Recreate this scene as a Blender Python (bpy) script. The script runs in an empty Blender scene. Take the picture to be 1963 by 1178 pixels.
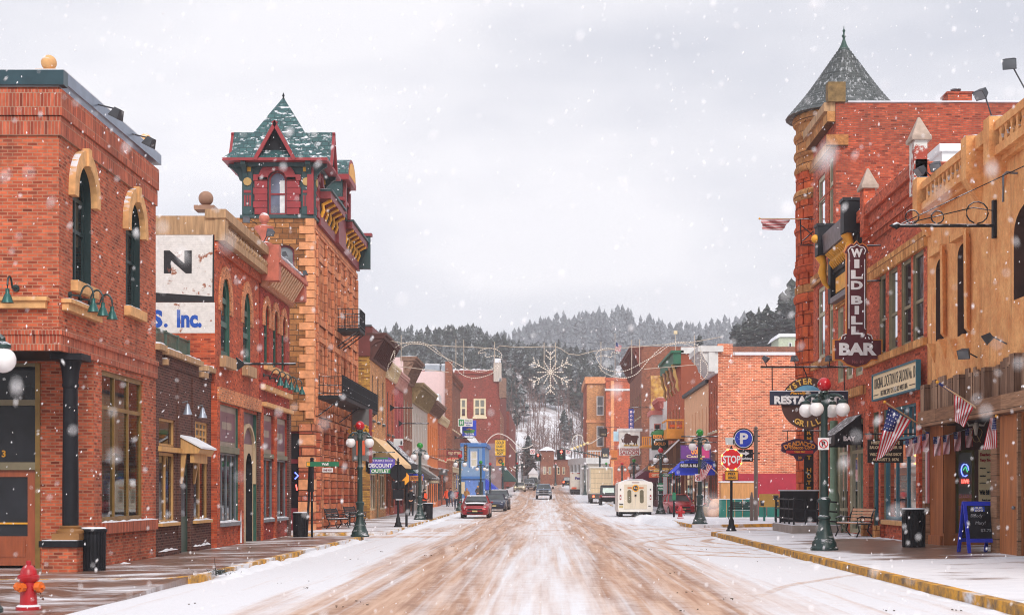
import bpy, math, random
from mathutils import Vector, Matrix
R = random.Random(11)
SC = bpy.context.scene
COL = SC.collection
# ---------------------------------------------------------------- camera
F, CX, HY, EYE = 3000.0, 1045.0, 943.0, 1.6      # photo pixels: focal, principal column, horizon row; eye height
cam = bpy.data.cameras.new('camera'); co = bpy.data.objects.new('camera', cam); COL.objects.link(co)
co.location = (0, 0, EYE); co.rotation_euler = (math.radians(90), 0, 0)
cam.sensor_width = 36.0; cam.lens = 36.0*F/1963.0
cam.shift_x = (981.5-CX)/1963.0; cam.shift_y = (HY-589.0)/1963.0
cam.clip_start = 0.1; cam.clip_end = 5000
cam.dof.use_dof = True; cam.dof.focus_distance = 58.0; cam.dof.aperture_fstop = 2.6
SC.camera = co
# ---------------------------------------------------------------- sky and sun
SUN_EL, SUN_AZ = 38.0, 165.0
wd = bpy.data.worlds.new('World'); SC.world = wd; wd.use_nodes = True
nt = wd.node_tree; N = nt.nodes; L = nt.links; N.clear()
out = N.new('ShaderNodeOutputWorld'); bg = N.new('ShaderNodeBackground')
sky = N.new('ShaderNodeTexSky'); sky.sky_type = 'NISHITA'; sky.sun_disc = False
sky.sun_elevation = math.radians(SUN_EL); sky.sun_rotation = math.radians(SUN_AZ)
tc = N.new('ShaderNodeTexCoord')
mp = N.new('ShaderNodeMapping'); mp.inputs['Scale'].default_value = (1.6, 1.6, 4.5)
no = N.new('ShaderNodeTexNoise'); no.inputs['Scale'].default_value = 2.1; no.inputs['Detail'].default_value = 5; no.inputs['Roughness'].default_value = .5
cr = N.new('ShaderNodeValToRGB')
cr.color_ramp.elements[0].position = .37; cr.color_ramp.elements[0].color = (.425, .433, .474, 1)
cr.color_ramp.elements[1].position = .64; cr.color_ramp.elements[1].color = (.63, .616, .63, 1)
sep = N.new('ShaderNodeSeparateXYZ')
mr = N.new('ShaderNodeMapRange'); mr.inputs[1].default_value = .28; mr.inputs[2].default_value = 1.0; mr.inputs[3].default_value = 1.0; mr.inputs[4].default_value = 1.65
mul = N.new('ShaderNodeMixRGB'); mul.blend_type = 'MULTIPLY'; mul.inputs[0].default_value = 1
sk = N.new('ShaderNodeMixRGB'); sk.blend_type = 'MULTIPLY'; sk.inputs[0].default_value = 1; sk.inputs[2].default_value = (.1, .1, .1, 1)
mx = N.new('ShaderNodeMixRGB'); mx.inputs[0].default_value = .93
L.new(tc.outputs['Generated'], mp.inputs[0]); L.new(mp.outputs[0], no.inputs[0]); L.new(no.outputs[0], cr.inputs[0])
L.new(tc.outputs['Generated'], sep.inputs[0]); L.new(sep.outputs[2], mr.inputs[0])
L.new(cr.outputs[0], mul.inputs[1]); L.new(mr.outputs[0], mul.inputs[2])
L.new(sky.outputs[0], sk.inputs[1]); L.new(sk.outputs[0], mx.inputs[1]); L.new(mul.outputs[0], mx.inputs[2])
L.new(mx.outputs[0], bg.inputs[0]); bg.inputs[1].default_value = 1.0; L.new(bg.outputs[0], out.inputs[0])
sl = bpy.data.lights.new('sun', 'SUN'); sl.energy = 1.5; sl.angle = math.radians(25); sl.color = (1, .95, .88)
so = bpy.data.objects.new('sun', sl); COL.objects.link(so)
a_, e_ = math.radians(SUN_AZ), math.radians(SUN_EL)
so.rotation_euler = Vector((-math.sin(a_)*math.cos(e_), -math.cos(a_)*math.cos(e_), -math.sin(e_))).to_track_quat('-Z', 'Y').to_euler()
so.location = (0, -20, 60)
SC.view_settings.view_transform = 'Standard'; SC.view_settings.look = 'None'
SC.view_settings.exposure = 0.68; SC.view_settings.gamma = 1.0
SC.render.engine = 'CYCLES'
SC.cycles.use_denoising = True; SC.cycles.filter_width = 1.05
SC.cycles.max_bounces = 6; SC.cycles.volume_bounces = 1; SC.cycles.caustics_reflective = False; SC.cycles.caustics_refractive = False
# ---------------------------------------------------------------- materials
def S(r, g, b):
    return tuple((c/255/12.92 if c/255 <= .04045 else ((c/255+.055)/1.055)**2.4) for c in (r, g, b))
_M = {}
class NT:
    def __init__(s, name):
        s.m = bpy.data.materials.new(name); s.m.use_nodes = True; s.t = s.m.node_tree
        s.b = s.t.nodes['Principled BSDF']
    def n(s, typ, **k):
        x = s.t.nodes.new('ShaderNode'+typ)
        for a, v in k.items(): setattr(x, a, v)
        return x
    def l(s, a, b): s.t.links.new(a, b)
    def noise(s, vec, scale, detail=4, rough=.55):
        x = s.n('TexNoise'); x.inputs['Scale'].default_value = scale; x.inputs['Detail'].default_value = detail; x.inputs['Roughness'].default_value = rough
        if vec is not None: s.l(vec, x.inputs['Vector'])
        return x.outputs[0]
    def pos(s): return s.n('NewGeometry').outputs['Position']
    def objco(s): return s.n('TexCoord').outputs['Object']
    def mapv(s, vec, sc):
        x = s.n('Mapping'); x.inputs['Scale'].default_value = sc; s.l(vec, x.inputs[0]); return x.outputs[0]
    def rng(s, v, a, b, c=0, d=1):
        x = s.n('MapRange'); s.l(v, x.inputs[0])
        for i, q in enumerate((a, b, c, d)): x.inputs[i+1].default_value = q
        return x.outputs[0]
    def mix(s, f, a, b, mode='MIX'):
        x = s.n('MixRGB', blend_type=mode)
        for i, q in enumerate((f, a, b)):
            if isinstance(q, (int, float)): x.inputs[i].default_value = q
            elif isinstance(q, tuple): x.inputs[i].default_value = q+((1,) if len(q) == 3 else ())
            else: s.l(q, x.inputs[i])
        return x.outputs[0]
    def math(s, op, a, b=0.0):
        x = s.n('Math', operation=op)
        for i, q in enumerate((a, b)):
            if isinstance(q, (int, float)): x.inputs[i].default_value = q
            else: s.l(q, x.inputs[i])
        return x.outputs[0]
    def wallv(s):
        g = s.n('NewGeometry'); sp = s.n('SeparateXYZ'); s.l(g.outputs['Position'], sp.inputs[0])
        sn = s.n('SeparateXYZ'); s.l(g.outputs['True Normal'], sn.inputs[0])
        k = s.math('GREATER_THAN', s.math('ABSOLUTE', sn.outputs[0]), .7)
        u = s.math('ADD', s.math('MULTIPLY', sp.outputs[1], k), s.math('MULTIPLY', sp.outputs[0], s.math('SUBTRACT', 1.0, k)))
        c = s.n('CombineXYZ'); s.l(u, c.inputs[0]); s.l(sp.outputs[2], c.inputs[1]); return c.outputs[0]
    def bump(s, h, st, dist=.02):
        x = s.n('Bump'); x.inputs['Strength'].default_value = st; x.inputs['Distance'].default_value = dist
        s.l(h, x.inputs['Height']); s.l(x.outputs[0], s.b.inputs['Normal'])
    def snow(s, col, amt):
        """real snow lying on the faces that look up, in drifts"""
        g = s.n('NewGeometry'); sn = s.n('SeparateXYZ'); s.l(g.outputs['Normal'], sn.inputs[0])
        up = s.rng(sn.outputs[2], .25, .6)
        nz = s.rng(s.noise(s.mapv(g.outputs['Position'], (1.2, 1.2, 3)), 2.2, 6, .65), .62-amt*.3, .68-amt*.3)
        return s.mix(s.math('MULTIPLY', up, nz), col, (.72, .73, .77))
    def done(s, col, rough=.7, metal=0, spec=None):
        if isinstance(col, tuple): s.b.inputs['Base Color'].default_value = col+(1,)
        else: s.l(col, s.b.inputs['Base Color'])
        s.b.inputs['Roughness'].default_value = rough; s.b.inputs['Metallic'].default_value = metal
        if spec is not None: s.b.inputs['Specular IOR Level'].default_value = spec
        return s.m
def mat(name, col, rough=.65, metal=0, var=.18, scale=2.5, snow=0, bump=0, streak=False):
    if name in _M: return _M[name]
    t = NT(name); p = t.pos()
    if streak: p = t.mapv(p, (3, 3, .35))
    nz = t.noise(p, scale, 5, .6)
    k = t.rng(nz, .3, .7)
    d = tuple(c*(1-var) for c in col); h = tuple(min(1, c*(1+var)) for c in col)
    c = t.mix(k, d, h)
    if snow: c = t.snow(c, snow)
    if bump: t.bump(nz, bump, .03)
    _M[name] = t.done(c, rough, metal, .22 if max(col) < .03 else None); return _M[name]
def brick(name, c1, c2, mort, bw=.215, bh=.075, ms=.012, stain=(.12, .055, .04), sa=.45, bump=.35, snow=0):
    if name in _M: return _M[name]
    t = NT(name); v = t.wallv()
    b = t.n('TexBrick'); t.l(v, b.inputs['Vector']); b.offset = .5
    b.inputs['Color1'].default_value = (0, 0, 0, 1); b.inputs['Color2'].default_value = (1, 1, 1, 1); b.inputs['Mortar'].default_value = (.5, .5, .5, 1)
    b.inputs['Scale'].default_value = 1; b.inputs['Mortar Size'].default_value = ms; b.inputs['Mortar Smooth'].default_value = .2
    cr = t.n('ValToRGB'); e = cr.color_ramp.elements; t.l(b.outputs[0], cr.inputs[0]); pts = [(0, tuple(q*.5 for q in c2)), (.06, tuple(q*.72 for q in c2)), (.17, c2), (.8, c1), (.95, tuple(min(1, q*1.12+.01) for q in c1))]
    while len(e) < 5: e.new(.5)
    for k, (q, v_) in enumerate(pts): e[k].position = q; e[k].color = v_+(1,)
    bc = t.mix(b.outputs['Fac'], cr.outputs[0], mort)
    b.inputs['Bias'].default_value = 0; b.inputs['Brick Width'].default_value = bw; b.inputs['Row Height'].default_value = bh
    big = t.rng(t.noise(t.pos(), .55, 6, .65), .42, .75)
    c = t.mix(t.math('MULTIPLY', big, sa), bc, stain)
    fine = t.rng(t.noise(t.mapv(v, (1/bw, 1/bh, 1)), 1.0, 2), .3, .7, .8, 1.18)
    c = t.mix(1.0, c, fine, 'MULTIPLY')
    st = t.rng(t.noise(t.mapv(t.pos(), (2.5, 2.5, .16)), 1.0, 4, .6), .54, .72)
    c = t.mix(t.math('MULTIPLY', st, .42), c, stain)
    ef = t.rng(t.noise(t.mapv(t.pos(), (1, 1, .6)), .9, 5, .7), .62, .8)
    c = t.mix(t.math('MULTIPLY', ef, .22), c, mort)
    if snow: c = t.snow(c, snow)
    if bump: t.bump(t.math('SUBTRACT', 1.0, b.outputs['Fac']), bump, .015)
    _M[name] = t.done(c, .85, 0, .25); return _M[name]
def stone(name, c1, c2, mort, bw, bh, ms=.02, bump=.8, snow=0):
    if name in _M: return _M[name]
    t = NT(name); v = t.wallv()
    b = t.n('TexBrick'); t.l(v, b.inputs['Vector']); b.offset = .5; b.squash = .7; b.squash_frequency = 3
    b.inputs['Color1'].default_value = c1+(1,); b.inputs['Color2'].default_value = c2+(1,); b.inputs['Mortar'].default_value = mort+(1,)
    b.inputs['Scale'].default_value = 1; b.inputs['Mortar Size'].default_value = ms; b.inputs['Mortar Smooth'].default_value = .5
    b.inputs['Bias'].default_value = 0; b.inputs['Brick Width'].default_value = bw; b.inputs['Row Height'].default_value = bh
    n1 = t.noise(t.pos(), 5, 6, .7)
    c = t.mix(1.0, b.outputs[0], t.rng(n1, .3, .7, .65, 1.3), 'MULTIPLY')
    c = t.mix(t.rng(t.noise(t.pos(), .8, 5), .5, .8, 0, .45), c, tuple(q*.45 for q in c2))
    if snow: c = t.snow(c, snow)
    h = t.math('ADD', t.math('MULTIPLY', t.math('SUBTRACT', 1.0, b.outputs['Fac']), .6), t.math('MULTIPLY', n1, .8))
    t.bump(h, bump, .06)
    _M[name] = t.done(c, .9, 0, .2); return _M[name]
def planks(name, c1, c2, bw=.2, bl=2.4, vert=True):
    if name in _M: return _M[name]
    t = NT(name); v = t.wallv()
    sp = t.n('SeparateXYZ'); t.l(v, sp.inputs[0]); c_ = t.n('CombineXYZ')
    if vert: t.l(sp.outputs[1], c_.inputs[0]); t.l(sp.outputs[0], c_.inputs[1])
    else: t.l(sp.outputs[0], c_.inputs[0]); t.l(sp.outputs[1], c_.inputs[1])
    b = t.n('TexBrick'); t.l(c_.outputs[0], b.inputs['Vector'])
    b.inputs['Color1'].default_value = c1+(1,); b.inputs['Color2'].default_value = c2+(1,); b.inputs['Mortar'].default_value = tuple(q*.2 for q in c2)+(1,)
    b.inputs['Scale'].default_value = 1; b.inputs['Mortar Size'].default_value = .008; b.inputs['Brick Width'].default_value = bl; b.inputs['Row Height'].default_value = bw
    g = t.noise(t.mapv(c_.outputs[0], (.9, 14, 1)), 1.5, 6, .7)
    c = t.mix(1.0, b.outputs[0], t.rng(g, .3, .7, .55, 1.35), 'MULTIPLY')
    t.bump(g, .3, .02)
    _M[name] = t.done(c, .85, 0, .2); return _M[name]
def glass(name='window_glass', col=(.007, .008, .011), rough=.04, wob=.05):
    if name in _M: return _M[name]
    t = NT(name)
    c = t.mix(t.rng(t.noise(t.pos(), .9, 3), .35, .7), col, tuple(q*2.6 for q in col))
    t.bump(t.noise(t.pos(), 1.3, 2), wob, .05)
    _M[name] = t.done(c, rough, 0, .32); return _M[name]
def emit(name, col, st, base=(.1, .1, .1)):
    if name in _M: return _M[name]
    t = NT(name); t.b.inputs['Emission Color'].default_value = col+(1,); t.b.inputs['Emission Strength'].default_value = st
    _M[name] = t.done(base, .4); return _M[name]
def clear_glass():
    t = NT('clear_glass'); tr = t.n('BsdfTransparent'); tr.inputs[0].default_value = (.72, .75, .74, 1); ms = t.n('MixShader'); fr = t.n('Fresnel'); fr.inputs[0].default_value = 1.5
    t.l(t.rng(fr.outputs[0], 0, 1, .06, 1), ms.inputs[0]); t.done((.015, .016, .018), .04, 0, 1.0); g = t.n('BsdfGlossy'); g.inputs['Roughness'].default_value = .03; g.inputs[0].default_value = (.9, .92, .95, 1)
    t.l(tr.outputs[0], ms.inputs[1]); t.l(g.outputs[0], ms.inputs[2]); t.l(ms.outputs[0], t.t.nodes['Material Output'].inputs['Surface']); return t.m
CLEAR = clear_glass()
WHITE_SNOW = mat('snow', (.72, .73, .77), .8, 0, .05, 4, bump=.25)
GLASS = glass(); GLASS_L = glass('pale_glass', (.10, .11, .12), .07)
BLACK = mat('black_paint', (.009, .010, .014), .55, 0, .3); IRON = mat('black_iron', (.013, .014, .017), .6, 0, .3, snow=.45)
DKGREEN = mat('lamp_green', S(26, 52, 50), .45, 0, .3, 6, snow=.3); TEALM = mat('teal_shade', S(24, 84, 80), .35, .2, .2)
CREAM = mat('cream_paint', S(214, 196, 160), .6, 0, .12); WHITE = mat('white_paint', (.74, .74, .74), .5, 0, .06)
GOLD = mat('gold_paint', S(226, 160, 40), .5, 0, .2); TAN = mat('tan_stone', S(212, 162, 108), .8, 0, .24, 4, snow=.5, bump=.3)
STONE_B = mat('weathered_stone', S(176, 140, 104), .9, 0, .35, 3, snow=.5, bump=.5, streak=True)
RED = mat('red_paint', S(190, 30, 34), .45, 0, .15); YEL = mat('yellow_paint', S(232, 170, 44), .6, 0, .2)
NAVY = mat('navy_paint', S(24, 34, 60), .5, 0, .2); BLUE = mat('blue_paint', S(28, 62, 190), .5, 0, .15)
GREY = mat('grey_metal', S(120, 124, 130), .45, .4, .2); DGREY = mat('dark_grey', S(52, 54, 60), .6, 0, .25)
MAROON = mat('maroon_paint', S(120, 26, 40), .5, 0, .2); BROWNW = mat('brown_wood', S(128, 74, 44), .6, 0, .25, 4, streak=True)
BLINDS = [mat('cream_blind', S(214, 204, 182), .8, 0, .08), mat('white_blind', S(206, 206, 204), .8, 0, .06), mat('tan_curtain', S(170, 146, 112), .9, 0, .15, 6, streak=True)]
BRONZE = mat('bronze_frame', S(134, 104, 52), .45, .3, .25); SNOWROOF = mat('snowy_roof', (.75, .76, .8), .85, 0, .1, 1)
# ---------------------------------------------------------------- mesh builder
class MB:
    def __init__(s): s.v = []; s.f = []; s.mi = []; s.sm = []; s.ms = []
    def add(s, vs, fs, m, smooth=False):
        o = len(s.v); s.v += [tuple(p) for p in vs]
        if m not in s.ms: s.ms.append(m)
        i = s.ms.index(m)
        for f in fs: s.f.append([o+k for k in f]); s.mi.append(i); s.sm.append(smooth)
        return s
    def hexa(s, p, m):   # 8 points: bottom ring 0-3, top ring 4-7
        return s.add(p, [(3, 2, 1, 0), (4, 5, 6, 7), (0, 1, 5, 4), (1, 2, 6, 5), (2, 3, 7, 6), (3, 0, 4, 7)], m)
    def box(s, x0, x1, y0, y1, z0, z1, m):
        return s.hexa([(x0, y0, z0), (x1, y0, z0), (x1, y1, z0), (x0, y1, z0), (x0, y0, z1), (x1, y0, z1), (x1, y1, z1), (x0, y1, z1)], m)
    def fbox(s, f, u0, u1, z0, z1, w0, w1, m):
        P = f.P
        if m is WHITE_SNOW:     # settled snow is lumpy, thin in places
            h = z1-z0; n = max(2, int((u1-u0)/.22)); rs = []
            for k in range(n+1):
                u = u0+(u1-u0)*k/n; q = h*(.15 if k in (0, n) else R.uniform(.3, 2.2)); a = w0+(w1-w0)*R.uniform(0, .12); b = w1+R.uniform(-.02, .012)
                rs.append([P(u, z0, a), P(u, z0+q*.7, a), P(u, z0+q, (a+b)/2), P(u, z0+q*.6, b-.012), P(u, z0-.01, b)])
            return s.loft(rs, m, True)
        return s.hexa([P(u0, z0, w0), P(u1, z0, w0), P(u1, z0, w1), P(u0, z0, w1), P(u0, z1, w0), P(u1, z1, w0), P(u1, z1, w1), P(u0, z1, w1)], m)
    def quad(s, a, b, c, d, m): return s.add([a, b, c, d], [(0, 1, 2, 3)], m)
    def poly(s, pts, m): return s.add(pts, [tuple(range(len(pts)))], m)
    def prism(s, pts, vec, m, m2=None):
        n = len(pts); q = [(p[0]+vec[0], p[1]+vec[1], p[2]+vec[2]) for p in pts]
        s.add(list(pts)+q, [tuple(range(n))]+[tuple(range(2*n-1, n-1, -1))], m)
        return s.add(list(pts)+q, [(i, (i+1) % n, n+(i+1) % n, n+i) for i in range(n)], m2 or m)
    def loft(s, rings, m, smooth=True, caps=True, closed=True):
        n = len(rings[0]); vs = [p for r in rings for p in r]; fs = []
        for k in range(len(rings)-1):
            for i in range(n if closed else n-1):
                fs.append((k*n+i, k*n+(i+1) % n, (k+1)*n+(i+1) % n, (k+1)*n+i))
        if caps and closed: fs += [tuple(range(n))[::-1], tuple(range((len(rings)-1)*n, len(rings)*n))]
        return s.add(vs, fs, m, smooth)
    def tube(s, path, r, m, n=8, smooth=True):
        path = [Vector(p) for p in path]; rs = r if isinstance(r, (list, tuple)) else [r]*len(path)
        rings = []; up = None
        for i, p in enumerate(path):
            d = (path[min(i+1, len(path)-1)]-path[max(i-1, 0)]).normalized()
            if up is None: up = Vector((0, 0, 1)) if abs(d.z) < .9 else Vector((1, 0, 0))
            x = d.cross(up)
            if x.length < 1e-4: x = d.cross(Vector((0, 1, .3)))
            x.normalize(); y = d.cross(x).normalized(); up = -y if False else up
            rings.append([tuple(p+x*math.cos(2*math.pi*k/n)*rs[i]+y*math.sin(2*math.pi*k/n)*rs[i]) for k in range(n)])
        return s.loft(rings, m, smooth)
    def lathe(s, c, prof, m, n=16, smooth=True):
        return s.loft([[(c[0]+r*math.cos(2*math.pi*k/n), c[1]+r*math.sin(2*math.pi*k/n), c[2]+z) for k in range(n)] for r, z in prof], m, smooth)
    def ball(s, c, r, m, n=16, sz=1.0):
        pr = [(max(1e-3, r*math.sin(math.pi*i/(n//2))), -r*sz*math.cos(math.pi*i/(n//2))) for i in range(n//2+1)]
        return s.lathe(c, pr, m, n)
    def disc(s, c, r, ax, t, m, n=20):   # thick disc whose axis is the vector ax
        ax = Vector(ax).normalized(); x = ax.orthogonal().normalized(); y = ax.cross(x)
        c = Vector(c); ring = lambda o: [tuple(c+ax*o+(x*math.cos(2*math.pi*k/n)+y*math.sin(2*math.pi*k/n))*r) for k in range(n)]
        return s.loft([ring(0), ring(t)], m, False)
    def xf(s, M):
        s.v = [tuple(M @ Vector(p)) for p in s.v]; return s
    def build(s, name, parent=None, label=None):
        me = bpy.data.meshes.new(name)
        o0 = WL.get(parent, (0, 0, 0)) if parent else (0, 0, 0)
        me.from_pydata([(p[0]-o0[0], p[1]-o0[1], p[2]-o0[2]) for p in s.v], [], s.f)
        for m in s.ms: me.materials.append(m)
        me.polygons.foreach_set('material_index', s.mi); me.polygons.foreach_set('use_smooth', s.sm)
        me.update()
        if any(s.sm): me.set_sharp_from_angle(angle=math.radians(42))
        ob = bpy.data.objects.new(name, me); COL.objects.link(ob)
        if parent: ob.parent = parent
        WL[ob] = o0
        if label: ob['label'] = label
        return ob
WL = {}
def thing(name, label, cat, loc=(0, 0, 0), group=None):
    o = bpy.data.objects.new(name, None); COL.objects.link(o); o.location = loc; o.empty_display_size = .3
    WL[o] = tuple(loc); o['label'] = label; o['category'] = cat
    if group: o['group'] = group
    return o
def single(mb, name, label, cat, group=None):
    """a thing that is one mesh, its origin at its base"""
    xs = list(zip(*mb.v)); c = (sum(xs[0])/len(xs[0]), sum(xs[1])/len(xs[1]), min(xs[2]))
    mb.v = [(p[0]-c[0], p[1]-c[1], p[2]-c[2]) for p in mb.v]
    o = mb.build(name); o.location = c; o['label'] = label; o['category'] = cat
    if group: o['group'] = group
    return o
def structure(mb, name, kind='structure'):
    o = mb.build(name); o['kind'] = kind; return o
def copy_tree(o, parent=None):
    c = o.copy(); COL.objects.link(c)
    if parent: c.parent = parent
    for ch in list(o.children): copy_tree(ch, c)
    return c
class Face:
    def __init__(s, o, u, n): s.o = o; s.u = u; s.n = n
    def P(s, u, z, w=0): return (s.o[0]+u*s.u[0]+w*s.n[0], s.o[1]+u*s.u[1]+w*s.n[1], z)
    def at(s, px, py):
        d = ((px-CX)/F, 1.0); t = (s.o[0]*s.n[0]+s.o[1]*s.n[1])/(d[0]*s.n[0]+d[1]*s.n[1])
        x, y = d[0]*t-s.o[0], d[1]*t-s.o[1]
        return x*s.u[0]+y*s.u[1], EYE+(HY-py)/F*t
    def hole(s, a, b, yt, yb):
        u0, z1 = s.at(a, yt); _, z0 = s.at(a, yb); u1, _ = s.at(b, yb)
        return (min(u0, u1), max(u0, u1), z0, z1)
def FL(x): return Face((x, 0), (0, 1), (1, 0))
def FR(x): return Face((x, 0), (0, 1), (-1, 0))
def FF(y): return Face((0, y), (1, 0), (0, -1))
def FB(y): return Face((0, y), (1, 0), (0, 1))
def XP(px, Y): return (px-CX)/F*Y
def ZP(py, Y): return EYE+(HY-py)/F*Y
def arch(u0, u1, z0, z1, rise, n=10):
    pts = [(u0, z0), (u1, z0)]
    if rise <= 0: return pts+[(u1, z1), (u0, z1)]
    c, h, zs = (u0+u1)/2, (u1-u0)/2, z1-rise
    return pts+[(c+h*math.cos(math.pi*k/n), zs+rise*math.sin(math.pi*k/n)) for k in range(n+1)]
def wall(mb, f, u0, u1, z0, z1, holes, m, depth=.2, rm=None):
    us = sorted({u0, u1, *[h[0] for h in holes], *[h[1] for h in holes]}); zs = sorted({z0, z1, *[h[2] for h in holes], *[h[3] for h in holes]})
    us = [u for u in us if u0-1e-6 <= u <= u1+1e-6]; zs = [z for z in zs if z0-1e-6 <= z <= z1+1e-6]
    for i in range(len(us)-1):
        for j in range(len(zs)-1):
            cu, cz = (us[i]+us[i+1])/2, (zs[j]+zs[j+1])/2
            if any(h[0] < cu < h[1] and h[2] < cz < h[3] for h in holes): continue
            mb.quad(f.P(us[i], zs[j]), f.P(us[i+1], zs[j]), f.P(us[i+1], zs[j+1]), f.P(us[i], zs[j+1]), m)
    for h in holes:
        rise = h[4] if len(h) > 4 else 0
        pts = arch(h[0], h[1], h[2], h[3], rise)
        n = len(pts)
        for k in range(n):
            a, b = pts[k], pts[(k+1) % n]
            mb.quad(f.P(*a), f.P(*b), f.P(b[0], b[1], -depth), f.P(a[0], a[1], -depth), rm or m)
        if rise > 0:
            ar = pts[2:]; mid = len(ar)//2
            for k in range(mid): mb.poly([f.P(h[1], h[3]), f.P(*ar[k]), f.P(*ar[k+1])], m)
            for k in range(mid, len(ar)-1): mb.poly([f.P(h[0], h[3]), f.P(*ar[k]), f.P(*ar[k+1])], m)
def shell(mb, f, u0, u1, z0, z1, depth, m, holes=(), side=None, rd=.2, rm=None, par=.4, near=True, far=True):
    wall(mb, f, u0, u1, z0, z1, holes, m, rd, rm); s = side or m; P = f.P
    if near: mb.quad(P(u0, z0), P(u0, z0, -depth), P(u0, z1, -depth), P(u0, z1), s)
    if far: mb.quad(P(u1, z0), P(u1, z0, -depth), P(u1, z1, -depth), P(u1, z1), s)
    mb.quad(P(u0, z0, -depth), P(u1, z0, -depth), P(u1, z1, -depth), P(u0, z1, -depth), s)
    zr = z1-par; t = .25
    mb.quad(P(u0, zr, 0), P(u1, zr, 0), P(u1, zr, -depth), P(u0, zr, -depth), SNOWROOF)
    mb.fbox(f, u0+.004, u1-.004, zr, z1, -t, -.004, s)
def window(f, par, h, fm, d=.16, fw=.07, nv=1, rails=(.5,), gl=None, sill=None, sm=None, name='window', ft=.05, blind=None):
    u0, u1, z0, z1 = h[:4]; rise = h[4] if len(h) > 4 else 0
    mb = MB(); o = arch(u0, u1, z0, z1, rise); i = arch(u0+fw, u1-fw, z0+fw, z1-fw, max(0, rise-fw*.4) if rise else 0); n = len(o); w = -d+ft
    for k in range(n):
        a, b, c, e = o[k], o[(k+1) % n], i[(k+1) % n], i[k]
        mb.quad(f.P(*a, w), f.P(*b, w), f.P(*c, w), f.P(*e, w), fm)
        mb.quad(f.P(*e, w), f.P(*c, w), f.P(*c, -d), f.P(*e, -d), fm)
    zt = z1-rise*.35 if rise else z1-fw
    for k in range(1, nv):
        u = u0+(u1-u0)*k/nv; mb.fbox(f, u-fw*.4, u+fw*.4, z0+fw, zt, -d+.002, w-.003, fm)
    for r in rails:
        z = z0+(z1-z0)*r; mb.fbox(f, u0+fw, u1-fw, z-fw*.45, z+fw*.45, -d+.001, w-.006, fm)
    if sill: mb.fbox(f, u0-.12, u1+.12, z0-sill, z0-.002, -d, .13, sm or fm); mb.fbox(f, u0-.1, u1+.1, z0-.001, z0+.03, 0.002, .12, WHITE_SNOW)
    ob = mb.build(name, par)
    if blind is None and gl is None and rise == 0 and R.random() < .6 and name == 'window': blind = R.choice((.3, .45, .5, .6, .85))
    g = MB(); g.poly([f.P(*p, -d) for p in o], gl or (CLEAR if blind else GLASS)); g.build('pane', ob)
    if blind: g = MB(); g.fbox(f, u0+.02, u1-.02, z1-rise*.6-(z1-z0)*blind, z1-rise*.6-.02, -d-.1, -d-.07, R.choice(BLINDS)); g.build('blind', ob)
    return ob
def arch_band(mb, f, u0, u1, zleg, z1, rise, th, w0, w1, m, key=0, n=12):
    c, h, zs = (u0+u1)/2, (u1-u0)/2, z1-rise
    def path(e):
        return [(u1+e, zleg)]+[(c+(h+e)*math.cos(math.pi*k/n), zs+(rise+e*(1.0 if not key else 1.1))*math.sin(math.pi*k/n)) for k in range(n+1)]+[(u0-e, zleg)]
    a, b = path(0), path(th)
    for k in range(len(a)-1):
        for q, r in ((w1, w1),): mb.quad(f.P(*a[k], w1), f.P(*a[k+1], w1), f.P(*b[k+1], w1), f.P(*b[k], w1), m)
        mb.quad(f.P(*b[k], w1), f.P(*b[k+1], w1), f.P(*b[k+1], w0), f.P(*b[k], w0), m)
        mb.quad(f.P(*a[k], w1), f.P(*a[k+1], w1), f.P(*a[k+1], w0), f.P(*a[k], w0), m)
    for k in (0, -1): mb.quad(f.P(*a[k], w0), f.P(*a[k], w1), f.P(*b[k], w1), f.P(*b[k], w0), m)
    if key: mb.fbox(f, c-.12, c+.12, z1-.02, z1+th*1.1+.05, w0, w1+.05, m)
# ---------------------------------------------------------------- lettering
_TX = {}
def glyphs(s, bold, shear):
    k = (s, bold, shear)
    if k not in _TX:
        cu = bpy.data.curves.new('t', 'FONT'); cu.body = s; cu.size = 1; cu.offset = bold; cu.shear = shear; cu.resolution_u = 3; cu.extrude = .02
        ob = bpy.data.objects.new('t', cu); COL.objects.link(ob)
        dg = bpy.context.evaluated_depsgraph_get(); me = bpy.data.meshes.new_from_object(ob.evaluated_get(dg))
        vs = [tuple(v.co) for v in me.vertices]; fs = [tuple(p.vertices) for p in me.polygons]
        bpy.data.objects.remove(ob); bpy.data.curves.remove(cu); bpy.data.meshes.remove(me); _TX[k] = (vs, fs)
    return _TX[k]
def letters(mb, s, c, xd, h, m, w=None, up=(0, 0, 1), bold=.03, shear=0, ext=.012, wmax=None):
    """centred lettering of height h (and width w) at c, reading along xd"""
    vs, fs = glyphs(s, bold, shear)
    x0, x1 = min(v[0] for v in vs), max(v[0] for v in vs); y0, y1 = min(v[1] for v in vs), max(v[1] for v in vs)
    ky = h/(y1-y0); kx = w/(x1-x0) if w else ky
    if wmax and kx*(x1-x0) > wmax: kx = wmax/(x1-x0)
    xd = Vector(xd).normalized(); up = Vector(up).normalized(); nn = xd.cross(up); c = Vector(c)
    return mb.add([tuple(c+xd*((v[0]-(x0+x1)/2)*kx)+up*((v[1]-(y0+y1)/2)*ky)+nn*(v[2]/.02*ext)) for v in vs], fs, m)
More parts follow.
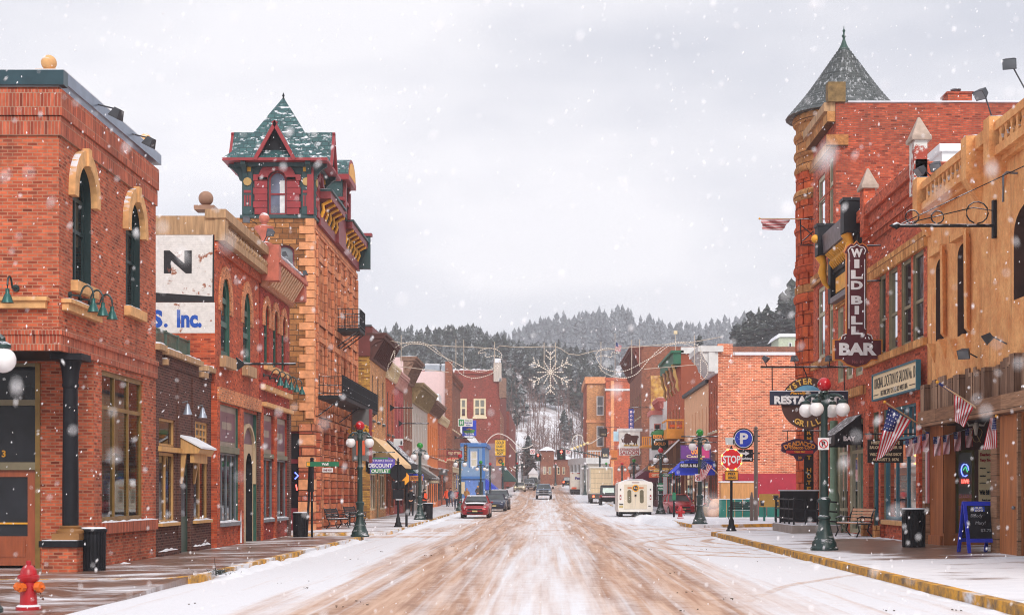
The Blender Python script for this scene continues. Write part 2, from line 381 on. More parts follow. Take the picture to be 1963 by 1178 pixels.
def arc_letters(mb, s, c, r, a0, a1, h, m, xd=(1, 0, 0), bold=.03):
    xd = Vector(xd); n = len(s)
    for i, ch in enumerate(s):
        if ch == ' ': continue
        a = math.radians(a0+(a1-a0)*i/(n-1))
        p = Vector(c)+xd*(r*math.cos(a))+Vector((0, 0, 1))*(r*math.sin(a))
        sg = 1 if a1 < a0 else -1
        t = (xd*math.sin(a)-Vector((0, 0, 1))*math.cos(a))*sg; u = (xd*math.cos(a)+Vector((0, 0, 1))*math.sin(a))*sg
        letters(mb, ch, p, t, h, m, up=u, bold=bold)
# ---------------------------------------------------------------- ground heights
GYT = [(-60, -.13), (60, -.13), (110, 0), (150, .1), (180, .45), (200, .85), (240, 1.65), (275, 2.4), (350, 3.4), (460, 6)]
def gz(X, Y):
    z = GYT[-1][1]
    if Y <= GYT[0][0]: z = GYT[0][1]
    else:
        for (a, p), (b, q) in zip(GYT, GYT[1:]):
            if Y <= b: z = p+(q-p)*(Y-a)/(b-a); break
    c = .015 if Y < 60 else max(0, .015*(120-Y)/60)
    return z+c*max(-12, min(12, X))
KERB = .14
def sz(X, Y): return gz(X, Y)+KERB
# ================================================================ ground
def grid_mesh(xs, ys, zf, m, smooth=True):
    mb = MB(); n = len(xs)
    mb.add([(x, y, zf(x, y)) for y in ys for x in xs], [(j*n+i, j*n+i+1, (j+1)*n+i+1, (j+1)*n+i) for j in range(len(ys)-1) for i in range(n-1)], m, smooth)
    return mb
def frange(a, b, st):
    n = max(1, int(round((b-a)/st))); return [a+(b-a)*i/n for i in range(n+1)]
def road_mat():
    t = NT('slushy_road'); p = t.pos(); sp = t.n('SeparateXYZ'); t.l(p, sp.inputs[0])
    warp = t.noise(t.mapv(p, (.16, .05, 1)), 1.0, 3)
    x = t.math('ADD', sp.outputs[0], t.rng(warp, .3, .7, -.55, .55))
    cr = t.n('ValToRGB'); t.l(t.rng(x, -7.5, 7.5), cr.inputs[0]); e = cr.color_ramp.elements
    pts = [(-7.5, .0), (-5.0, .05), (-4.1, .6), (-3.0, .98), (-1.4, .9), (-.7, .5), (0, .36), (.7, .45), (1.3, .86), (2.6, .96), (3.4, .5), (4.2, .12), (7.5, .06)]
    while len(e) < len(pts): e.new(.5)
    for k, (a, v) in enumerate(pts): e[k].position = (a+7.5)/15; e[k].color = (v, v, v, 1)
    st = t.noise(t.mapv(p, (1.5, .045, 1)), 1.5, 5, .55)          # tyre streaks along the street
    st2 = t.noise(t.mapv(p, (7, .25, 1)), 1.0, 4, .6)
    fine = t.noise(p, 3.2, 8, .72)
    cross = t.rng(sp.outputs[1], 56, 64, 0, 1); cross2 = t.rng(sp.outputs[1], 72, 86, 1, 0)
    jn = t.math('MULTIPLY', t.math('MULTIPLY', cross, cross2), t.rng(t.noise(t.mapv(p, (.12, .5, 1)), 1.1, 5, .6), .38, .62, 0, .85))
    k = t.math('MAXIMUM', cr.outputs[0], jn)
    k = t.math('ADD', t.math('MULTIPLY', k, .9), t.rng(st, .3, .7, -.24, .24))
    k = t.math('ADD', k, t.rng(st2, .3, .7, -.07, .07)); k = t.math('ADD', k, t.rng(fine, .3, .7, -.1, .1))
    def arc(cx, cy, r, w, s):
        dx = t.math('SUBTRACT', sp.outputs[0], cx); dy = t.math('SUBTRACT', t.math('ADD', sp.outputs[1], t.rng(warp, .3, .7, -.8, .8)), cy)
        d = t.math('SQRT', t.math('ADD', t.math('MULTIPLY', dx, dx), t.math('MULTIPLY', dy, dy)))
        return t.math('MULTIPLY', t.rng(t.math('ABSOLUTE', t.math('SUBTRACT', d, r)), w*.4, w, s, 0), t.rng(fine, .3, .5))
    for q in ((16, 50, 14.6, .3, .85), (16, 50, 13.0, .28, .8), (14, 52, 8.6, .26, .85), (14, 52, 10.1, .26, .75), (-17, 84, 14.5, .35, .85), (-17, 84, 16.1, .35, .8), (20, 20, 17.4, .2, .6), (30, 30, 28.2, .2, .6)): k = t.math('MAXIMUM', k, arc(*q))
    ln = t.noise(t.mapv(p, (4.2, .035, 1)), 1.0, 3, .5); k = t.math('SUBTRACT', k, t.rng(ln, .55, .66, 0, .26)); k = t.math('ADD', k, t.rng(ln, .33, .42, .2, 0))
    k = t.rng(k, .15, .88)
    br = t.mix(t.rng(st2, .35, .7), S(204, 172, 150), S(170, 130, 106))
    br = t.mix(t.rng(fine, .55, .75, 0, .5), br, S(120, 84, 66))
    c2 = t.n('ValToRGB'); t.l(t.rng(t.math('ADD', x, t.rng(st2, .3, .7, -.1, .1)), -7.5, 7.5), c2.inputs[0]); e = c2.color_ramp.elements
    pts = [(-7.5, 0)]+[q for m in (-3.3, -2.2, -1.5, 1.25, 1.95, 2.75) for q in ((m-.3, 0), (m, 1), (m+.3, 0))]+[(7.5, 0)]
    while len(e) < len(pts): e.new(.5)
    for i, (a, v) in enumerate(pts): e[i].position = (a+7.5)/15; e[i].color = (v, v, v, 1)
    br = t.mix(t.math('MULTIPLY', c2.outputs[0], t.rng(fine, .32, .6, .2, .75)), br, S(134, 98, 80))
    c = t.mix(k, (.71, .71, .745), br)
    sp_ = t.noise(p, 26, 2, .5)
    c = t.mix(t.rng(sp_, .72, .78, 0, .55), c, S(110, 84, 68))
    t.bump(t.math('SUBTRACT', t.math('ADD', t.noise(t.mapv(p, (5, 1.2, 1)), 1.4, 6, .65), t.math('MULTIPLY', fine, .9)), t.math('MULTIPLY', k, .8)), .7, .05)
    return t.done(c, .7, 0, .35)
ROADM = road_mat()
def walk_mat(name, lo, hi, dirt=S(132, 100, 86), wet=None):
    t = NT(name); p = t.pos()
    a = t.noise(t.mapv(p, (.36, .62, 1)), 1.0, 8, .66); b = t.noise(t.mapv(p, (1.4, 2.6, 1)), 1.0, 6, .66)
    k = t.rng(t.math('ADD', t.math('MULTIPLY', a, .72), t.math('MULTIPLY', b, .28)), lo, hi)
    if wet:
        q = t.n('SeparateXYZ'); t.l(p, q.inputs[0]); dx = t.math('DIVIDE', t.math('SUBTRACT', q.outputs[0], wet[0]), wet[2]); dy = t.math('DIVIDE', t.math('SUBTRACT', q.outputs[1], wet[1]), wet[3])
        r = t.math('ADD', t.math('ADD', t.math('MULTIPLY', dx, dx), t.math('MULTIPLY', dy, dy)), t.rng(a, .3, .7, -.6, .6)); k = t.math('MULTIPLY', k, t.rng(r, .5, .95))
    slab = t.n('TexBrick'); slab.offset = 0
    t.l(p, slab.inputs['Vector']); slab.inputs['Scale'].default_value = 1; slab.inputs['Brick Width'].default_value = 1.5; slab.inputs['Row Height'].default_value = 1.5; slab.inputs['Mortar Size'].default_value = .015
    slab.inputs['Color1'].default_value = dirt+(1,); slab.inputs['Color2'].default_value = tuple(q*.82 for q in dirt)+(1,); slab.inputs['Mortar'].default_value = tuple(q*.3 for q in dirt)+(1,)
    w = t.mix(1.0, slab.outputs[0], t.rng(t.noise(p, 1.8, 6, .7), .3, .7, .6, 1.25), 'MULTIPLY')
    c = t.mix(k, w, t.mix(t.rng(b, .3, .7), (.66, .66, .7), (.75, .75, .78)))
    t.l(t.rng(k, 0, 1, .28, .8), t.b.inputs['Roughness'])
    t.bump(t.math('ADD', k, t.noise(p, 9, 4)), .4, .03)
    t.l(c, t.b.inputs['Base Color']); return t.m
WALK_L = walk_mat('windswept_pavement', .48, .64); WALK_M = walk_mat('half_cleared_pavement', .40, .52); WALK_R = walk_mat('snowy_pavement', .345, .475, S(140, 112, 98), wet=(9.3, 42, 2.2, 9))
ys = frange(-40, 150, 2.5)+frange(155, 460, 8)
structure(grid_mesh([-60, -40, -25, -18, -12]+frange(-11, 11, 1.0)+[12, 18, 25, 40, 60], ys, lambda x, y: gz(x, y)+.012*math.sin(x*2.1+y*.7)*math.sin(y*.31), ROADM), 'road')
structure(grid_mesh([-900, -400, -150, -61], [-200, 0, 150, 300, 460], lambda x, y: gz(-12, y)-.3, WHITE_SNOW), 'snow_ground')
structure(grid_mesh([61, 150, 400, 900], [-200, 0, 150, 300, 460], lambda x, y: gz(12, y)-.3, WHITE_SNOW), 'snow_ground')
def slab(xs, ya, yb, m, drop=None, skirt=True):
    ys = frange(ya, yb, 2.5); z = lambda x, y: sz(x, y)-(drop(x, y) if drop else 0)
    mb = grid_mesh(xs, ys, z, m)
    b = len(mb.v)
    x0, x1 = xs[0], xs[-1]
    for y in (ya, yb):
        for i in range(len(xs)-1): mb.quad((xs[i], y, z(xs[i], y)), (xs[i+1], y, z(xs[i+1], y)), (xs[i+1], y, z(xs[i+1], y)-.4), (xs[i], y, z(xs[i], y)-.4), m)
    for x in (x0, x1):
        for j in range(len(ys)-1): mb.quad((x, ys[j], z(x, ys[j])), (x, ys[j+1], z(x, ys[j+1])), (x, ys[j+1], z(x, ys[j+1])-.4), (x, ys[j], z(x, ys[j])-.4), m)
    structure(mb, 'sidewalk'); return mb
ramp = lambda x, y: max(0, min(.13, .13*(30.5-y)/4)) if y < 30.5 and x > -9.4 else 0
LK, RK = -7.05, 6.28
slab(frange(-30, LK-.16, 1.2), 12, 61.5, WALK_L, ramp)
slab(frange(-30, -6.75, 1.2), 66.2, 400, WALK_M)
slab(frange(RK+.16, 30, 1.2), 8, 60.5, WALK_R)
slab(frange(6.75, 30, 1.2), 71.5, 400, WALK_R)
def kerb_mat(name, snowy):
    t = NT(name); p = t.pos(); n1 = t.noise(p, 2.4, 6, .7); n2 = t.noise(t.mapv(p, (1, .5, 1)), 1.1, 5, .6)
    c = t.mix(t.rng(n1, .40, .62), S(216, 156, 46), S(112, 90, 66)); c = t.mix(t.rng(n2, snowy, snowy+.1), c, (.72, .72, .75))
    t.bump(n1, .5, .03); return t.done(c, .85)
KM_L = kerb_mat('snowy_yellow_kerb', .46); KM_R = kerb_mat('worn_yellow_kerb', .60)
def kerb(path, m):
    """a kerb stone strip along (x, y) points"""
    mb = MB(); rings = []
    pts = []
    for (a, b), (c, d) in zip(path, path[1:]):
        n = max(1, int(math.hypot(c-a, d-b)/1.2))
        pts += [(a+(c-a)*i/n, b+(d-b)*i/n) for i in range(n)]
    pts.append(path[-1])
    for i, (x, y) in enumerate(pts):
        p, q = pts[max(0, i-1)], pts[min(len(pts)-1, i+1)]
        l = math.hypot(q[0]-p[0], q[1]-p[1]); nx, ny = -(q[1]-p[1])/l*.09, (q[0]-p[0])/l*.09
        z = sz(x, y)+.006+R.uniform(-.004, .004)
        rings.append([(x-nx*1.15, y-ny*1.15, z-.3), (x-nx, y-ny, z), (x+nx, y+ny, z), (x+nx*1.15, y+ny*1.15, z-.3)])
    mb.loft(rings, m, False); structure(mb, 'kerb')
kerb([(-11.5, 31.6), (-8.2, 31.1), (LK-.45, 31.2), (LK-.1, 31.9), (LK-.07, 60.6), (LK-.5, 61.4), (-16, 61.5)], KM_L)
kerb([(-16, 66.1), (-7.6, 66.1), (-6.9, 66.5), (-6.66, 67.4), (-6.66, 240)], KM_L)
kerb([(RK+.07, 8), (RK+.07, 59.0), (RK+.5, 60.2), (RK+1.4, 60.6), (20, 60.6)], KM_R)
kerb([(22, 71.4), (7.6, 71.4), (6.9, 71.8), (6.66, 72.8), (6.66, 240)], KM_L)
def snowbank(path, w, h, zf=None):
    mb = MB(); rings = []; e0, e1 = path[0], path[-1]
    for i in range(len(path)-1):
        (a, b), (c, d) = path[i], path[i+1]; n = max(2, int(math.hypot(c-a, d-b)/.35))
        for k in range(n):
            x, y = a+(c-a)*k/n, b+(d-b)*k/n; l = math.hypot(c-a, d-b); nx, ny = -(d-b)/l, (c-a)/l
            en = min(1, math.hypot(x-e0[0], y-e0[1])/1.5, math.hypot(x-e1[0], y-e1[1])/1.5); hh = h*(.25+abs(R.gauss(.4, .35)))*en; ww = w*R.uniform(.6, 1.1)*(.2+.8*en)
            z = (zf or gz)(x, y)-.03
            rings.append([(x+nx*ww*t, y+ny*ww*t, z+hh*max(0, 1-t*t)*R.uniform(.8, 1.1)) for t in (-1, -.6, -.2, .2, .6, 1)])
    mb.loft(rings, WHITE_SNOW, True, False, False); structure(mb, 'snow_bank')
snowbank([(LK+.22, 31.8), (LK+.22, 60)], .34, .13)
for p in ([(-10.3, 36.6), (-10.32, 42)], [(-10.3, 42.4), (-10.3, 45)], [(-10.2, 46.9), (-10.15, 53)], [(-10.2, 57), (-10.2, 63)], [(10.55, 51.5), (10.5, 44.2)], [(10.5, 43.6), (10.55, 42.4)], [(10.5, 36.8), (10.55, 35.4)]): snowbank(p, .16, .05, sz)
snowbank([(-6.3, 68), (-6.3, 130)], .4, .14)
snowbank([(RK-.15, 12), (RK-.15, 58.5)], .22, .05)
snowbank([(6.1, 75), (6.0, 84), (6.1, 96)], .8, .3)
snowbank([(6.2, 97), (6.3, 180)], .45, .2)
# litter on the snow
mb = MB(); DEB = mat('dark_litter', S(70, 62, 48), .9, 0, .4)
for k in range(30):
    y = 18+34*R.random()**1.7; x = R.choice((-1, 1))*R.uniform(2.2, 6.0) if R.random() < .75 else R.uniform(-6, 6)
    for q in range(R.randint(1, 4)):
        a = R.uniform(0, 3.14); l = R.uniform(.006, .028); X, Y = x+R.gauss(0, .08), y+R.gauss(0, .1); z = gz(X, Y)+.02
        dx, dy = math.cos(a)*l, math.sin(a)*l
        mb.hexa([(X-dx, Y-dy, z-.01), (X+dy*.3, Y-dx*.3, z-.01), (X+dx, Y+dy, z-.01), (X-dy*.3, Y+dx*.3, z-.01), (X-dx, Y-dy, z+.004), (X+dy*.3, Y-dx*.3, z+.004), (X+dx, Y+dy, z+.004), (X-dy*.3, Y+dx*.3, z+.004)], DEB)
structure(mb, 'road_litter', 'stuff')
# ================================================================ hills and forest
def hill_mat(name, a, b, th):
    t = NT(name); p = t.pos(); n = t.noise(t.mapv(p, (1, 1, 1.5)), .06, 8, .7); n2 = t.noise(p, .5, 5, .7)
    c = t.mix(t.rng(t.math('ADD', t.math('MULTIPLY', n, .6), t.math('MULTIPLY', n2, .4)), th, th+.12), a, b)
    return t.done(c, .9)
HILLM = hill_mat('snowy_brush_slope', (.74, .74, .78), S(132, 108, 100), .47)
def interp(tb, x):
    if x <= tb[0][0]: return tb[0][1]
    for (a, p), (b, q) in zip(tb, tb[1:]):
        if x <= b: return p+(q-p)*(x-a)/(b-a)
    return tb[-1][1]
class Hill:
    def __init__(s, name, x0, x1, yb, yr, ridge, zb, step, ye):
        s.yb, s.yr, s.r, s.zb, s.x0, s.x1 = yb, yr, ridge, zb, x0, x1
        ys = frange(yb, yr, step)+frange(yr+step, ye, step*3)
        structure(grid_mesh(frange(x0, x1, step), ys, s.z, HILLM), name)
    def z(s, x, y):
        t = (y-s.yb)/(s.yr-s.yb); zr = interp(s.r, x)
        n = 1.6*math.sin(x*.11+y*.05)+1.1*math.sin(x*.23-y*.09)
        if t <= 0: return s.zb(y)
        if t <= 1: return s.zb(s.yb)+(zr-s.zb(s.yb))*(t**.85)+n*min(1, t*3)
        return zr+n-(y-s.yr)*.35
def RZ(tb, Y): return [(XP(px, Y), ZP(py, Y)) for px, py in tb]
H1 = Hill('hill', -230, 90, 335, 490, RZ([(-300, 700), (400, 690), (740, 686), (960, 684), (1070, 706), (1140, 738), (1190, 775), (1260, 850), (1500, 890)], 490), lambda y: gz(0, y), 7, 640)
H2 = Hill('far_hill', -330, 420, 620, 930, RZ([(-100, 720), (700, 710), (1000, 675), (1040, 660), (1100, 642), (1150, 632), (1200, 640), (1240, 658), (1330, 664), (1450, 650), (1560, 640), (1900, 680)], 930), lambda y: 18.0, 12, 1150)
H3 = Hill('wooded_hill', 28, 210, 235, 330, RZ([(1300, 790), (1380, 730), (1420, 690), (1470, 668), (1530, 650), (1700, 640), (2200, 650)], 330), lambda y: 1.2, 6, 420)
def foliage(name, a, b, snow):
    t = NT(name); p = t.pos(); n = t.noise(p, .55, 4, .6); n2 = t.noise(p, 2.2, 4, .7)
    c = t.mix(t.rng(n, .35, .65), a, b); c = t.mix(t.rng(n2, .6-snow*.2, .78-snow*.2, 0, .7), c, (.55, .57, .6))
    return t.done(c, .95, 0, .1)
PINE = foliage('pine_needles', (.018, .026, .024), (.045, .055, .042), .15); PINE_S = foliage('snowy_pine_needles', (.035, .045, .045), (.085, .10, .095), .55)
PINE_F = foliage('hazed_pine_needles', (.085, .10, .115), (.15, .168, .182), .4); PINE_G = foliage('pale_pine_needles', (.065, .08, .09), (.12, .135, .148), .3)  # far hill: distance haze put into the needle colours, plus some snow
BARK = mat('bark', (.06, .042, .034), .95, 0, .4); TWIG = mat('bare_twigs', S(112, 86, 80), .95, 0, .3, 1)
def crown(mb, x, y, z, h, r, m, lay=7, nb=8, rnd=R):
    """clumped boughs: every whorl is a ring of drooping bough fans, ragged and broken"""
    for k in range(lay):
        t = (k+.5)/lay; zz = z+h*t; rr = r*(1-t)**.55*rnd.uniform(.75, 1.2)+.12*r
        for b in range(nb):
            if rnd.random() < .12: continue
            a = 2*math.pi*(b+rnd.random())/nb; q = rr*rnd.uniform(.55, 1.2); w = q*rnd.uniform(.35, .6)+.1
            ca, sa = math.cos(a), math.sin(a); dz = h/lay*rnd.uniform(.5, 1.3); lift = rnd.uniform(-.6, .5)*dz
            tip = (x+ca*q, y+sa*q, zz+lift); c0 = (x, y, zz+dz); l = (x+ca*q*.65-sa*w, y+sa*q*.65+ca*w, zz-.3*dz+lift*.6); r_ = (x+ca*q*.65+sa*w, y+sa*q*.65-ca*w, zz-.3*dz+lift*.6); u = (x+ca*q*.5, y+sa*q*.5, zz-.75*dz)
            mb.add([c0, l, tip, r_, u], [(0, 1, 2), (0, 2, 3), (1, 4, 2), (4, 3, 2)], m)
    mb.add([(x-.12*r, y, z+h*.85), (x+.12*r, y, z+h*.85), (x, y+.12*r, z+h*.85), (x, y, z+h*1.06)], [(0, 1, 3), (1, 2, 3), (2, 0, 3)], m)
def forest(name, H, n, tmin, hs, dens, m, lay, nb, xr, rr=.25):
    mb = MB(); k = 0; tries = 0
    while k < n and tries < n*30:
        tries += 1
        t = tmin+(1.03-tmin)*R.random()**.8; x = R.uniform(*xr); y = H.yb+(H.yr-H.yb)*t
        if R.random() > dens(x, t): continue
        h = R.uniform(*hs); z = H.z(x, y); mt = m[0] if R.random() < .6 else m[1]
        mb.tube([(x, y, z-.5), (x, y, z+h*.5)], h*.012, BARK, 3, False)
        crown(mb, x, y, z+h*.15, h*.85, h*rr*R.uniform(.75, 1.2), mt, lay, nb); k += 1
    return structure(mb, name, 'stuff')
forest('pine_forest', H1, 1900, .12, (5.5, 9.5), lambda x, t: (1 if t > .55 else .5*max(0, (t-.1)/.4))*(0.12 if abs(x+6+18*(t-.5)) < 3.5 and t < .85 else 1), (PINE, PINE_S), 7, 7, (-75, 48))
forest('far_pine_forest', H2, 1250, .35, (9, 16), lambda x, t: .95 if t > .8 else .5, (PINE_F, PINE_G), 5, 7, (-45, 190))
forest('hillside_pine_wood', H3, 240, .1, (6, 10), lambda x, t: .9, (PINE, PINE_S), 7, 8, (40, 130))
def bare_tree(mb, x, y, z, h, m, nb=11):
    lean = (R.gauss(0, .06), R.gauss(0, .06))
    P = lambda t: (x+lean[0]*h*t, y+lean[1]*h*t, z+h*t)
    mb.tube([P(-.05), P(.5), P(1)], [h*.014, h*.009, h*.003], m, 3, False)
    for b in range(nb):
        t = R.uniform(.25, .95); a = R.uniform(0, 6.28); l = h*R.uniform(.15, .4)*(1.15-t*.7); p = Vector(P(t)); e = p+Vector((math.cos(a)*l*.75, math.sin(a)*l*.75, l*.75))
        mb.tube([p, e], [h*.006, h*.002], m, 3, False)
        e2 = p*.4+e*.6+Vector((R.gauss(0, l*.3), R.gauss(0, l*.3), l*.4)); mb.tube([p*.4+e*.6, e2], [h*.004, h*.0015], m, 3, False)
mb = MB()
for k in range(1000):
    x = R.uniform(-36, 34); t = R.random()**1.3*.62; y = H1.yb+(H1.yr-H1.yb)*t
    bare_tree(mb, x, y, H1.z(x, y), R.uniform(4, 8.5), TWIG)
structure(mb, 'bare_brush', 'stuff')
for i, (px, py, Y, h, lab) in enumerate([
    (1012, 886, 338, 9.5, 'lone dark spruce at the foot of the hill past the traffic lights'),
    (1341, 700, 322, 7, 'small round pine rising above the flat brown roof, beside the gold antenna'),
    (1413, 712, 300, 10, 'dark broad pine by the pale hillside house, the one farther from the turret'),
    (1440, 706, 296, 11.5, 'tall pine standing in the dark clump above the brick roofs'),
    (1470, 700, 292, 12, 'dense dark pine behind the pale hillside house'),
    (1500, 690, 288, 13, 'tall ragged pine between the pale house and the turret'),
    (1518, 690, 280, 15, 'tallest dark pine, its top touching the edge of the stone turret')]):
    x, z = XP(px, Y), ZP(py, Y)-1
    if i == 0: z = H1.z(x, Y)-.3
    t = thing('pine_tree', lab, 'tree', (x, Y, z), 'pines on the slopes'); mb = MB()
    mb.tube([(x, Y, z-.5), (x, Y, z+h*.95)], [h*.018, h*.004], BARK, 6).build('trunk', t)
    mb = MB(); crown(mb, x, Y, z+h*.12, h*.88, h*(.2 if i == 0 else .27), PINE, 12, 10); crown(mb, x+.2, Y+.1, z+h*.2, h*.75, h*.2, PINE_S, 8, 7); mb.build('crown', t)
# ================================================================ buildings, west side of the street
BR1 = brick('red_brick', S(200, 98, 64), S(162, 72, 50), S(174, 122, 96))
BR1S = brick('soldier_brick', S(194, 96, 66), S(164, 72, 52), S(176, 132, 110), .075, .3, .01)
BRD = brick('dark_brick', S(92, 50, 42), S(62, 34, 32), S(110, 84, 76))
BR3 = brick('orange_red_brick', S(200, 90, 54), S(170, 68, 44), S(176, 104, 74), ms=.008)
BR3L = brick('pale_orange_brick', S(226, 140, 90), S(200, 110, 66), S(190, 150, 120))
BR4 = brick('painted_red_brick', S(178, 66, 50), S(150, 52, 42), S(150, 70, 58), ms=.008)
OCHRE = stone('ochre_rubble', S(186, 128, 78), S(130, 84, 52), S(104, 76, 56), .62, .24, .018)
SAND = stone('sandstone_block', S(218, 148, 108), S(190, 114, 80), S(126, 78, 60), .8, .42, .022)
SANDR = stone('rough_sandstone', S(222, 146, 106), S(168, 80, 58), S(110, 66, 52), 1.3, .36, .03, 1.4)
QUOIN = mat('orange_quoin', S(218, 150, 104), .85, 0, .24, 4, bump=.5)
TEAL = mat('teal_woodwork', S(36, 66, 68), .5, 0, .18); TRED = mat('deep_red_woodwork', S(142, 36, 42), .5, 0, .16)
TEALROOF = None
t = NT('teal_shingles'); v = t.wallv(); b = t.n('TexBrick'); t.l(v, b.inputs['Vector'])
b.inputs['Color1'].default_value = S(50, 92, 92)+(1,); b.inputs['Color2'].default_value = S(34, 72, 76)+(1,); b.inputs['Mortar'].default_value = S(22, 52, 56)+(1,); b.inputs['Scale'].default_value = 1; b.inputs['Brick Width'].default_value = .3; b.inputs['Row Height'].default_value = .2; b.inputs['Mortar Size'].default_value = .018
TEALROOF = t.done(t.snow(b.outputs[0], .24), .6)
def finial(par, c, r, m, b=None):
    mb = MB(); x, y, z = c
    mb.box(x-r*1.35, x+r*1.35, y-r*1.35, y+r*1.35, z, z+r*.6, m); mb.box(x-r*.7, x+r*.7, y-r*.7, y+r*.7, z+r*.6, z+r*.75, m)
    o = mb.build('finial_base', par); MB().ball((x, y, z+r*1.7), r, b or m, 18).build('finial_ball', o); return o
def base_root(name, label, f, u0, u1, cat='building', depth=0, group=None):
    x, y, _ = f.P((u0+u1)/2, 0, -depth); return thing(name, label, cat, (x, y, sz(x, y)), group)
def drape(f, par, h, w, cols, m):
    """folded curtains hanging inside a window"""
    L_ = h[1]-h[0]
    for a, b in zip(cols[::2], cols[1::2]):
        mb = MB(); n = 14; mb.loft([[f.P(h[0]+L_*(a+(b-a)*k/n), z, w+.05*math.sin(k*1.9)) for k in range(n+1)] for z in (h[2]+.05, h[3])], m, True, False, False); mb.build('curtain', par)
def goods(f, par, h, w):
    """a pale shelf and a row of goods standing in a shop window"""
    mb = MB(); mb.fbox(f, h[0]+.05, h[1]-.05, h[2]-.02, h[2]+.12, w-.7, w, WHITE); mb.build('display_shelf', par); u = h[0]+.2
    while u < h[1]-.25:
        m = R.choice((BLUE, WHITE, CREAM, MAROON, BROWNW, TEALM, YEL, DGREY, BROWNW)); hh = R.uniform(.3, 1.5); r = R.uniform(.07, .16); mb = MB(); x, y, z = f.P(u, h[2]+.121, w-.35-R.uniform(0, .3))
        mb.lathe((x, y, z), [(r*.7, 0), (r, hh*.25), (r*.8, hh*.55), (r*1.1, hh*.75), (r*.35, hh*.86), (r*.45, hh), (.01, hh*1.05)], m, 10); mb.build('display_item', par); u += R.uniform(.22, .5)
    mb = MB(); mb.fbox(f, h[0]-.1, h[1]+.1, h[2], h[3], w-1.2, w-1.15, mat('shop_backdrop', S(120, 92, 70), .9, 0, .3, 1.2)); mb.build('display_back', par)
# ---- corner brick building
f = FL(-10.5); fs = FF(33.8); t1 = base_root('corner_brick_building', 'red brick corner building with yellow stone window hoods and stone balls on its roof edge', f, 33.8, 42, 'building')
w1 = (34.77, 36.17, 6.3, 8.98, .68); w2 = (39.18, 40.54, 6.26, 8.98, .66)
mb = MB(); ZB = 4.65
wall(mb, f, 33.8, 42.2, ZB, 10.35, [w1, w2], BR1, .2, mat('dark_green_frame', S(30, 50, 52), .4))
mb.quad((-10.5, 33.8, ZB), (-24, 33.8, ZB), (-24, 33.8, 10.35), (-10.5, 33.8, 10.35), BR1)
mb.quad((-24, 33.8, -.3), (-24, 42.2, -.3), (-24, 42.2, 10.35), (-24, 33.8, 10.35), BR1); mb.quad((-10.5, 42.2, -.3), (-24, 42.2, -.3), (-24, 42.2, 10.35), (-10.5, 42.2, 10.35), BR1)
mb.quad((-10.5, 33.8, 10), (-24, 33.8, 10), (-24, 42.2, 10), (-10.5, 42.2, 10), SNOWROOF)
sf = (37.06, 40.9, .9, 4.5)
wall(mb, f, 36.4, 42.2, -.4, ZB, [sf], BR1, .12)
door_h = (-13.1, -11.85, -.4, 2.12); tr1 = (-13.1, -11.85, 2.3, 3.62); tr2 = (-13.1, -11.85, 3.75, 4.56)
fe = FF(36.4)
wall(mb, fe, -24, -10.5, -.4, ZB, [(-13.2, -11.74, -.4, 4.6)], BR1, .2)
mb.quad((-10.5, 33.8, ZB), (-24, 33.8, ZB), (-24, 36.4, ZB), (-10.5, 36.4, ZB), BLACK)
mb.build('wall', t1)
mb = MB()   # corbelled soldier courses
for z0, z1, e in ((9.72, 10.28, .09), (9.3, 9.7, .05), (4.66, 5.0, .05), (5.0, 5.12, .09)):
    mb.box(-24.02, -10.5+e, 33.8-e, 33.8, z0, z1, BR1S); mb.box(-10.5, -10.5+e, 33.8, 42.2+.002, z0, z1, BR1S)
mb.build('brick_band', t1)
mb = MB(); mb.box(-24.05, -10.36, 33.66, 33.98, 10.36, 10.68, mat('dark_teal_coping', S(46, 70, 78), .35, .3)); mb.box(-10.72, -10.36, 33.98, 42.25, 10.42, 10.68, mat('grey_coping', S(120, 132, 150), .3, .5)); mb.box(-10.7, -10.37, 33.7, 42.2, 10.681, 10.71, WHITE_SNOW); mb.box(-24, -10.7, 33.7, 33.95, 10.681, 10.71, WHITE_SNOW); mb.build('coping', t1)
finial(t1, (-10.86, 34.25, 10.7), .17, TAN); finial(t1, (-10.6, 41.5, 10.7), .15, TAN)
WF = mat('dark_green_frame', S(30, 50, 52), .4)
for h in (w1, w2):
    o = window(f, t1, h, WF, .2, .09, 2, (.45, .72), blind=.5)
    mb = MB(); arch_band(mb, f, h[0], h[1], 8.15, h[3], h[4], .3, .002, .15, TAN, 1); mb.build('window_hood', o)
    mb = MB(); mb.fbox(f, h[0]-.14, h[1]+.14, h[2]-.24, h[2]-.003, -.1, .16, TAN); mb.fbox(f, h[0]-.1, h[1]+.1, h[2], h[2]+.02, -.1, .14, WHITE_SNOW); mb.build('sill', o)
mb = MB(); mb.fbox(f, 34.0, 36.6, 5.56, 5.72, .002, .15, TAN); mb.fbox(f, 33.95, 36.65, 5.72, 5.8, .002, .22, TAN); mb.fbox(f, 33.97, 36.6, 5.801, 5.83, .01, .2, WHITE_SNOW)
mb.fbox(fs, -14.5, -10.75, 5.56, 5.72, .002, .15, TAN); mb.fbox(fs, -14.5, -10.7, 5.72, 5.8, .002, .22, TAN); mb.build('stone_ledge', t1)
o = window(f, t1, sf, BRONZE, .1, .11, 3, (.76,), gl=CLEAR); drape(f, t1, sf, -.5, (0, .16, .34, .46, .66, .8), mat('olive_drape', S(150, 124, 76), .9, 0, .15)); mb = MB(); mb.fbox(f, 36.95, 42.0, .62, .88, .002, .12, BR1S); mb.fbox(f, 36.95, 42.0, .881, .91, .01, .11, WHITE_SNOW); mb.build('brick_sill', o)
mb = MB()   # curtains hang inside the tall shop window
mb = MB(); mb.box(-11.0, -10.24, 34.2, 36.38, -.35, .4, BR1); p = mb.build('plinth', t1)
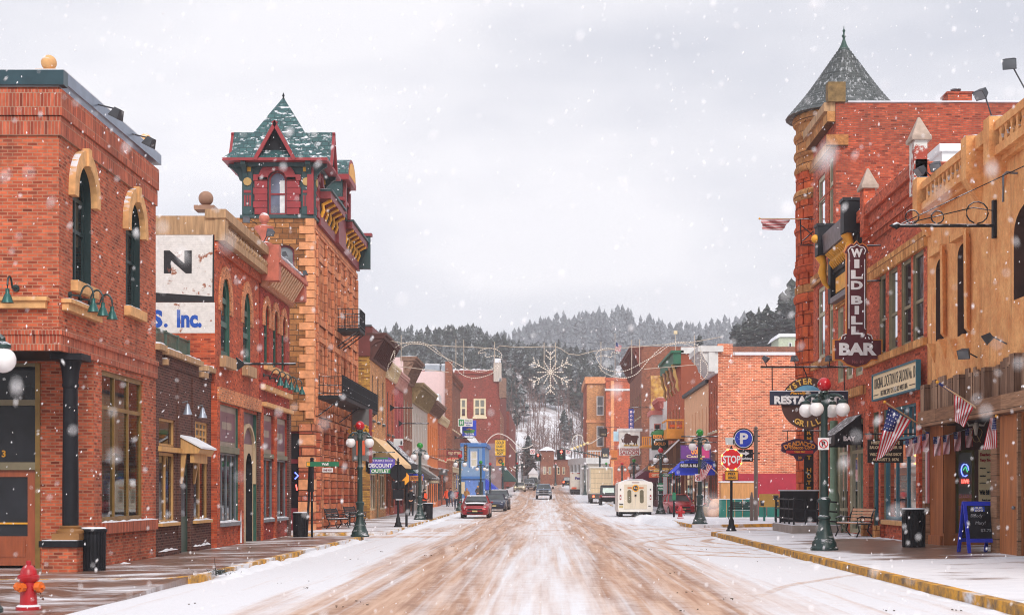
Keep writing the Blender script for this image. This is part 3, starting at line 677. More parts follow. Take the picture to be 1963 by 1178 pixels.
mb = MB(); mb.box(-11.05, -10.2, 34.14, 35.06, .402, .54, BLACK); mb.box(-11.0, -10.24, 34.2, 35.0, .541, .555, WHITE_SNOW); mb.build('plinth_slab', p)
mb = MB(); mb.lathe((-10.5, 34.62, .55), [(.175, .3), (.175, 1.2), (.155, 3.35)], BLACK, 20); c_ = mb.build('column', t1)
mb = MB(); mb.box(-10.82, -10.22, 34.3, 34.94, .556, .7, mat('brass_stone', S(150, 106, 60), .5, .2)); mb.lathe((-10.5, 34.62, .7), [(.3, 0), (.3, .06), (.22, .1), (.24, .15), (.19, .17)], mat('brass_stone', S(150, 106, 60)), 20); mb.build('column_base', c_)
mb = MB(); mb.lathe((-10.5, 34.62, 3.9), [(.165, 0), (.19, .06), (.17, .12), (.2, .4), (.25, .6)], BLACK, 12); mb.box(-10.85, -10.15, 34.27, 34.97, 4.5, 4.648, BLACK); mb.build('column_capital', c_)
mb = MB(); mb.fbox(fe, -13.2, -13.1, -.3, 4.6, -.15, .04, BRONZE); mb.fbox(fe, -11.85, -11.74, -.3, 4.6, -.15, .04, BRONZE)
for z0, z1 in ((2.12, 2.3), (3.62, 3.75), (4.52, 4.6)): mb.fbox(fe, -13.1, -11.85, z0, z1, -.15, .04, mat('verdigris_bronze', S(126, 116, 92), .5, .2))
e_ = mb.build('entrance_frame', t1)
for h in (tr1, tr2):
    mb = MB(); mb.poly([fe.P(*p, -.1) for p in arch(h[0], h[1], h[2], h[3], 0)], GLASS); mb.build('pane', e_)
DOORW = mat('varnished_door', S(150, 76, 44), .4, 0, .2, 5, streak=True)
mb = MB(); mb.fbox(fe, -13.1, -12.9, -.1, 2.12, -.12, -.04, DOORW); mb.fbox(fe, -12.05, -11.85, -.1, 2.12, -.12, -.04, DOORW); mb.fbox(fe, -12.9, -12.05, -.1, .58, -.12, -.05, DOORW); mb.fbox(fe, -12.9, -12.05, 1.96, 2.12, -.12, -.04, DOORW); mb.fbox(fe, -12.85, -12.1, .1, .48, -.05, -.035, DOORW); d_ = mb.build('door', t1)
mb = MB(); mb.fbox(fe, -12.9, -12.05, .58, 1.96, -.1, -.09, GLASS); mb.build('pane', d_)
mb = MB(); mb.tube([fe.P(-12.95, .95, .02), fe.P(-12.95, 1.35, .02)], .018, GOLD, 8); mb.fbox(fe, -12.9, -12.05, .86, .9, -.089, -.03, GOLD); mb.build('handle', d_)
# street number over the door
mb = MB(); letters(mb, '3', fe.P(-12.62, 2.5, -.085), (1, 0, 0), .16, GOLD, bold=.03); mb.build('street_number', e_)
def gooseneck(anchor, out, up, label, group, r=.13, drop=.2, hh=.3, curl=.22):
    """wall lamp: a curled arm from the anchor and a bell shade"""
    t = thing('gooseneck_lamp', label, 'wall lamp', anchor, group); A = Vector(anchor); O = Vector(out)
    d = O.normalized(); l = O.length; mb = MB()
    P = [A, A+d*l*.45+Vector((0, 0, -.02))]+[A+d*(l*.5+l*.5*(.5-.5*math.cos(a)))+Vector((0, 0, up*math.sin(a))) for a in [k*math.pi/8 for k in range(1, 9)]]+[A+d*l+Vector((0, 0, -drop*.5))]
    mb.tube(P, .022, IRON if r < .12 else WF, 8); mb.disc(tuple(A-d*.0), .075, d, .04, WF, 12); mb.build('arm', t)
    e = A+O+Vector((0, 0, -drop*.4)); mb = MB(); mb.lathe(tuple(e-Vector((0, 0, hh))), [(r*1.0, 0), (r*.95, .02), (r*.55, hh*.55), (r*.34, hh*.68), (r*.34, hh)], TEALM, 16); s_ = mb.build('lamp_shade', t)
    MB().lathe(tuple(e-Vector((0, 0, hh-.03))), [(r*.01, 0), (r*.85, .012)], WHITE, 14).build('reflector', s_)
    return t
for k, (y, lab) in enumerate(((34.5, 'teal bell lamp on a curled arm, nearest the corner of the brick building'), (35.25, 'teal bell lamp, middle one of three over the column of the brick corner'), (36.0, 'teal bell lamp under the tall window sill, last of three from the brick corner'))):
    gooseneck((-10.49, y, 5.95), (.53, 0, 0), .2, lab, 'gooseneck lamps on the corner building')
gooseneck((-11.42, 33.79, 6.0), (0, -.55, 0), .2, 'teal bell lamp cut by the picture edge, above the entrance door', 'gooseneck lamps on the corner building')
def flood(c, d, label, arm=None, s=.2, group='roof floodlights', m=None):
    """a box floodlight at c facing d with an arm from arm"""
    t = thing('floodlight', label, 'floodlight', c, group); m = m or DGREY; d = Vector(d).normalized(); x = d.cross(Vector((0, 0, 1))).normalized(); u = x.cross(d); c = Vector(c)
    mb = MB(); q = lambda o, a: [tuple(c+d*o+x*(a*i)+u*(a*j*.8)) for i, j in ((-1, -1), (1, -1), (1, 1), (-1, 1))]
    mb.loft([q(-s*.6, s*.5), q(-s*.1, s*.62), q(s*.55, s*.8)], m, False); mb.build('housing', t)
    mb = MB(); mb.loft([q(s*.55, s*.72), q(s*.57, s*.72)], GLASS_L, False); mb.build('lens', t)
    if arm: mb = MB(); mb.tube([arm, c-d*s*.5], .018, DGREY, 6); mb.build('arm', t)
    return t
flood((-9.98, 36.5, 10.42), (-.5, .1, -1), 'dark floodlight on an arm over the brick coping, between the stone ball and its twin', (-10.5, 36.2, 10.6))
flood((-10.0, 39.6, 10.45), (-.5, .1, -1), 'dark floodlight on an arm by the farther stone ball of the brick corner building', (-10.5, 39.2, 10.6))
# ---- dark single-storey shop
f = FL(-10.52); t2 = base_root('dark_brick_shop', 'low dark brown brick shop with a stepped stone parapet and a wooden door hood', f, 42.2, 49.3)
wa = (42.62, 44.5, .76, 2.7); wat = (42.62, 44.5, 2.88, 3.64); wb = (46.85, 48.85, .76, 2.7); wbt = (46.85, 48.85, 2.86, 3.75); dr = (45.25, 46.45, -.4, 2.45)
mb = MB(); shell(mb, f, 42.21, 49.29, -.4, 5.1, 12, BRD, [wa, wat, wb, wbt, dr], rd=.14, par=.3)
for a, b, z in ((42.21, 42.9, 5.45), (43.2, 47.4, 5.4), (48.3, 49.29, 5.34)): mb.fbox(f, a, b, 5.1, z, -.35, .03, BRD)
mb.fbox(f, 44.7, 44.95, .3, 5.0, .002, .05, BRD); mb.fbox(f, 46.55, 46.8, 2.9, 5.0, .002, .05, BRD); mb.build('wall', t2)
mb = MB()
for a, b, z in ((42.15, 42.95, 5.45), (43.1, 47.5, 5.4), (48.2, 49.3, 5.34), (42.95, 43.12, 5.1), (47.5, 48.2, 5.1)): mb.fbox(f, a, b, z+.001, z+.16, -.4, .16, STONE_B); mb.fbox(f, a+.02, b-.02, z+.161, z+.2, -.38, .14, WHITE_SNOW)
mb.build('coping', t2)
OAK = mat('oak_trim', S(196, 150, 92), .6, 0, .2, 5, streak=True)
for h in (wa, wb): window(f, t2, h, OAK, .1, .08, 2, (), sill=.09, gl=CLEAR); goods(f, t2, h, -.3)
window(f, t2, wat, OAK, .1, .07, 1, ()); window(f, t2, wbt, OAK, .1, .07, 4, (.25, .5, .75), gl=GLASS_L)
mb = MB(); mb.fbox(f, 42.55, 48.9, 2.72, 2.86, .002, .1, OAK); mb.build('lintel_board', t2)
mb = MB(); mb.fbox(f, dr[0], dr[1], -.2, 2.45, -.13, -.1, mat('green_door', S(34, 76, 66), .4)); mb.fbox(f, 45.45, 46.25, .9, 2.1, -.1, -.09, GLASS); d_ = mb.build('door', t2); MB().ball(f.P(45.4, .85, -.07), .035, GOLD, 8).build('handle', d_)
mb = MB(); P = f.P
mb.hexa([P(44.95, 2.72, .01), P(46.9, 2.72, .01), P(46.9, 2.72, .55), P(44.95, 2.72, .55), P(44.95, 3.2, .01), P(46.9, 3.2, .01), P(46.9, 2.85, .62), P(44.95, 2.85, .62)], OAK)
mb.hexa([P(44.9, 3.205, .01), P(46.95, 3.205, .01), P(46.95, 2.855, .66), P(44.9, 2.855, .66), P(44.9, 3.26, .01), P(46.95, 3.26, .01), P(46.95, 2.91, .66), P(44.9, 2.91, .66)], WHITE_SNOW)
mb.fbox(f, 45.05, 46.8, 2.45, 2.72, .3, .42, OAK)
for u in (45.02, 46.68): mb.hexa([P(u, 1.85, .01), P(u+.12, 1.85, .01), P(u+.12, 1.85, .06), P(u, 1.85, .06), P(u, 2.72, .01), P(u+.12, 2.72, .01), P(u+.12, 2.72, .2), P(u, 2.72, .2)], OAK)
mb.build('door_hood', t2)
mb = MB()
for a, b in ((42.5, 44.62), (46.75, 48.95)): mb.fbox(f, a, b, -.3, -.02, .002, .08, BRD); mb.fbox(f, a, b, -.019, .02, .003, .08, WHITE_SNOW)
mb.build('base_course', t2)
for y, lab in ((45.35, 'small grey bell lamp high on the dark brick above the door hood'), (47.35, 'small grey bell lamp on dark brick above the glass-block window')):
    t = thing('bell_lamp', lab, 'wall lamp', (-10.4, y, 3.95), 'bell lamps on the dark shop'); mb = MB(); mb.lathe((-10.36, y, 3.85), [(.14, 0), (.12, .05), (.075, .18), (.05, .28), (.02, .32)], mat('pewter', S(150, 158, 172), .4, .4), 12).build('lamp_shade', t); MB().tube([(-10.52, y, 4.2), (-10.36, y, 4.24), (-10.36, y, 4.15)], .02, GREY, 6).build('arm', t)
t = thing('roof_railing', 'weathered green metal railing on the roof of the low dark shop', 'railing', (-11.2, 46, 5.0)); GRN = mat('weathered_green_rail', S(74, 96, 84), .5, .2, .3); mb = MB()
for z in (6.32, 5.3): mb.tube([(-11.2, 43.2, z), (-11.2, 49.2, z)], .035, GRN, 6)
for k in range(5): mb.tube([(-11.2, 43.2+1.5*k, 4.8), (-11.2, 43.2+1.5*k, 6.38)], .04, GRN, 6)
mb.build('rail', t); mb = MB()
for k in range(46): y = 43.25+.13*k; mb.tube([(-11.2, y, 5.3), (-11.2, y, 6.3)], .014, GRN, 4)
mb.build('balusters', t)
# ---- mural building
f = FL(-10.4); fm = FF(49.3); t3 = base_root('painted_sign_building', 'orange-red brick building with two green arched windows and a faded white painted wall sign', f, 49.3, 56.9)
a1 = (50.2, 51.57, 5.98, 8.54, .8); a2 = (53.88, 55.2, 5.98, 8.54, .8); st = (49.84, 52.95, .64, 4.42); dr = (53.75, 56.4, -.4, 4.38)
mb = MB(); shell(mb, f, 49.3, 56.9, -.4, 9.7, 13, BR3, [a1, a2, st, dr], rd=.13, par=.1, side=BR3, rm=mat('green_frame', S(40, 84, 72), .4))
mb.fbox(f, 49.3, 56.9, 9.2, 9.5, .002, .1, BR3); mb.box(-23.4, -10.4, 49.28, 49.6, 9.701, 10.3, STONE_B); mb.build('wall', t3)
mb = MB(); mb.fbox(f, 49.25, 56.95, 9.52, 9.75, .002, .32, STONE_B); mb.fbox(f, 49.2, 56.95, 10.22, 10.5, -.3, .36, STONE_B); mb.fbox(f, 49.25, 56.9, 10.501, 10.54, -.28, .34, WHITE_SNOW); mb.fbox(f, 49.3, 56.9, 9.75, 10.22, -.3, .0, STONE_B); mb.fbox(f, 49.25, 49.75, 9.75, 10.22, .001, .33, STONE_B)
b_ = mb.build('cornice', t3); mb = MB()
for k in range(15):
    u = 50.0+k*.48; mb.loft([[f.P(u+q, z, w) for q in (-.13, .13)]+[f.P(u+q, z, .01) for q in (.13, -.13)] for z, w in ((9.75, .28), (9.85, .34), (9.98, .3), (10.08, .16), (10.22, .12))], STONE_B, False)
mb.build('baluster', b_)
finial(t3, (-10.75, 49.6, 10.5), .235, mat('brown_stone', S(150, 116, 96), .85, 0, .2))
GF = mat('green_frame', S(40, 84, 72), .4)
for h in (a1, a2):
    o = window(f, t3, h, GF, .1, .2, 1, (.42, .72)); mb = MB(); arch_band(mb, f, h[0], h[1], 7.42, h[3], h[4], .4, .002, .05, BR3L); mb.build('window_hood', o)
    mb = MB(); mb.fbox(f, h[0]-.2, h[1]+.2, h[2]-.36, h[2]-.003, -.2, .2, STONE_B); mb.build('sill', o)
mb = MB(); mb.fbox(f, 49.6, 56.9, 4.5, 4.95, .002, .1, BR3L); mb.fbox(f, 52.98, 53.7, -.2, 4.49, .002, .06, BR3); mb.fbox(f, 49.32, 49.8, -.2, 4.49, .002, .06, BR3); mb.fbox(f, 56.45, 56.88, -.2, 4.49, .002, .06, BRD); mb.build('brick_band', t3)
PURP = mat('purple_leaded_glass', S(104, 78, 96), .3, 0, .2); GRL = mat('leaded_border', S(150, 140, 128), .4)
def transom(f, h, par):
    mb = MB(); mb.fbox(f, h[0], h[1], h[2], h[3], -.1, -.07, GRL); o = mb.build('transom', par); mb = MB(); du, dz = (h[1]-h[0]), (h[3]-h[2])
    mb.fbox(f, h[0]+.06*du, h[1]-.06*du, h[2]+.12*dz, h[3]-.15*dz, -.069, -.06, PURP); mb.build('purple_panel', o)
    mb = MB(); mb.fbox(f, h[0]+.25*du, h[1]-.25*du, h[2]+.42*dz, h[3]-.4*dz, -.059, -.055, GRL); mb.fbox(f, (h[0]+h[1])/2-.02, (h[0]+h[1])/2+.02, h[2]+.25*dz, h[3]-.25*dz, -.054, -.05, PURP); mb.build('leaded_panel', o)
transom(f, (49.84, 52.95, 3.1, 4.42), t3)
mb = MB(); mb.fbox(f, 49.84, 52.95, 2.88, 3.09, -.2, .06, mat('sage_trim', S(112, 112, 92), .5)); mb.build('transom_bar', t3)
window(f, t3, (49.84, 52.95, .64, 2.87), GREY, .1, .05, 4, (), gl=CLEAR); goods(f, t3, (49.84, 52.95, .64, 2.87), -.3)
mb = MB(); mb.fbox(f, 49.84, 52.95, .5, .63, -.2, .12, mat('stone_sill', S(130, 134, 140), .6)); mb.fbox(f, 49.8, 53, .631, .67, -.1, .13, WHITE_SNOW); mb.fbox(f, 53.0, 53.08, -.1, .62, .07, .12, WHITE_SNOW); mb.build('sill', t3)
STUC = mat('tan_stucco', S(186, 164, 134), .85, 0, .08, 2)
mb = MB(); wall(mb, Face((-10.52, 0), (0, 1), (1, 0)), 53.75, 56.4, -.4, 3.3, [(55.0, 56.2, -.4, 3.0, .6)], STUC, .4, BLACK); mb.fbox(f, 53.75, 56.4, 3.3, 4.38, -.2, -.12, PURP); mb.quad((-10.92, 55, -.4), (-10.92, 56.2, -.4), (-10.92, 56.2, 3), (-10.92, 55, 3), STUC); arch_band(mb, Face((-10.52, 0), (0, 1), (1, 0)), 54.0, 56.3, 1.9, 3.9, 1.1, .12, .002, .1, STUC); mb.build('archway', t3)
# painted sign on the side wall (weathered paint: its own flakes)
def worn(name, col, th=.56, back=S(150, 96, 72)):
    t = NT(name); v = t.pos(); n = t.noise(v, 2.6, 8, .7); n2 = t.noise(v, .7, 4, .6)
    k = t.rng(t.math('ADD', t.math('MULTIPLY', n, .7), t.math('MULTIPLY', n2, .3)), th, th+.03)
    w = t.wallv(); b = t.n('TexBrick'); t.l(w, b.inputs['Vector']); b.inputs['Scale'].default_value = 1; b.inputs['Brick Width'].default_value = .215; b.inputs['Row Height'].default_value = .075; b.inputs['Mortar Size'].default_value = .01
    t.bump(t.math('SUBTRACT', 1.0, b.outputs['Fac']), .4, .015)
    c = t.mix(t.rng(t.noise(v, 9, 4), .3, .7), tuple(q*.82 for q in col), col); return t.done(t.mix(k, c, back), .85)
WP = worn('flaking_white_paint', (.74, .71, .68), .56); KP = worn('flaking_black_paint', (.018, .017, .02), .6, S(120, 70, 56)); BP = worn('flaking_blue_paint', S(36, 84, 176), .6, S(206, 196, 190))
def mx(px, py): u, z = fm.at(px, py); return u, z
mb = MB(); S_ = lambda pts, w, m: mb.prism([fm.P(*mx(*p), .002+w) for p in pts], (0, .0015, 0), m)
S_([(200, 424), (411, 424), (411, 579), (200, 579)], .004, KP); S_([(200, 459), (408, 436), (407, 568), (200, 554)], .008, WP); S_([(200, 579.5), (412, 579.5), (412, 638), (200, 638)], .004, WP)
o = mb.build('painted_sign', t3)
mb = MB(); u, z = mx(341, 502); letters(mb, 'N', fm.P(u, z, .014), (1, 0, 0), .72, KP, .88, bold=.05, ext=.003)
u0, zb = mx(301, 627); letters(mb, 'S', fm.P(mx(301, 0)[0], zb+.27, .012), (1, 0, 0), .56, BP, .36, bold=.05, ext=.003); letters(mb, '.', fm.P(mx(318, 0)[0], zb+.06, .012), (1, 0, 0), .12, BP, .12, bold=.05, ext=.003); letters(mb, 'Inc.', fm.P(mx(363, 0)[0], zb+.27, .012), (1, 0, 0), .56, BP, .78, bold=.045, ext=.003)
mb.build('lettering', o)
def bar_arm(a, b, label, name='sign_bracket'):
    t = thing(name, label, 'bracket', a); d = (Vector(b)-Vector(a)).normalized(); MB().tube([a, b], .04, IRON, 8).build('bar', t); mb = MB(); mb.loft([[(a[0]-.0, a[1]+i*.12, a[2]+j*.22) for i, j in ((-1, -1), (1, -1), (1, 1), (-1, 1))], [(a[0]+d.x*.25, a[1]+i*.04, a[2]+j*.05) for i, j in ((-1, -1), (1, -1), (1, 1), (-1, 1))]], IRON, False); mb.build('wall_plate', t); return t
bar_arm((-10.39, 52.7, 5.92), (-8.4, 52.7, 5.92), 'bare iron sign bar sticking out from the orange brick between two arched windows')
# ---- narrow red building with tilted cornice
f = FL(-10.36); t4 = base_root('narrow_red_building', 'narrow dark red brick building with three slim arched windows and a tilted wooden cornice', f, 56.9, 63.4)
ws = [(57.7, 58.65, 6.35, 8.55, .45), (59.6, 60.55, 6.35, 8.55, .45), (61.5, 62.4, 6.35, 8.55, .45)]; s1 = (57.2, 59.6, .62, 4.5); s2 = (60.1, 62.7, .62, 4.5)
mb = MB(); shell(mb, f, 56.95, 63.4, -.4, 10.0, 12, BR4, ws+[s1, s2], rd=.13, par=.2); mb.build('wall', t4)
PNK = mat('rosy_stone_paint', S(188, 104, 84), .7, 0, .22, 4, snow=.5); CW = mat('carved_wood', S(176, 116, 84), .7, 0, .25, 4, streak=True)
mb = MB(); P = f.P
mb.hexa([P(56.92, 9.1, .01), P(63.45, 9.1, .01), P(63.45, 9.1, .12), P(56.92, 9.1, .12), P(56.92, 9.95, .01), P(63.45, 9.95, .01), P(63.45, 9.95, .62), P(56.92, 9.95, .62)], CW); mb.fbox(f, 56.9, 63.5, 9.951, 10.12, -.02, .75, PNK); mb.hexa([P(56.95, 10.121, -.5), P(63.4, 10.121, -.5), P(63.4, 10.121, .6), P(56.95, 10.121, .6), P(56.95, 10.45, -.5), P(63.4, 10.45, -.5), P(63.4, 10.3, .2), P(56.95, 10.3, .2)], PNK); mb.fbox(f, 57.0, 63.4, 10.3, 10.36, .21, .66, WHITE_SNOW)
mb.fbox(f, 56.86, 57.4, 9.3, 10.6, -.4, .68, PNK); mb.fbox(f, 62.95, 63.5, 9.3, 10.45, -.4, .68, PNK); c_ = mb.build('cornice', t4)
mb = MB()
for k in range(12): u = 57.55+k*.45; mb.hexa([P(u, 9.2, .14), P(u+.2, 9.2, .14), P(u+.2, 9.2, .28), P(u, 9.2, .28), P(u, 9.9, .5), P(u+.2, 9.9, .5), P(u+.2, 9.9, .7), P(u, 9.9, .7)], mat('pale_dentil', S(216, 176, 140), .7))
mb.build('dentil', c_)
mb = MB(); mb.lathe(P(57.15, 10.6, .1), [(.3, 0), (.3, .08), (.12, .14), (.12, .3), (.36, .62), (.36, .68), (.1, .74), (.1, .82)], PNK, 12); mb.ball(P(57.15, 11.6, .1), .2, PNK, 12); mb.build('urn', t4)
for h in ws:
    o = window(f, t4, h, GF, .12, .13, 1, (.5,)); mb = MB(); arch_band(mb, f, h[0], h[1], 7.75, h[3], h[4], .34, .002, .06, BR3L); mb.build('window_hood', o); mb = MB(); mb.fbox(f, h[0]-.1, h[1]+.1, h[2]-.22, h[2]-.002, -.15, .14, TAN); mb.build('sill', o)
mb = MB(); mb.fbox(f, 57.1, 63.3, 5.35, 5.55, .002, .16, TAN); mb.fbox(f, 57.1, 63.3, 4.75, 4.9, .002, .2, TAN)
for k in range(14): mb.fbox(f, 57.2+k*.43, 57.4+k*.43, 5.56, 5.72, .002, .2, BR4)
mb.fbox(f, 56.97, 57.18, -.2, 4.74, .002, .08, BR3); mb.fbox(f, 59.65, 60.05, -.2, 4.74, .002, .08, BR3); mb.fbox(f, 62.75, 63.38, -.2, 4.74, .002, .08, BRD); mb.build('brick_band', t4)
for a, b in ((57.2, 59.6), (60.1, 62.7)):
    transom(f, (a, b, 3.05, 4.48), t4); window(f, t4, (a, b, .62, 2.86), GREY, .1, .06, 2, (), gl=CLEAR); goods(f, t4, (a, b, .62, 2.86), -.3); mb = MB(); mb.fbox(f, a, b, 2.87, 3.04, -.2, .04, mat('sage_trim', S(112, 112, 92))); mb.fbox(f, a, b, .5, .61, -.2, .08, mat('stone_sill', S(130, 134, 140))); mb.fbox(f, a, b, .611, .64, -.15, .08, WHITE_SNOW); mb.build('sill', t4)
for k, (y, q) in enumerate(((57.5, 'first of five from the mural building'), (58.8, 'second of five from the mural building'), (60.0, 'middle one of the row of five'), (61.3, 'second of five from the sandstone hotel'), (62.6, 'end one of five beside the sandstone hotel'))):
    gooseneck((-10.35, y, 5.9), (.62, 0, 0), .22, 'teal bell lamp over the red shopfront, '+q, 'gooseneck lamps on the narrow red building', .14)
flood((-9.75, 58.6, 10.5), (.2, 0, -1), 'small floodlight at the urn end of the tilted cornice', (-9.9, 58.6, 10.3), .16)
flood((-9.65, 62.9, 10.4), (.2, 0, -1), 'small floodlight at the hotel end of the tilted cornice', (-9.8, 62.9, 10.2), .16)
flood((-9.9, 56.3, 10.95), (.3, -.6, -.8), 'small floodlight on the end of the balustrade', (-10.2, 56.4, 10.5), .18)
flood((-12.7, 66.5, 13.2), (.2, -.8, -.6), 'small floodlight under the teal tower on the ochre wall', (-12.9, 70.1, 13.6), .2)
# ---- sandstone hotel with teal tower
HY0, HY1 = 70.2, 86.2
f = FL(-10.4); fs = FF(HY0); t5 = base_root('sandstone_hotel', 'three-storey sandstone hotel with a teal roofed corner tower and gold cornice brackets', f, HY0, HY1, depth=5)
hs = []
for z0, z1 in ((9.6, 11.9), (5.4, 8.2)):
    for k in range(6): u = 71.9+k*2.4; hs.append((u, u+1.15, z0, z1))
gs = [(72.0+k*2.4, 73.1+k*2.4, .5, 4.0) for k in range(6)]
mb = MB(); wall(mb, f, HY0, HY1, -.4, 13.9, hs+gs, SAND, .22)
sw = (-12.2, -11.25, 10.4, 12.7, .3); swd = (-11.75, -11.0, -.4, 4.35)
wall(mb, fs, -24, -10.4, -.4, 13.9, [sw, swd], OCHRE, .25)
mb.quad((-24, HY0, -.4), (-24, HY1, -.4), (-24, HY1, 13.9), (-24, HY0, 13.9), OCHRE); mb.quad((-10.4, HY1, -.4), (-24, HY1, -.4), (-24, HY1, 13.9), (-10.4, HY1, 13.9), OCHRE); mb.quad((-10.4, HY0, 13.9), (-24, HY0, 13.9), (-24, HY1, 13.9), (-10.4, HY1, 13.9), SNOWROOF); mb.build('wall', t5)
mb = MB(); z = 4.9; k = 0
while z < 13.8:
    l = .62 if k % 2 else .34; mb.box(-10.4-l, -10.36+R.uniform(0, .04), HY0-.05-R.uniform(0, .03), HY0+(.34 if k % 2 else .62), z+.012, z+.345, QUOIN); z += .36; k += 1
mb.build('quoin', t5)
mb = MB()  # heavy rusticated piers and ribs
for k in range(7):
    u = 71.45+k*2.4-.05
    if k == 0: u = 70.9
    z = -.3; q = 0
    while z < 4.6:
        e = .16+R.uniform(0, .1); mb.fbox(f, u-.5+(.35 if k == 0 else .3), u+.4, z+.02, z+.5, .003, e, SANDR); z += .52
    mb.fbox(f, u-.16, u+.2, 5.0, 13.2, .003, .14, SAND)
for k in range(10): mb.box(-11.0-R.uniform(0, .06), -10.36+R.uniform(0, .05), HY0-.12-R.uniform(0, .05), HY0+.5, -.3+k*.5+.015, .2+k*.5-.015, SANDR if k % 2 else QUOIN)
for k in range(6):
    for z0 in (5.0, 9.1): u = 72.47+k*2.4; mb.fbox(f, u-.09, u+.09, z0+.4, z0+3.2, -.16, -.02, SAND)
for z0, z1, w in ((4.65, 4.98, .12), (8.5, 8.75, .1), (5.05, 5.38, .1), (9.25, 9.55, .1), (12.2, 12.5, .06), (13.3, 13.6, .08)): mb.fbox(f, HY0+.1, HY1, z0, z1, .002, w, SAND)
mb.build('stone_pier', t5)
HWF = mat('hotel_window_frame', S(98, 66, 56), .5)
for h in hs: window(f, t5, h, HWF, .18, .08, 1, (.5,))
for h in gs: window(f, t5, h, MAROON, .18, .1, 1, (.7,))
o = window(fs, t5, sw, MAROON, .18, .09, 1, (.5,), gl=GLASS_L)
mb = MB(); mb.fbox(fs, swd[0], swd[1], -.3, 4.35, -.24, -.2, MAROON); mb.fbox(fs, -11.68, -11.07, .9, 2.9, -.199, -.18, GLASS); mb.fbox(fs, -11.68, -11.07, 3.1, 4.25, -.199, -.18, BLACK); d_ = mb.build('side_door', t5); mb = MB(); mb.tube([fs.P(-11.25, 2.5, -.15), fs.P(-11.1, 2.35, -.15), fs.P(-11.25, 2.2, -.15)], .03, emit('blue_neon', (.1, .15, 1), 3), 6); mb.tube([fs.P(-11.2, 1.95, -.15), fs.P(-11.15, 1.7, -.15)], .03, emit('red_neon', (1, .08, .06), 3), 6); mb.build('neon_sign', d_)
# main cornice with gold brackets
PLUM = mat('plum_trim', S(128, 44, 48), .5, 0, .2)
mb = MB(); P = f.P
for a, b in ((HY0+1.2, 76.6), (79.4, HY1+.3)):
    mb.fbox(f, a, b, 13.8, 14.25, .002, .16, PLUM); mb.fbox(f, a, b, 14.25, 15.0, .0, .05, BLACK); mb.fbox(f, a, b, 15.0, 15.32, -.3, .62, PLUM); mb.fbox(f, a-.02, b+.02, 15.321, 15.42, -.3, .7, TEAL); mb.fbox(f, a, b, 15.421, 15.46, -.2, .68, WHITE_SNOW)
mb.fbox(f, 76.6, 79.4, 13.8, 15.3, .002, .3, PLUM); mb.fbox(f, HY1, HY1+.35, 13.9, 15.7, -.3, .75, TEAL); mb.fbox(f, HY1-.1, HY1+.45, 15.7, 15.85, -.4, .85, PLUM)
c_ = mb.build('cornice', t5); mb = MB()
for u in [71.7+k*1.15 for k in range(5)]+[79.9+k*1.1 for k in range(6)]:
    mb = MB(); mb.tube([P(u, 14.2, .14), P(u, 14.5, .26), P(u, 14.75, .22), P(u, 14.92, .5), P(u, 14.96, .62)], .085, GOLD, 6, False); mb.build('gold_bracket', c_)
mb = MB(); mb.fbox(f, 76.7, 79.3, 15.3, 16.9, -1.6, .45, TEAL); mb.fbox(f, 76.5, 79.5, 16.9, 17.15, -1.8, .8, TRED); mb.fbox(f, 76.6, 79.4, 15.9, 16.05, -1.5, .55, TRED); d_ = mb.build('dormer', t5)
mb = MB(); n = 12; prof = [(78-1.5*math.cos(math.pi*k/n), 17.15+.95*math.sin(math.pi*k/n)) for k in range(n+1)]
mb.prism([P(a, b, -1.8) for a, b in prof], Vector(P(0, 0, .78))-Vector(P(0, 0, -1.8)), TRED, TEALROOF); mb.build('dormer_roof', d_); mb = MB(); mb.prism([P(78+(a-78)*.8, 17.17+(b-17.15)*.8, .785) for a, b in prof], (.02, 0, 0), GOLD); mb.build('gold_panel', d_)
for u in (77.0, 78.7): mb = MB(); mb.fbox(f, u, u+.35, 15.32, 16.88, .46, .6, PLUM); mb.build('pilaster', d_)
# tower
TX0, TX1, TY0, TY1, TZ0, TZE = -13.6, -10.42, HY0+.02, HY0+3.2, 13.9, 16.45; TCX, TCY = (TX0+TX1)/2, (TY0+TY1)/2
tw = MB(); fw = FF(TY0); fw2 = FL(TX1)
wh = (TCX-.4, TCX+.4, 14.05, 16.0, .4)
wall(tw, fw, TX0, TX1, TZ0, 17.0, [wh], TEAL, .3); wall(tw, fw2, TY0, TY1, TZ0, 17.0, [(TCY-.4, TCY+.4, 14.05, 16.0, .4)], TEAL, .3); tw.quad((TX0, TY0, TZ0), (TX0, TY1, TZ0), (TX0, TY1, 17), (TX0, TY0, 17), TEAL); tw.quad((TX0, TY1, TZ0), (TX1, TY1, TZ0), (TX1, TY1, 17), (TX0, TY1, 17), TEAL)
tw.box(TX0-.08, TX1+.1, TY0-.1, TY1+.1, 13.88, 14.02, TEAL)
T = tw.build('tower', t5)
pale = mat('pale_glass', (.10, .11, .12)); 
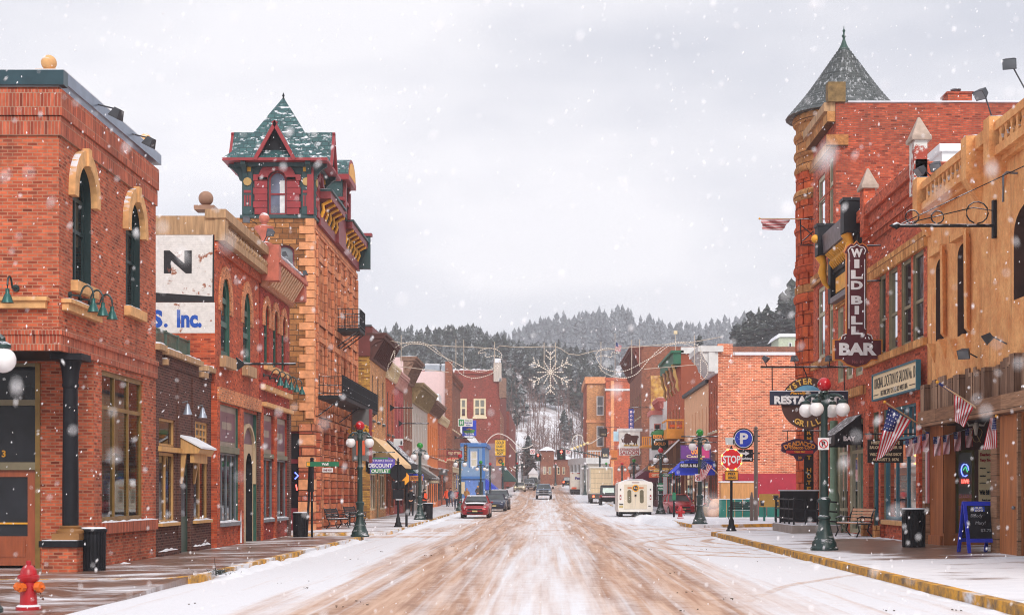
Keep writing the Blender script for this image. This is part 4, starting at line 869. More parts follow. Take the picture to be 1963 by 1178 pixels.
for ff, c in ((fw, TCX), (fw2, TCY)):
    h = (c-.4, c+.4, 14.05, 16.0, .4)
    ob = MB(); o_ = arch(*h[:4], .4); n = len(o_); i_ = arch(h[0]+.08, h[1]-.08, h[2]+.08, h[3]-.08, .36)
    for k in range(n): ob.quad(ff.P(*o_[k], -.1), ff.P(*o_[(k+1) % n], -.1), ff.P(*i_[(k+1) % n], -.1), ff.P(*i_[k], -.1), TRED)
    ob.fbox(ff, h[0]+.08, h[1]-.08, 14.95, 15.02, -.14, -.1, TRED); ob.poly([ff.P(*p, -.15) for p in o_], glass('sky_lit_glass', (.09, .1, .14), .05)); ob.fbox(ff, c+.08, c+.3, 14.15, 15.6, -.149, -.145, mat('drawn_curtain', (.72, .72, .72), .7)); ob.build('tower_window', T)
    ob = MB()
    for s in (-1, 1):
        for k in range(6): a, b = sorted((c+s*.44, c+s*(.44+(.62 if k % 2 else .56)))); ob.fbox(ff, a, b, 14.04+k*.3, 14.04+k*.3+.28, .002, .16, TRED)
    arch_band(ob, ff, c-.43, c+.43, 15.7, 16.0, .43, .42, .002, .17, TRED); ob.fbox(ff, c-.1, c+.1, 16.05, 16.5, .18, .22, TRED)
    ob.add([ff.P(c-.62, 16.5, .12), ff.P(c+.62, 16.5, .12), ff.P(c, 17.3, .12)], [(0, 1, 2)], TRED); ob.build('red_surround', T)
    for s in (-1, 1):
        ob = MB(); e = c+s*1.32; ob.fbox(ff, e-.22, e+.22, 14.05, 16.4, .002, .12, TEAL); ob.fbox(ff, e-.15, e+.15, 15.95, 16.22, .121, .15, GOLD); ob.disc(ff.P(e, 15.5, .12), .19, (ff.n[0], ff.n[1], 0), .05, mat('dull_gold', S(176, 142, 84), .6), 8); ob.fbox(ff, e-.16, e+.16, 15.0, 15.12, .121, .14, TRED)
        for q in (-.12, 0, .12): ob.fbox(ff, e+q-.035, e+q+.035, 14.4, 14.9, .121, .14, TRED)
        ob.build('ornament_panel', T)
ob = MB()
for x, y in ((TX1-.1, TY0-.06), (TX1+.02, TY1-.1)): ob = MB(); ob.box(x-.13, x+.15, y-.13, y+.1, 14.03, 16.3, TRED); ob.build('corner_post', T)
for ff, us, in ((fw, (TX0+.15, TX1-.15)), (fw2, (TY0+.1, TY1-.15)), (Face((TX0, 0), (0, 1), (-1, 0)), (TY0+.15, TY1-.15))):
    for u in us:
        pr = [(0, 15.55), (.12, 15.6), (.2, 15.85), (.45, 16.1), (.62, 16.2), (.62, 16.42), (0, 16.42)]
        ob = MB(); ob.prism([ff.P(u-.11, z, w) for w, z in pr], Vector(ff.P(.22, 0))-Vector(ff.P(0, 0)), TEAL); ob.build('eave_bracket', T)
EO = .72; RX0, RX1, RY0, RY1 = TX0-EO, TX1+EO, TY0-EO, TY1+EO; ZE, ZA = 16.45, 19.67
ob = MB(); rings = []
for t_ in [k/10 for k in range(11)]:
    s = (1-t_)**1.0; s = (1-t_)*(1-.13*math.sin(math.pi*t_)); s = max(s, .012); z = ZE+(ZA-ZE)*t_
    rings.append([(TCX+(q*(RX1-RX0)/2)*s, TCY+(w*(RY1-RY0)/2)*s, z) for q, w in ((-1, -1), (1, -1), (1, 1), (-1, 1))])
ob.loft(rings, TEALROOF, False); ro = ob.build('tower_roof', t5)
ob = MB(); ob.box(RX0-.03, RX1+.03, RY0-.03, RY1+.03, ZE-.12, ZE-.003, TRED); ob.box(TX0-.3, TX1+.3, TY0-.3, TY1+.3, ZE-.3, ZE-.122, TEAL); ob.build('eave', ro)
MB().lathe((TCX, TCY, ZA-.06), [(.07, 0), (.03, .1), (.06, .16), (.015, .3)], BLACK, 8).build('roof_finial', ro)
def gable(c, d, w, z0, zr, ln):
    """small steep gable dormer: front face centre c, facing d"""
    d = Vector(d); x = Vector((-d.y, d.x, 0)); c = Vector(c); A = c-x*w+Vector((0, 0, z0)); B = c+x*w+Vector((0, 0, z0)); C_ = c+Vector((0, 0, zr)); mb = MB(); q = -d*ln
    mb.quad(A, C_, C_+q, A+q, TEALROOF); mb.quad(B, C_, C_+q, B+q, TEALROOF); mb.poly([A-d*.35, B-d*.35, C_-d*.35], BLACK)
    for p in (A, B):
        k = (C_-p).normalized(); n = k.cross(d).normalized()*.16
        if n.z > 0: n = -n
        mb.hexa([tuple(v) for v in (p+n, C_+n*1.0, C_+d*.12+n, p+d*.12+n, p, C_, C_+d*.12, p+d*.12)], TRED)
    mb.build('gable', ro)
gable((TCX, RY0+.05, 0), (0, -1, 0), .95, ZE-.05, 18.1, 2.2); gable((RX1-.05, TCY, 0), (1, 0, 0), .95, ZE-.05, 18.1, 2.2); gable((RX0+.05, TCY, 0), (-1, 0, 0), .95, ZE-.05, 18.1, 2.2)
# balconies
def balcony(u0, u1, z, w, rh, label, solid):
    b = thing('iron_balcony', label, 'balcony', f.P((u0+u1)/2, z, w/2), 'iron balconies on the hotel'); mb = MB(); mb.fbox(f, u0, u1, z-.16, z, .15, w, IRON); mb.fbox(f, u0+.02, u1-.02, z+.001, z+.02, .16, w-.02, WHITE_SNOW)
    for u in (u0+.1, (u0+u1)/2, u1-.1): mb.tube([f.P(u, z-.16, w-.1), f.P(u, z-.9, .15)], .03, IRON, 6)
    mb.build('platform', b); mb = MB()
    for zz in (z+rh, z+rh*.55, z+.1):
        mb.tube([f.P(u0, zz, .15), f.P(u0, zz, w), f.P(u1, zz, w), f.P(u1, zz, .15)], .022, IRON, 6, False)
    n = int((u1-u0)/.14)
    for k in range(n+1): u = u0+(u1-u0)*k/n; mb.tube([f.P(u, z, w), f.P(u, z+rh+(.07 if solid else 0), w)], .03 if solid else .014, IRON, 4, False)
    for k in range(6):
        for u in (u0, u1): mb.tube([f.P(u, z, .2+(w-.2)*k/6), f.P(u, z+rh, .2+(w-.2)*k/6)], .014, IRON, 4, False)
    mb.build('railing', b); return b
balcony(77.2, 79.5, 9.7, 1.25, .95, 'small iron balcony on the third floor of the sandstone hotel', False)
balcony(70.7, 85.2, 5.98, 1.25, .85, 'long black iron balcony over the hotel ground floor', True)
def board_sign(name, label, x0, x1, y, z0, z1, m, frame=None, lines=(), th=.08, fx=True, cat='sign', poly=None):
    """flat board facing down the street, with raised lettering; lines: (text, z fraction, h fraction, material, width fraction)"""
    t = thing(name, label, cat, ((x0+x1)/2, y, z0)); mb = MB(); w, h = x1-x0, z1-z0
    if poly: mb.prism([(x0+w*a, y, z0+h*b) for a, b in poly], (0, th, 0), m)
    else: mb.box(x0, x1, y, y+th, z0, z1, m)
    b = mb.build('board', t)
    if frame:
        mb = MB(); e = min(w, h)*.06
        for a in ((x0, x1, z0, z0+e), (x0, x1, z1-e, z1), (x0, x0+e, z0+e, z1-e), (x1-e, x1, z0+e, z1-e)): mb.box(a[0], a[1], y-.02, y-.001, a[2], a[3], frame)
        mb.build('sign_frame', b)
    if lines:
        mb = MB()
        for s, zf, hf, lm, wf in lines: letters(mb, s, ((x0+x1)/2, y-.012, z0+h*zf), (1, 0, 0), h*hf, lm, w*wf if wf else None, ext=.008)
        mb.build('lettering', b)
    return t
t = board_sign('hanging_sign', 'tall grey framed hotel sign with gold letters hanging under the long balcony', -9.85, -9.0, 80, 3.2, 5.85, mat('slate_grey', S(104, 104, 104), .6), None)
b_ = t.children[0]; mb = MB(); arc_letters(mb, 'BULLOCK', (-9.42, 79.985, 4.3), .62, 140, 40, .36, GOLD, bold=.04); mb.build('lettering', b_); mb = MB(); mb.box(-9.65, -9.2, 79.97, 79.999, 3.5, 4.25, mat('poster_orange', S(220, 96, 60), .6)); mb.build('picture_panel', b_)
mb = MB(); mb.box(-9.9, -9.85, 79.95, 80.12, 3.1, 5.85, BROWNW); mb.box(-9.0, -8.86, 79.95, 80.3, 3.1, 5.85, PLUM); mb.build('sign_frame', b_)
# ================================================================ farther buildings, west side
def facade(name, label, f, u0, u1, z1, m, rows=(), nw=3, ww=.9, fm=CREAM, depth=12, shop=None, corn=None, side=None, z0=None, gl=None, group=None, par=.4, rise=0):
    """a street building: rows of windows (z0, z1), a shopfront (material, top z) and a cornice (material, height, overhang)"""
    t = base_root(name, label, f, u0, u1, depth=2, group=group); zb = z0 if z0 is not None else t.location.z-.3; L_ = u1-u0; hs = []
    for a, b in rows:
        for k in range(nw): c = u0+L_*(k+.5)/nw; hs.append((c-ww/2, c+ww/2, a, b, rise))
    sh = []
    if shop: zt = shop[1]; sh = [(u0+.35, u0+L_*.38, zb+.8, zt), (u0+L_*.42, u0+L_*.58, zb, zt-.2), (u0+L_*.62, u1-.35, zb+.8, zt)]
    mb = MB(); shell(mb, f, u0, u1, zb, z1, depth, m, hs+sh, side=side, par=par, rd=.12); mb.build('wall', t)
    for h in hs: window(f, t, h, fm, .1, .09, 1, (.5,), gl=gl, sill=.12)
    for k, h in enumerate(sh): window(f, t, h, shop[0], .1, .1, 2 if k != 1 else 1, (.75,), name='shop_window' if k != 1 else 'shop_door', gl=CLEAR if k != 1 and u0 < 135 else None); goods(f, t, h, -.3) if k != 1 and u0 < 122 else None
    if shop: mb = MB(); mb.fbox(f, u0+.1, u1-.1, shop[1]+.05, shop[1]+.5, .002, .14, shop[0]); mb.fbox(f, u0+.05, u1-.05, shop[1]+.5, shop[1]+.6, .002, .3, shop[0]); mb.fbox(f, u0+.05, u1-.05, shop[1]+.601, shop[1]+.63, .003, .29, WHITE_SNOW); mb.build('shop_fascia', t)
    if corn:
        cm, ch, co = corn; mb = MB(); P = f.P
        pr = [(.002, z1-ch), (.1, z1-ch), (.16, z1-ch*.93), (.09, z1-ch*.86), (.1, z1-ch*.5), (co*.3, z1-ch*.36), (co*.7, z1-.36), (co*.72, z1-.25), (.002, z1-.25)]
        mb.prism([P(u0, z, w) for w, z in pr], Vector(P(u1, 0))-Vector(P(u0, 0)), cm); mb.fbox(f, u0-.08, u1+.08, z1-.249, z1-.08, -.2, co*.88, cm); mb.fbox(f, u0-.12, u1+.12, z1-.079, z1+.06, -.2, co, cm); mb.fbox(f, u0-.05, u1+.05, z1+.061, z1+.1, -.2, co-.03, WHITE_SNOW)
        n = max(4, int(L_/.7))
        for k in range(n): u = u0+.1+(L_-.3)*k/(n-1); mb.hexa([P(u, z1-ch*.95, .1), P(u+.12, z1-ch*.95, .1), P(u+.12, z1-ch*.95, .18), P(u, z1-ch*.95, .18), P(u, z1-.26, .1), P(u+.12, z1-.26, .1), P(u+.12, z1-.26, co*.84), P(u, z1-.26, co*.84)], cm)
        mb.build('cornice', t)
    return t
def awning(t, f, u0, u1, zt, zb, w, m, sidem=None, val=.25, valm=None):
    mb = MB(); P = f.P
    mb.poly([P(u0, zt, .05), P(u1, zt, .05), P(u1, zb, w), P(u0, zb, w)], m); mb.poly([P(u0, zt-.03, .05), P(u1, zt-.03, .05), P(u1, zb-.03, w), P(u0, zb-.03, w)], m)
    for u in (u0, u1): mb.poly([P(u, zt, .05), P(u, zb, w), P(u, zb, .05)], sidem or m)
    mb.fbox(f, u0-.004, u1+.004, zb-val, zb, w-.02, w, valm or m)
    for u in (u0, u1): mb.fbox(f, u-.012, u+.012, zb-val, zb-.002, .05, w-.021, valm or m)
    return mb.build('awning', t)
BRO = brick('ochre_brick', S(222, 160, 104), S(196, 128, 78), S(190, 150, 112)); BRY = brick('yellow_ochre_brick', S(196, 146, 66), S(150, 98, 52), S(140, 110, 66), bw=.3, bh=.1)
BRR = brick('orange_brick', S(208, 96, 58), S(180, 74, 46), S(176, 110, 80)); BRP = brick('pink_painted_brick', S(196, 92, 92), S(176, 78, 80), S(170, 90, 88)); BRB = brick('brown_brick', S(150, 84, 58), S(120, 60, 46), S(150, 110, 88))
GREYP = mat('grey_white_paint', S(186, 174, 164), .7, 0, .14, 2, streak=True); ORP = mat('orange_paint', S(226, 124, 52), .7, 0, .14, 2, streak=True); PALEP = mat('pale_pink_siding', S(214, 186, 184), .7, 0, .06)
CARV = mat('carved_brown_cornice', S(128, 98, 82), .8, 0, .35, 6, snow=.55)
DRB = brick('deep_red_brick', S(150, 66, 54), S(126, 50, 44), S(140, 84, 72)); GRNF = mat('dark_window_frame', S(66, 70, 66), .5)
f = FL(-10.3)
ta = facade('ochre_brick_building', 'two-storey pale brick building with a dark bracketed cornice just past the sandstone hotel', f, 92.0, 101, 10.9, BRO, [(5.9, 8.6)], 3, .85, GRNF, shop=(CREAM, 3.4), corn=(mat('dark_cornice', S(84, 46, 40), .7), 1.5, 1.0), side=BRY)
mb = MB(); mb.fbox(f, 91.98, 101, 10.9, 11.35, -.3, .15, mat('oxblood_panel', S(108, 48, 44), .6)); mb.box(-11.2, -10.28, 91.9, 91.99, 9.6, 11.3, mat('oxblood_panel', (0, 0, 0))); mb.box(-11.3, -10.2, 91.85, 92.2, 11.36, 11.45, GREY); mb.build('parapet', ta)
awning(ta, f, 92.6, 100.5, 4.9, 3.3, 1.7, mat('beige_canvas', S(226, 188, 140), .8, 0, .06), mat('olive_canvas', S(128, 104, 66), .8), .2)
tb_ = facade('orange_brick_shop', 'narrow orange brick building with tall dark windows beside the pink painted one', f, 101.02, 107, 9.9, BRR, [(5.4, 8.2)], 2, .9, GRNF, shop=(BROWNW, 3.4), corn=(CREAM, .9, .5))
awning(tb_, f, 101.4, 106.7, 5.0, 3.5, 1.6, mat('snowy_black_canvas', (.02, .02, .024), .8, 0, .1, 2, snow=.5), mat('black_canvas', (.014, .014, .018), .8), .35)
tc_ = facade('pink_brick_shop', 'pink painted brick building with slim dark red windows', f, 107.02, 113.6, 9.8, BRP, [(5.2, 7.9)], 3, .8, MAROON, shop=(MAROON, 3.3), corn=(mat('rosy_cornice', S(196, 150, 140), .7, 0, .15), 1.0, .5))
awning(tc_, f, 107.4, 113.3, 4.3, 2.9, 1.5, mat('snowy_teal_canvas', S(20, 74, 72), .7, 0, .1, 2, snow=.45), mat('teal_canvas', S(20, 74, 72), .7, 0, .1), .45, BLUE)
td_ = facade('peeling_brick_building', 'tall brown brick building with peeling paint and an ornate carved cornice', f, 113.62, 121, 11.4, BRB, [(5.6, 8.4)], 3, .9, GREYP, shop=(BROWNW, 3.5), corn=(CARV, 1.7, 1.0), side=PALEP)
awning(td_, f, 114, 120.7, 4.0, 2.8, 1.9, mat('striped_canvas', S(70, 66, 64), .8), mat('brown_canvas', S(76, 66, 62), .8), .2)
te_ = facade('grey_stone_front', 'grey and white painted building with a deep mossy bracketed cornice', f, 121.02, 137, 10.0, GREYP, [(4.9, 7.9)], 6, .85, WHITE, shop=(GREYP, 3.3), corn=(mat('mossy_cornice', S(150, 128, 92), .8, 0, .3, 5, snow=.3), 1.5, .95))
awning(te_, f, 122, 129, 3.9, 2.8, 1.6, mat('white_edge_canvas', S(150, 144, 138), .8, 0, .3, 3, snow=.2), None, .2)
tf_ = facade('orange_painted_building', 'bright orange painted building with paired tall windows', f, 137.02, 150, 9.6, ORP, [(4.8, 7.6)], 5, .8, BROWNW, shop=(BROWNW, 3.2), corn=(CARV, 1.0, .9))
tg_ = facade('small_red_brick_shop', 'low red brick shop between the orange building and the tall brown hotel', f, 150.02, 163, 9.0, BRR, [(4.8, 7.2)], 4, .9, CREAM, shop=(DKGREEN, 3.3), corn=(CREAM, .7, .4))
th_ = facade('brown_brick_hotel', 'tall brown brick hotel with pale pink siding on its side wall', f, 168, 190, 14.6, BRB, [(5.2, 7.4), (8.6, 10.8)], 6, 1.0, CREAM, depth=22, shop=(CREAM, 3.8), corn=(BRB, .8, .4), side=PALEP)
mb = MB(); mb.fbox(f, 167.6, 168.2, .5, 15.6, -.4, .35, BRB); mb.build('corner_pier', th_); mb = MB(); mb.box(-14.8, -11.0, 162, 166, 9.2, 11.8, WHITE); mb.box(-12.2, -11.4, 161.95, 161.99, 10.5, 11.6, BLACK); mb.build('stair_house', th_)
for k, (x, w) in enumerate(((-13.2, 1.6), (-11.4, .9), (-17, 2.2))): mb = MB(); mb.box(x, x+w, 172, 174, 14.25, 15.6, mat('galvanised', S(150, 156, 164), .5, .4)); mb.box(x, x+w, 172, 174, 15.601, 15.7, WHITE_SNOW); mb.build('roof_unit', th_)
# dark red frontal building and the blue one
ff = FF(225); ti = thing('dark_red_brick_hotel', 'dark red brick block facing the street with cream paired windows and a white snowy chimney', 'building', (-12, 228, 1))
mb = MB(); hs = [(-12.9, -11.25, ZP(800, 225), ZP(763, 225)), (-10.3, -8.5, ZP(798, 225), ZP(763, 225))]
wall(mb, ff, -22, -6.5, 0, 19, hs, DRB, .2); f2 = FL(-6.5); h2 = [(227+k*6, 229.5+k*6, 9, 13.5) for k in range(4)]; wall(mb, f2, 225, 262, 0, 19, h2, DRB, .2); mb.quad((-22, 225, 18.5), (-6.5, 225, 18.5), (-6.5, 262, 18.5), (-22, 262, 18.5), SNOWROOF); mb.quad((-22, 262, 0), (-6.5, 262, 0), (-6.5, 262, 19), (-22, 262, 19), DRB); mb.build('wall', ti)
for h in hs: window(ff, ti, h, CREAM, .1, .26, 2, (.5,), sill=.3)
for h in h2: window(f2, ti, h, CREAM, .1, .2, 2, (.5,), sill=.3)
mb = MB(); mb.box(-7.4, -6.3, 224.6, 226.5, 17.5, 20.2, GREYP); mb.box(-7.3, -6.4, 224.5, 226.5, 20.21, 20.8, WHITE_SNOW); mb.box(-6.6, -5.6, 224.6, 227, 15.2, 18.0, CARV); mb.build('chimney', ti)
mb = MB(); mb.fbox(ff, -22, -7.5, 18.6, 19.15, .002, .2, DRB); mb.fbox(ff, -22, -7.5, 19.16, 19.25, -.1, .2, WHITE_SNOW); mb.build('coping', ti)
mb = MB(); mb.prism([(-12.6, 224.9, 10.6), (-12.6, 224.9, 13.0), (-9.0, 224.9, 8.0), (-9.0, 224.9, 7.2)], (0, -.9, 0), mat('snowy_stair_roof', (.7, .7, .72), .8)); mb.build('stair_roof', ti)
fb = FF(195); tj = thing('blue_shop', 'small two-storey pale blue shop with a white sash window and bright blue trim', 'building', (-8.5, 197, .9))
LB = mat('pale_blue_siding', S(124, 156, 190), .6, 0, .06); BTR = mat('blue_trim', S(58, 116, 184), .5, 0, .08); MB_ = mat('mid_blue_wall', S(80, 122, 178), .6)
hw = (-9.3, -8.45, ZP(894, 195), ZP(864, 195)); mb = MB(); wall(mb, fb, -12, -7.5, .2, 7.6, [hw], LB, .15); f2 = FL(-7.5); wall(mb, f2, 195, 210, .2, 7.6, [(198, 200, 1.6, 3.6)], LB, .15); mb.quad((-12, 195, 7.5), (-7.5, 195, 7.5), (-7.5, 210, 7.5), (-12, 210, 7.5), SNOWROOF); mb.quad((-12, 210, .2), (-7.5, 210, .2), (-7.5, 210, 7.6), (-12, 210, 7.6), LB); mb.fbox(fb, -12, -7.5, .2, 3.3, .004, .05, MB_); mb.build('wall', tj)
window(fb, tj, hw, WHITE, .08, .12, 1, (.5,), gl=mat('drawn_blind', S(206, 200, 180), .7)); mb = MB(); mb.fbox(fb, -12.1, -7.4, 7.3, 7.75, .006, .25, BTR); mb.fbox(f2, 195, 210, 7.3, 7.75, .006, .2, BTR); mb.fbox(fb, -7.85, -7.5, 3.3, 7.3, .006, .08, BTR); mb.fbox(fb, -12, -7.5, 3.3, 3.6, .055, .3, BTR); mb.fbox(fb, -9.52, -9.34, 4.7, 7, .006, .06, BTR); mb.fbox(fb, -8.41, -8.23, 4.7, 7, .006, .06, BTR); mb.build('trim', tj)
mb = MB(); mb.fbox(fb, -9.9, -8.4, 1.2, 3.1, .051, .07, mat('shop_poster_blue', S(96, 132, 200), .5)); mb.fbox(fb, -10.5, -10.0, 1.4, 2.9, .051, .07, CREAM); mb.fbox(fb, -8.3, -7.7, .4, 2.9, .051, .06, NAVY); mb.build('shop_window', tj); awning(tj, f2, 195.3, 204, 3.3, 2.1, 1.4, BLUE, None, .2)
tk = facade('mauve_corner_shop', 'narrow mauve building behind the blue shop beneath the yellow sign', FL(-5.9), 211, 223, 8.2, mat('mauve_stucco', S(150, 122, 122), .8), [(4.6, 6.8)], 3, 1, GREYP, shop=(BROWNW, 3.6))
awning(tk, FL(-5.9), 212, 222, 5.4, 3.4, 1.9, mat('snowy_green_canvas', S(46, 78, 72), .8, 0, .1, 2, snow=.3), None, .3)
t = facade('far_red_block', 'far red brick block at the end of the west side', FL(-6.2), 268, 330, 15.5, DRB, [(6, 8), (10, 12)], 8, 1.4, CREAM, depth=14)
# ================================================================ east side
STUCO = None; t = NT('ochre_stucco'); p = t.pos(); n = t.noise(t.mapv(p, (1.3, 1.3, 1.0)), 1.5, 8, .74); n2 = t.noise(p, .7, 5, .6); n3 = t.noise(p, 14, 4, .7)
c = t.mix(t.rng(n, .3, .7), S(212, 136, 82), S(246, 190, 128)); c = t.mix(t.rng(n2, .5, .8, 0, .5), c, S(160, 98, 58)); c = t.mix(1.0, c, t.rng(n3, .3, .7, .85, 1.12), 'MULTIPLY'); dr_ = t.noise(t.mapv(p, (2.2, 2.2, .14)), 1.1, 5, .6); c = t.mix(t.rng(dr_, .55, .72, 0, .55), c, S(128, 80, 52)); c = t.mix(t.rng(t.noise(p, 1.9, 7, .75), .6, .72, 0, .5), c, S(236, 200, 156)); c = t.snow(c, .5); t.bump(t.math('ADD', n, t.math('MULTIPLY', n3, .7)), .8, .05); STUCO = t.done(c, .9, 0, .2)
BARN = planks('barn_boards', S(168, 136, 112), S(112, 84, 68), .24, 3.0); BEAM = planks('timber_beam', S(162, 124, 96), S(136, 100, 76), .5, 6, False)
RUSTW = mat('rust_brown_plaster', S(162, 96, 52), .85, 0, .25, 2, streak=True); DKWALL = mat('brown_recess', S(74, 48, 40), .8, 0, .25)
XR = 10.75; f = FR(XR)
r1 = base_root('stucco_saloon', 'ochre stucco building with a baluster parapet above a weathered timber ground floor', f, 28, 44)
wA = [(42.16, 43.06, 5.75, 7.95, .3), (39.8, 40.8, 5.65, 8.0, .3), (33.6, 35.9, 6.0, 8.1, .6), (30.5, 31.5, 5.7, 8, .3)]
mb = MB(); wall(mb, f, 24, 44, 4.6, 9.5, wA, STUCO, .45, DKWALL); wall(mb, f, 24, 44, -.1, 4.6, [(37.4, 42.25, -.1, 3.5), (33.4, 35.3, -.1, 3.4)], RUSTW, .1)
mb.quad((XR, 24, -.1), (26, 24, -.1), (26, 24, 10), (XR, 24, 10), STUCO); mb.quad((XR, 44, -.1), (26, 44, -.1), (26, 44, 9.5), (XR, 44, 9.5), STUCO); mb.quad((XR, 24, 9.4), (26, 24, 9.4), (26, 44, 9.4), (XR, 44, 9.4), SNOWROOF); mb.build('wall', r1)
mb = MB()
for h in wA[:2]:   # splayed stucco reveals and brackets
    mb.prism([f.P(h[0]-.02, h[2]-.0, .002), f.P(h[0]-.02, h[3], .002), f.P(h[0]-.16, h[3]+.25, .16), f.P(h[0]-.16, h[2]+.1, .14)], Vector(f.P(-.25, 0))-Vector(f.P(0, 0)), STUCO)
    for u in (h[0]-.15, h[1]+.15): mb.hexa([f.P(u-.07, h[2]-.55, .002), f.P(u+.07, h[2]-.55, .002), f.P(u+.07, h[2]-.55, .03), f.P(u-.07, h[2]-.55, .03), f.P(u-.1, h[2]-.05, .002), f.P(u+.1, h[2]-.05, .002), f.P(u+.1, h[2]-.05, .2), f.P(u-.1, h[2]-.05, .2)], STUCO)
    mb.fbox(f, h[0]-.2, h[1]+.2, h[3]+.12, h[3]+.3, .002, .17, STUCO)
mb.build('stucco_moulding', r1)
for h in wA: window(f, r1, h, mat('brown_frame', S(84, 58, 44), .6), .42, .06, 1, (.5,))
mb = MB(); pp = .3
for a, b in ((24, 36.4), (38.9, 43.6)): mb.fbox(f, a, b, 9.42, 9.62, -.05, .3, STUCO); mb.fbox(f, a, b, 10.0, 10.2, -.15, .3, STUCO); mb.fbox(f, a, b, 10.201, 10.23, -.1, .26, WHITE_SNOW); mb.fbox(f, a, b, 9.3, 9.42, .002, .14, STUCO)
mb.fbox(f, 24, 36.4, 9.62, 10.0, -.1, .0, DKWALL); mb.fbox(f, 38.9, 43.6, 9.62, 10.0, -.1, .0, DKWALL); mb.fbox(f, 36.9, 38.4, 9.5, 9.98, -.2, -.02, STUCO); mb.fbox(f, 36.9, 38.4, 9.98, 10.3, -.25, .22, STUCO); pa = mb.build('parapet', r1)  # darkness behind the balusters painted in as brown backing strips
for u in [24.3+.42*k for k in range(29)]+[39.2+.42*k for k in range(10)]: mb = MB(); mb.loft([[f.P(u-q, z, .2), f.P(u+q, z, .2), f.P(u+q, z, .26), f.P(u-q, z, .26)] for z, q in ((9.62, .1), (9.72, .13), (9.85, .05), (10.0, .12))], STUCO, False); mb.build('baluster', pa)
for u in (36.65, 38.65, 43.75, 30):
    mb = MB(); P = f.P; e = .25
    mb.hexa([P(u-e, 9.3, .002), P(u+e, 9.3, .002), P(u+e, 9.3, .42), P(u-e, 9.3, .42), P(u-e, 10.35, -.2), P(u+e, 10.35, -.2), P(u+e, 10.35, .42), P(u-e, 10.35, .42)], STUCO); mb.hexa([P(u-e*.5, 8.75, .002), P(u+e*.5, 8.75, .002), P(u+e*.5, 8.75, .05), P(u-e*.5, 8.75, .05), P(u-e, 9.299, .002), P(u+e, 9.299, .002), P(u+e, 9.299, .42), P(u-e, 9.299, .42)], STUCO); mb.fbox(f, u-e, u+e, 10.351, 10.39, -.2, .4, WHITE_SNOW); mb.build('parapet_pier', r1)
mb = MB(); u = 44.0   # uneven barn boards
bo = MB()
while u > 24:
    w = R.uniform(.2, .5); zb = R.choice((3.86, 3.87, 3.5, 3.95, 3.86)); e = R.choice((.03, .05, .12, .2)); bo.fbox(f, u-w+.01, u, zb if e > .05 else 3.86, 4.62+R.uniform(-.05, .12), .003, e, BARN); u -= w
bo.build('barn_boards', r1)
mb = MB(); mb.fbox(f, 24, 43.98, 3.42, 3.84, .004, .28, BEAM); mb.build('timber_beam', r1)
mb = MB(); mb.fbox(f, 36.85, 37.35, -.05, 3.41, .004, .12, BEAM); mb.build('timber_post', r1); mb = MB(); mb.fbox(f, 43.7, 43.97, -.05, 3.41, .004, .15, BEAM); mb.build('timber_post', r1)
frr = FF(42.25)   # entry recess: its own walls
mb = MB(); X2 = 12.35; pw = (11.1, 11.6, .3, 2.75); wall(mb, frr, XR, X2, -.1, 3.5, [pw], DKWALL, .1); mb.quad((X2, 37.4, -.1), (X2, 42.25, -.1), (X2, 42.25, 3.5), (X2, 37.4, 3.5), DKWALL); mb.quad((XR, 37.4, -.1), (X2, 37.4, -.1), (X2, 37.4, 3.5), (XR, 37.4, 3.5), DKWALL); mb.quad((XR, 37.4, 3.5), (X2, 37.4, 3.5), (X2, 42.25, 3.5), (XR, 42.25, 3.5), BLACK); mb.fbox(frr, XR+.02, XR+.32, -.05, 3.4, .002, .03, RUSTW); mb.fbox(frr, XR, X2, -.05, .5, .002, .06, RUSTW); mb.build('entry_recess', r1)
o = window(frr, r1, pw, mat('olive_frame', S(88, 84, 44), .5), .08, .07, 1, ())
mb = MB(); NB, NR, NG = emit('blue_neon', (.1, .15, 1), 1.2), emit('red_neon', (1, .08, .06), 1.2), emit('green_neon', (.1, .9, .3), .8); q = frr.P
mb.tube([q(11.35+.1*math.cos(a), 2.2+.17*math.sin(a), -.06) for a in [k*.6 for k in range(10)]], .014, NB, 6); mb.tube([q(11.3, 2.2, -.055), q(11.37, 2.3, -.055), q(11.42, 2.15, -.055)], .012, NG, 6); letters(mb, 'LIVE', q(11.36, 1.9, -.06), (1, 0, 0), .1, NR, .2); PK = mat('faded_pink_letters', S(196, 130, 140), .6); letters(mb, 'ICE COLD', q(11.35, 1.5, -.06), (1, 0, 0), .11, PK, .38); letters(mb, 'to', q(11.35, 1.35, -.06), (1, 0, 0), .09, PK); letters(mb, 'TAKEOUT', q(11.35, 1.17, -.06), (1, 0, 0), .13, PK, .4); mb.build('neon_sign', o)
PAP = mat('cream_poster', S(226, 208, 164), .7, 0, .05); INKR = mat('red_ink', S(176, 40, 40), .7); INK = mat('black_ink', (.03, .03, .03), .7)
t = thing('poster_board', 'cream poster with red and black print on the brown wall of the timber entry', 'poster', (11.9, 42.2, 1.05)); mb = MB(); mb.fbox(frr, 11.7, 12.12, 1.05, 2.75, .003, .04, PAP); b_ = mb.build('board', t); mb = MB(); q = lambda u, z: frr.P(u, z, .046)
letters(mb, 'Deadwood', q(11.91, 2.62), (1, 0, 0), .09, INKR, .36); letters(mb, 'Tasty Treats', q(11.91, 2.46), (1, 0, 0), .1, INKR, .38); letters(mb, 'Wild Bill Bar', q(11.91, 1.6), (1, 0, 0), .13, INK, .4)
for k in range(5): letters(mb, ('whiskey sours', 'iced coffee', 'sundaes', 'root beer', 'pies')[k], q(11.8+.2*(k % 2), 2.25-.1*k), (1, 0, 0), .05, INK, .16)
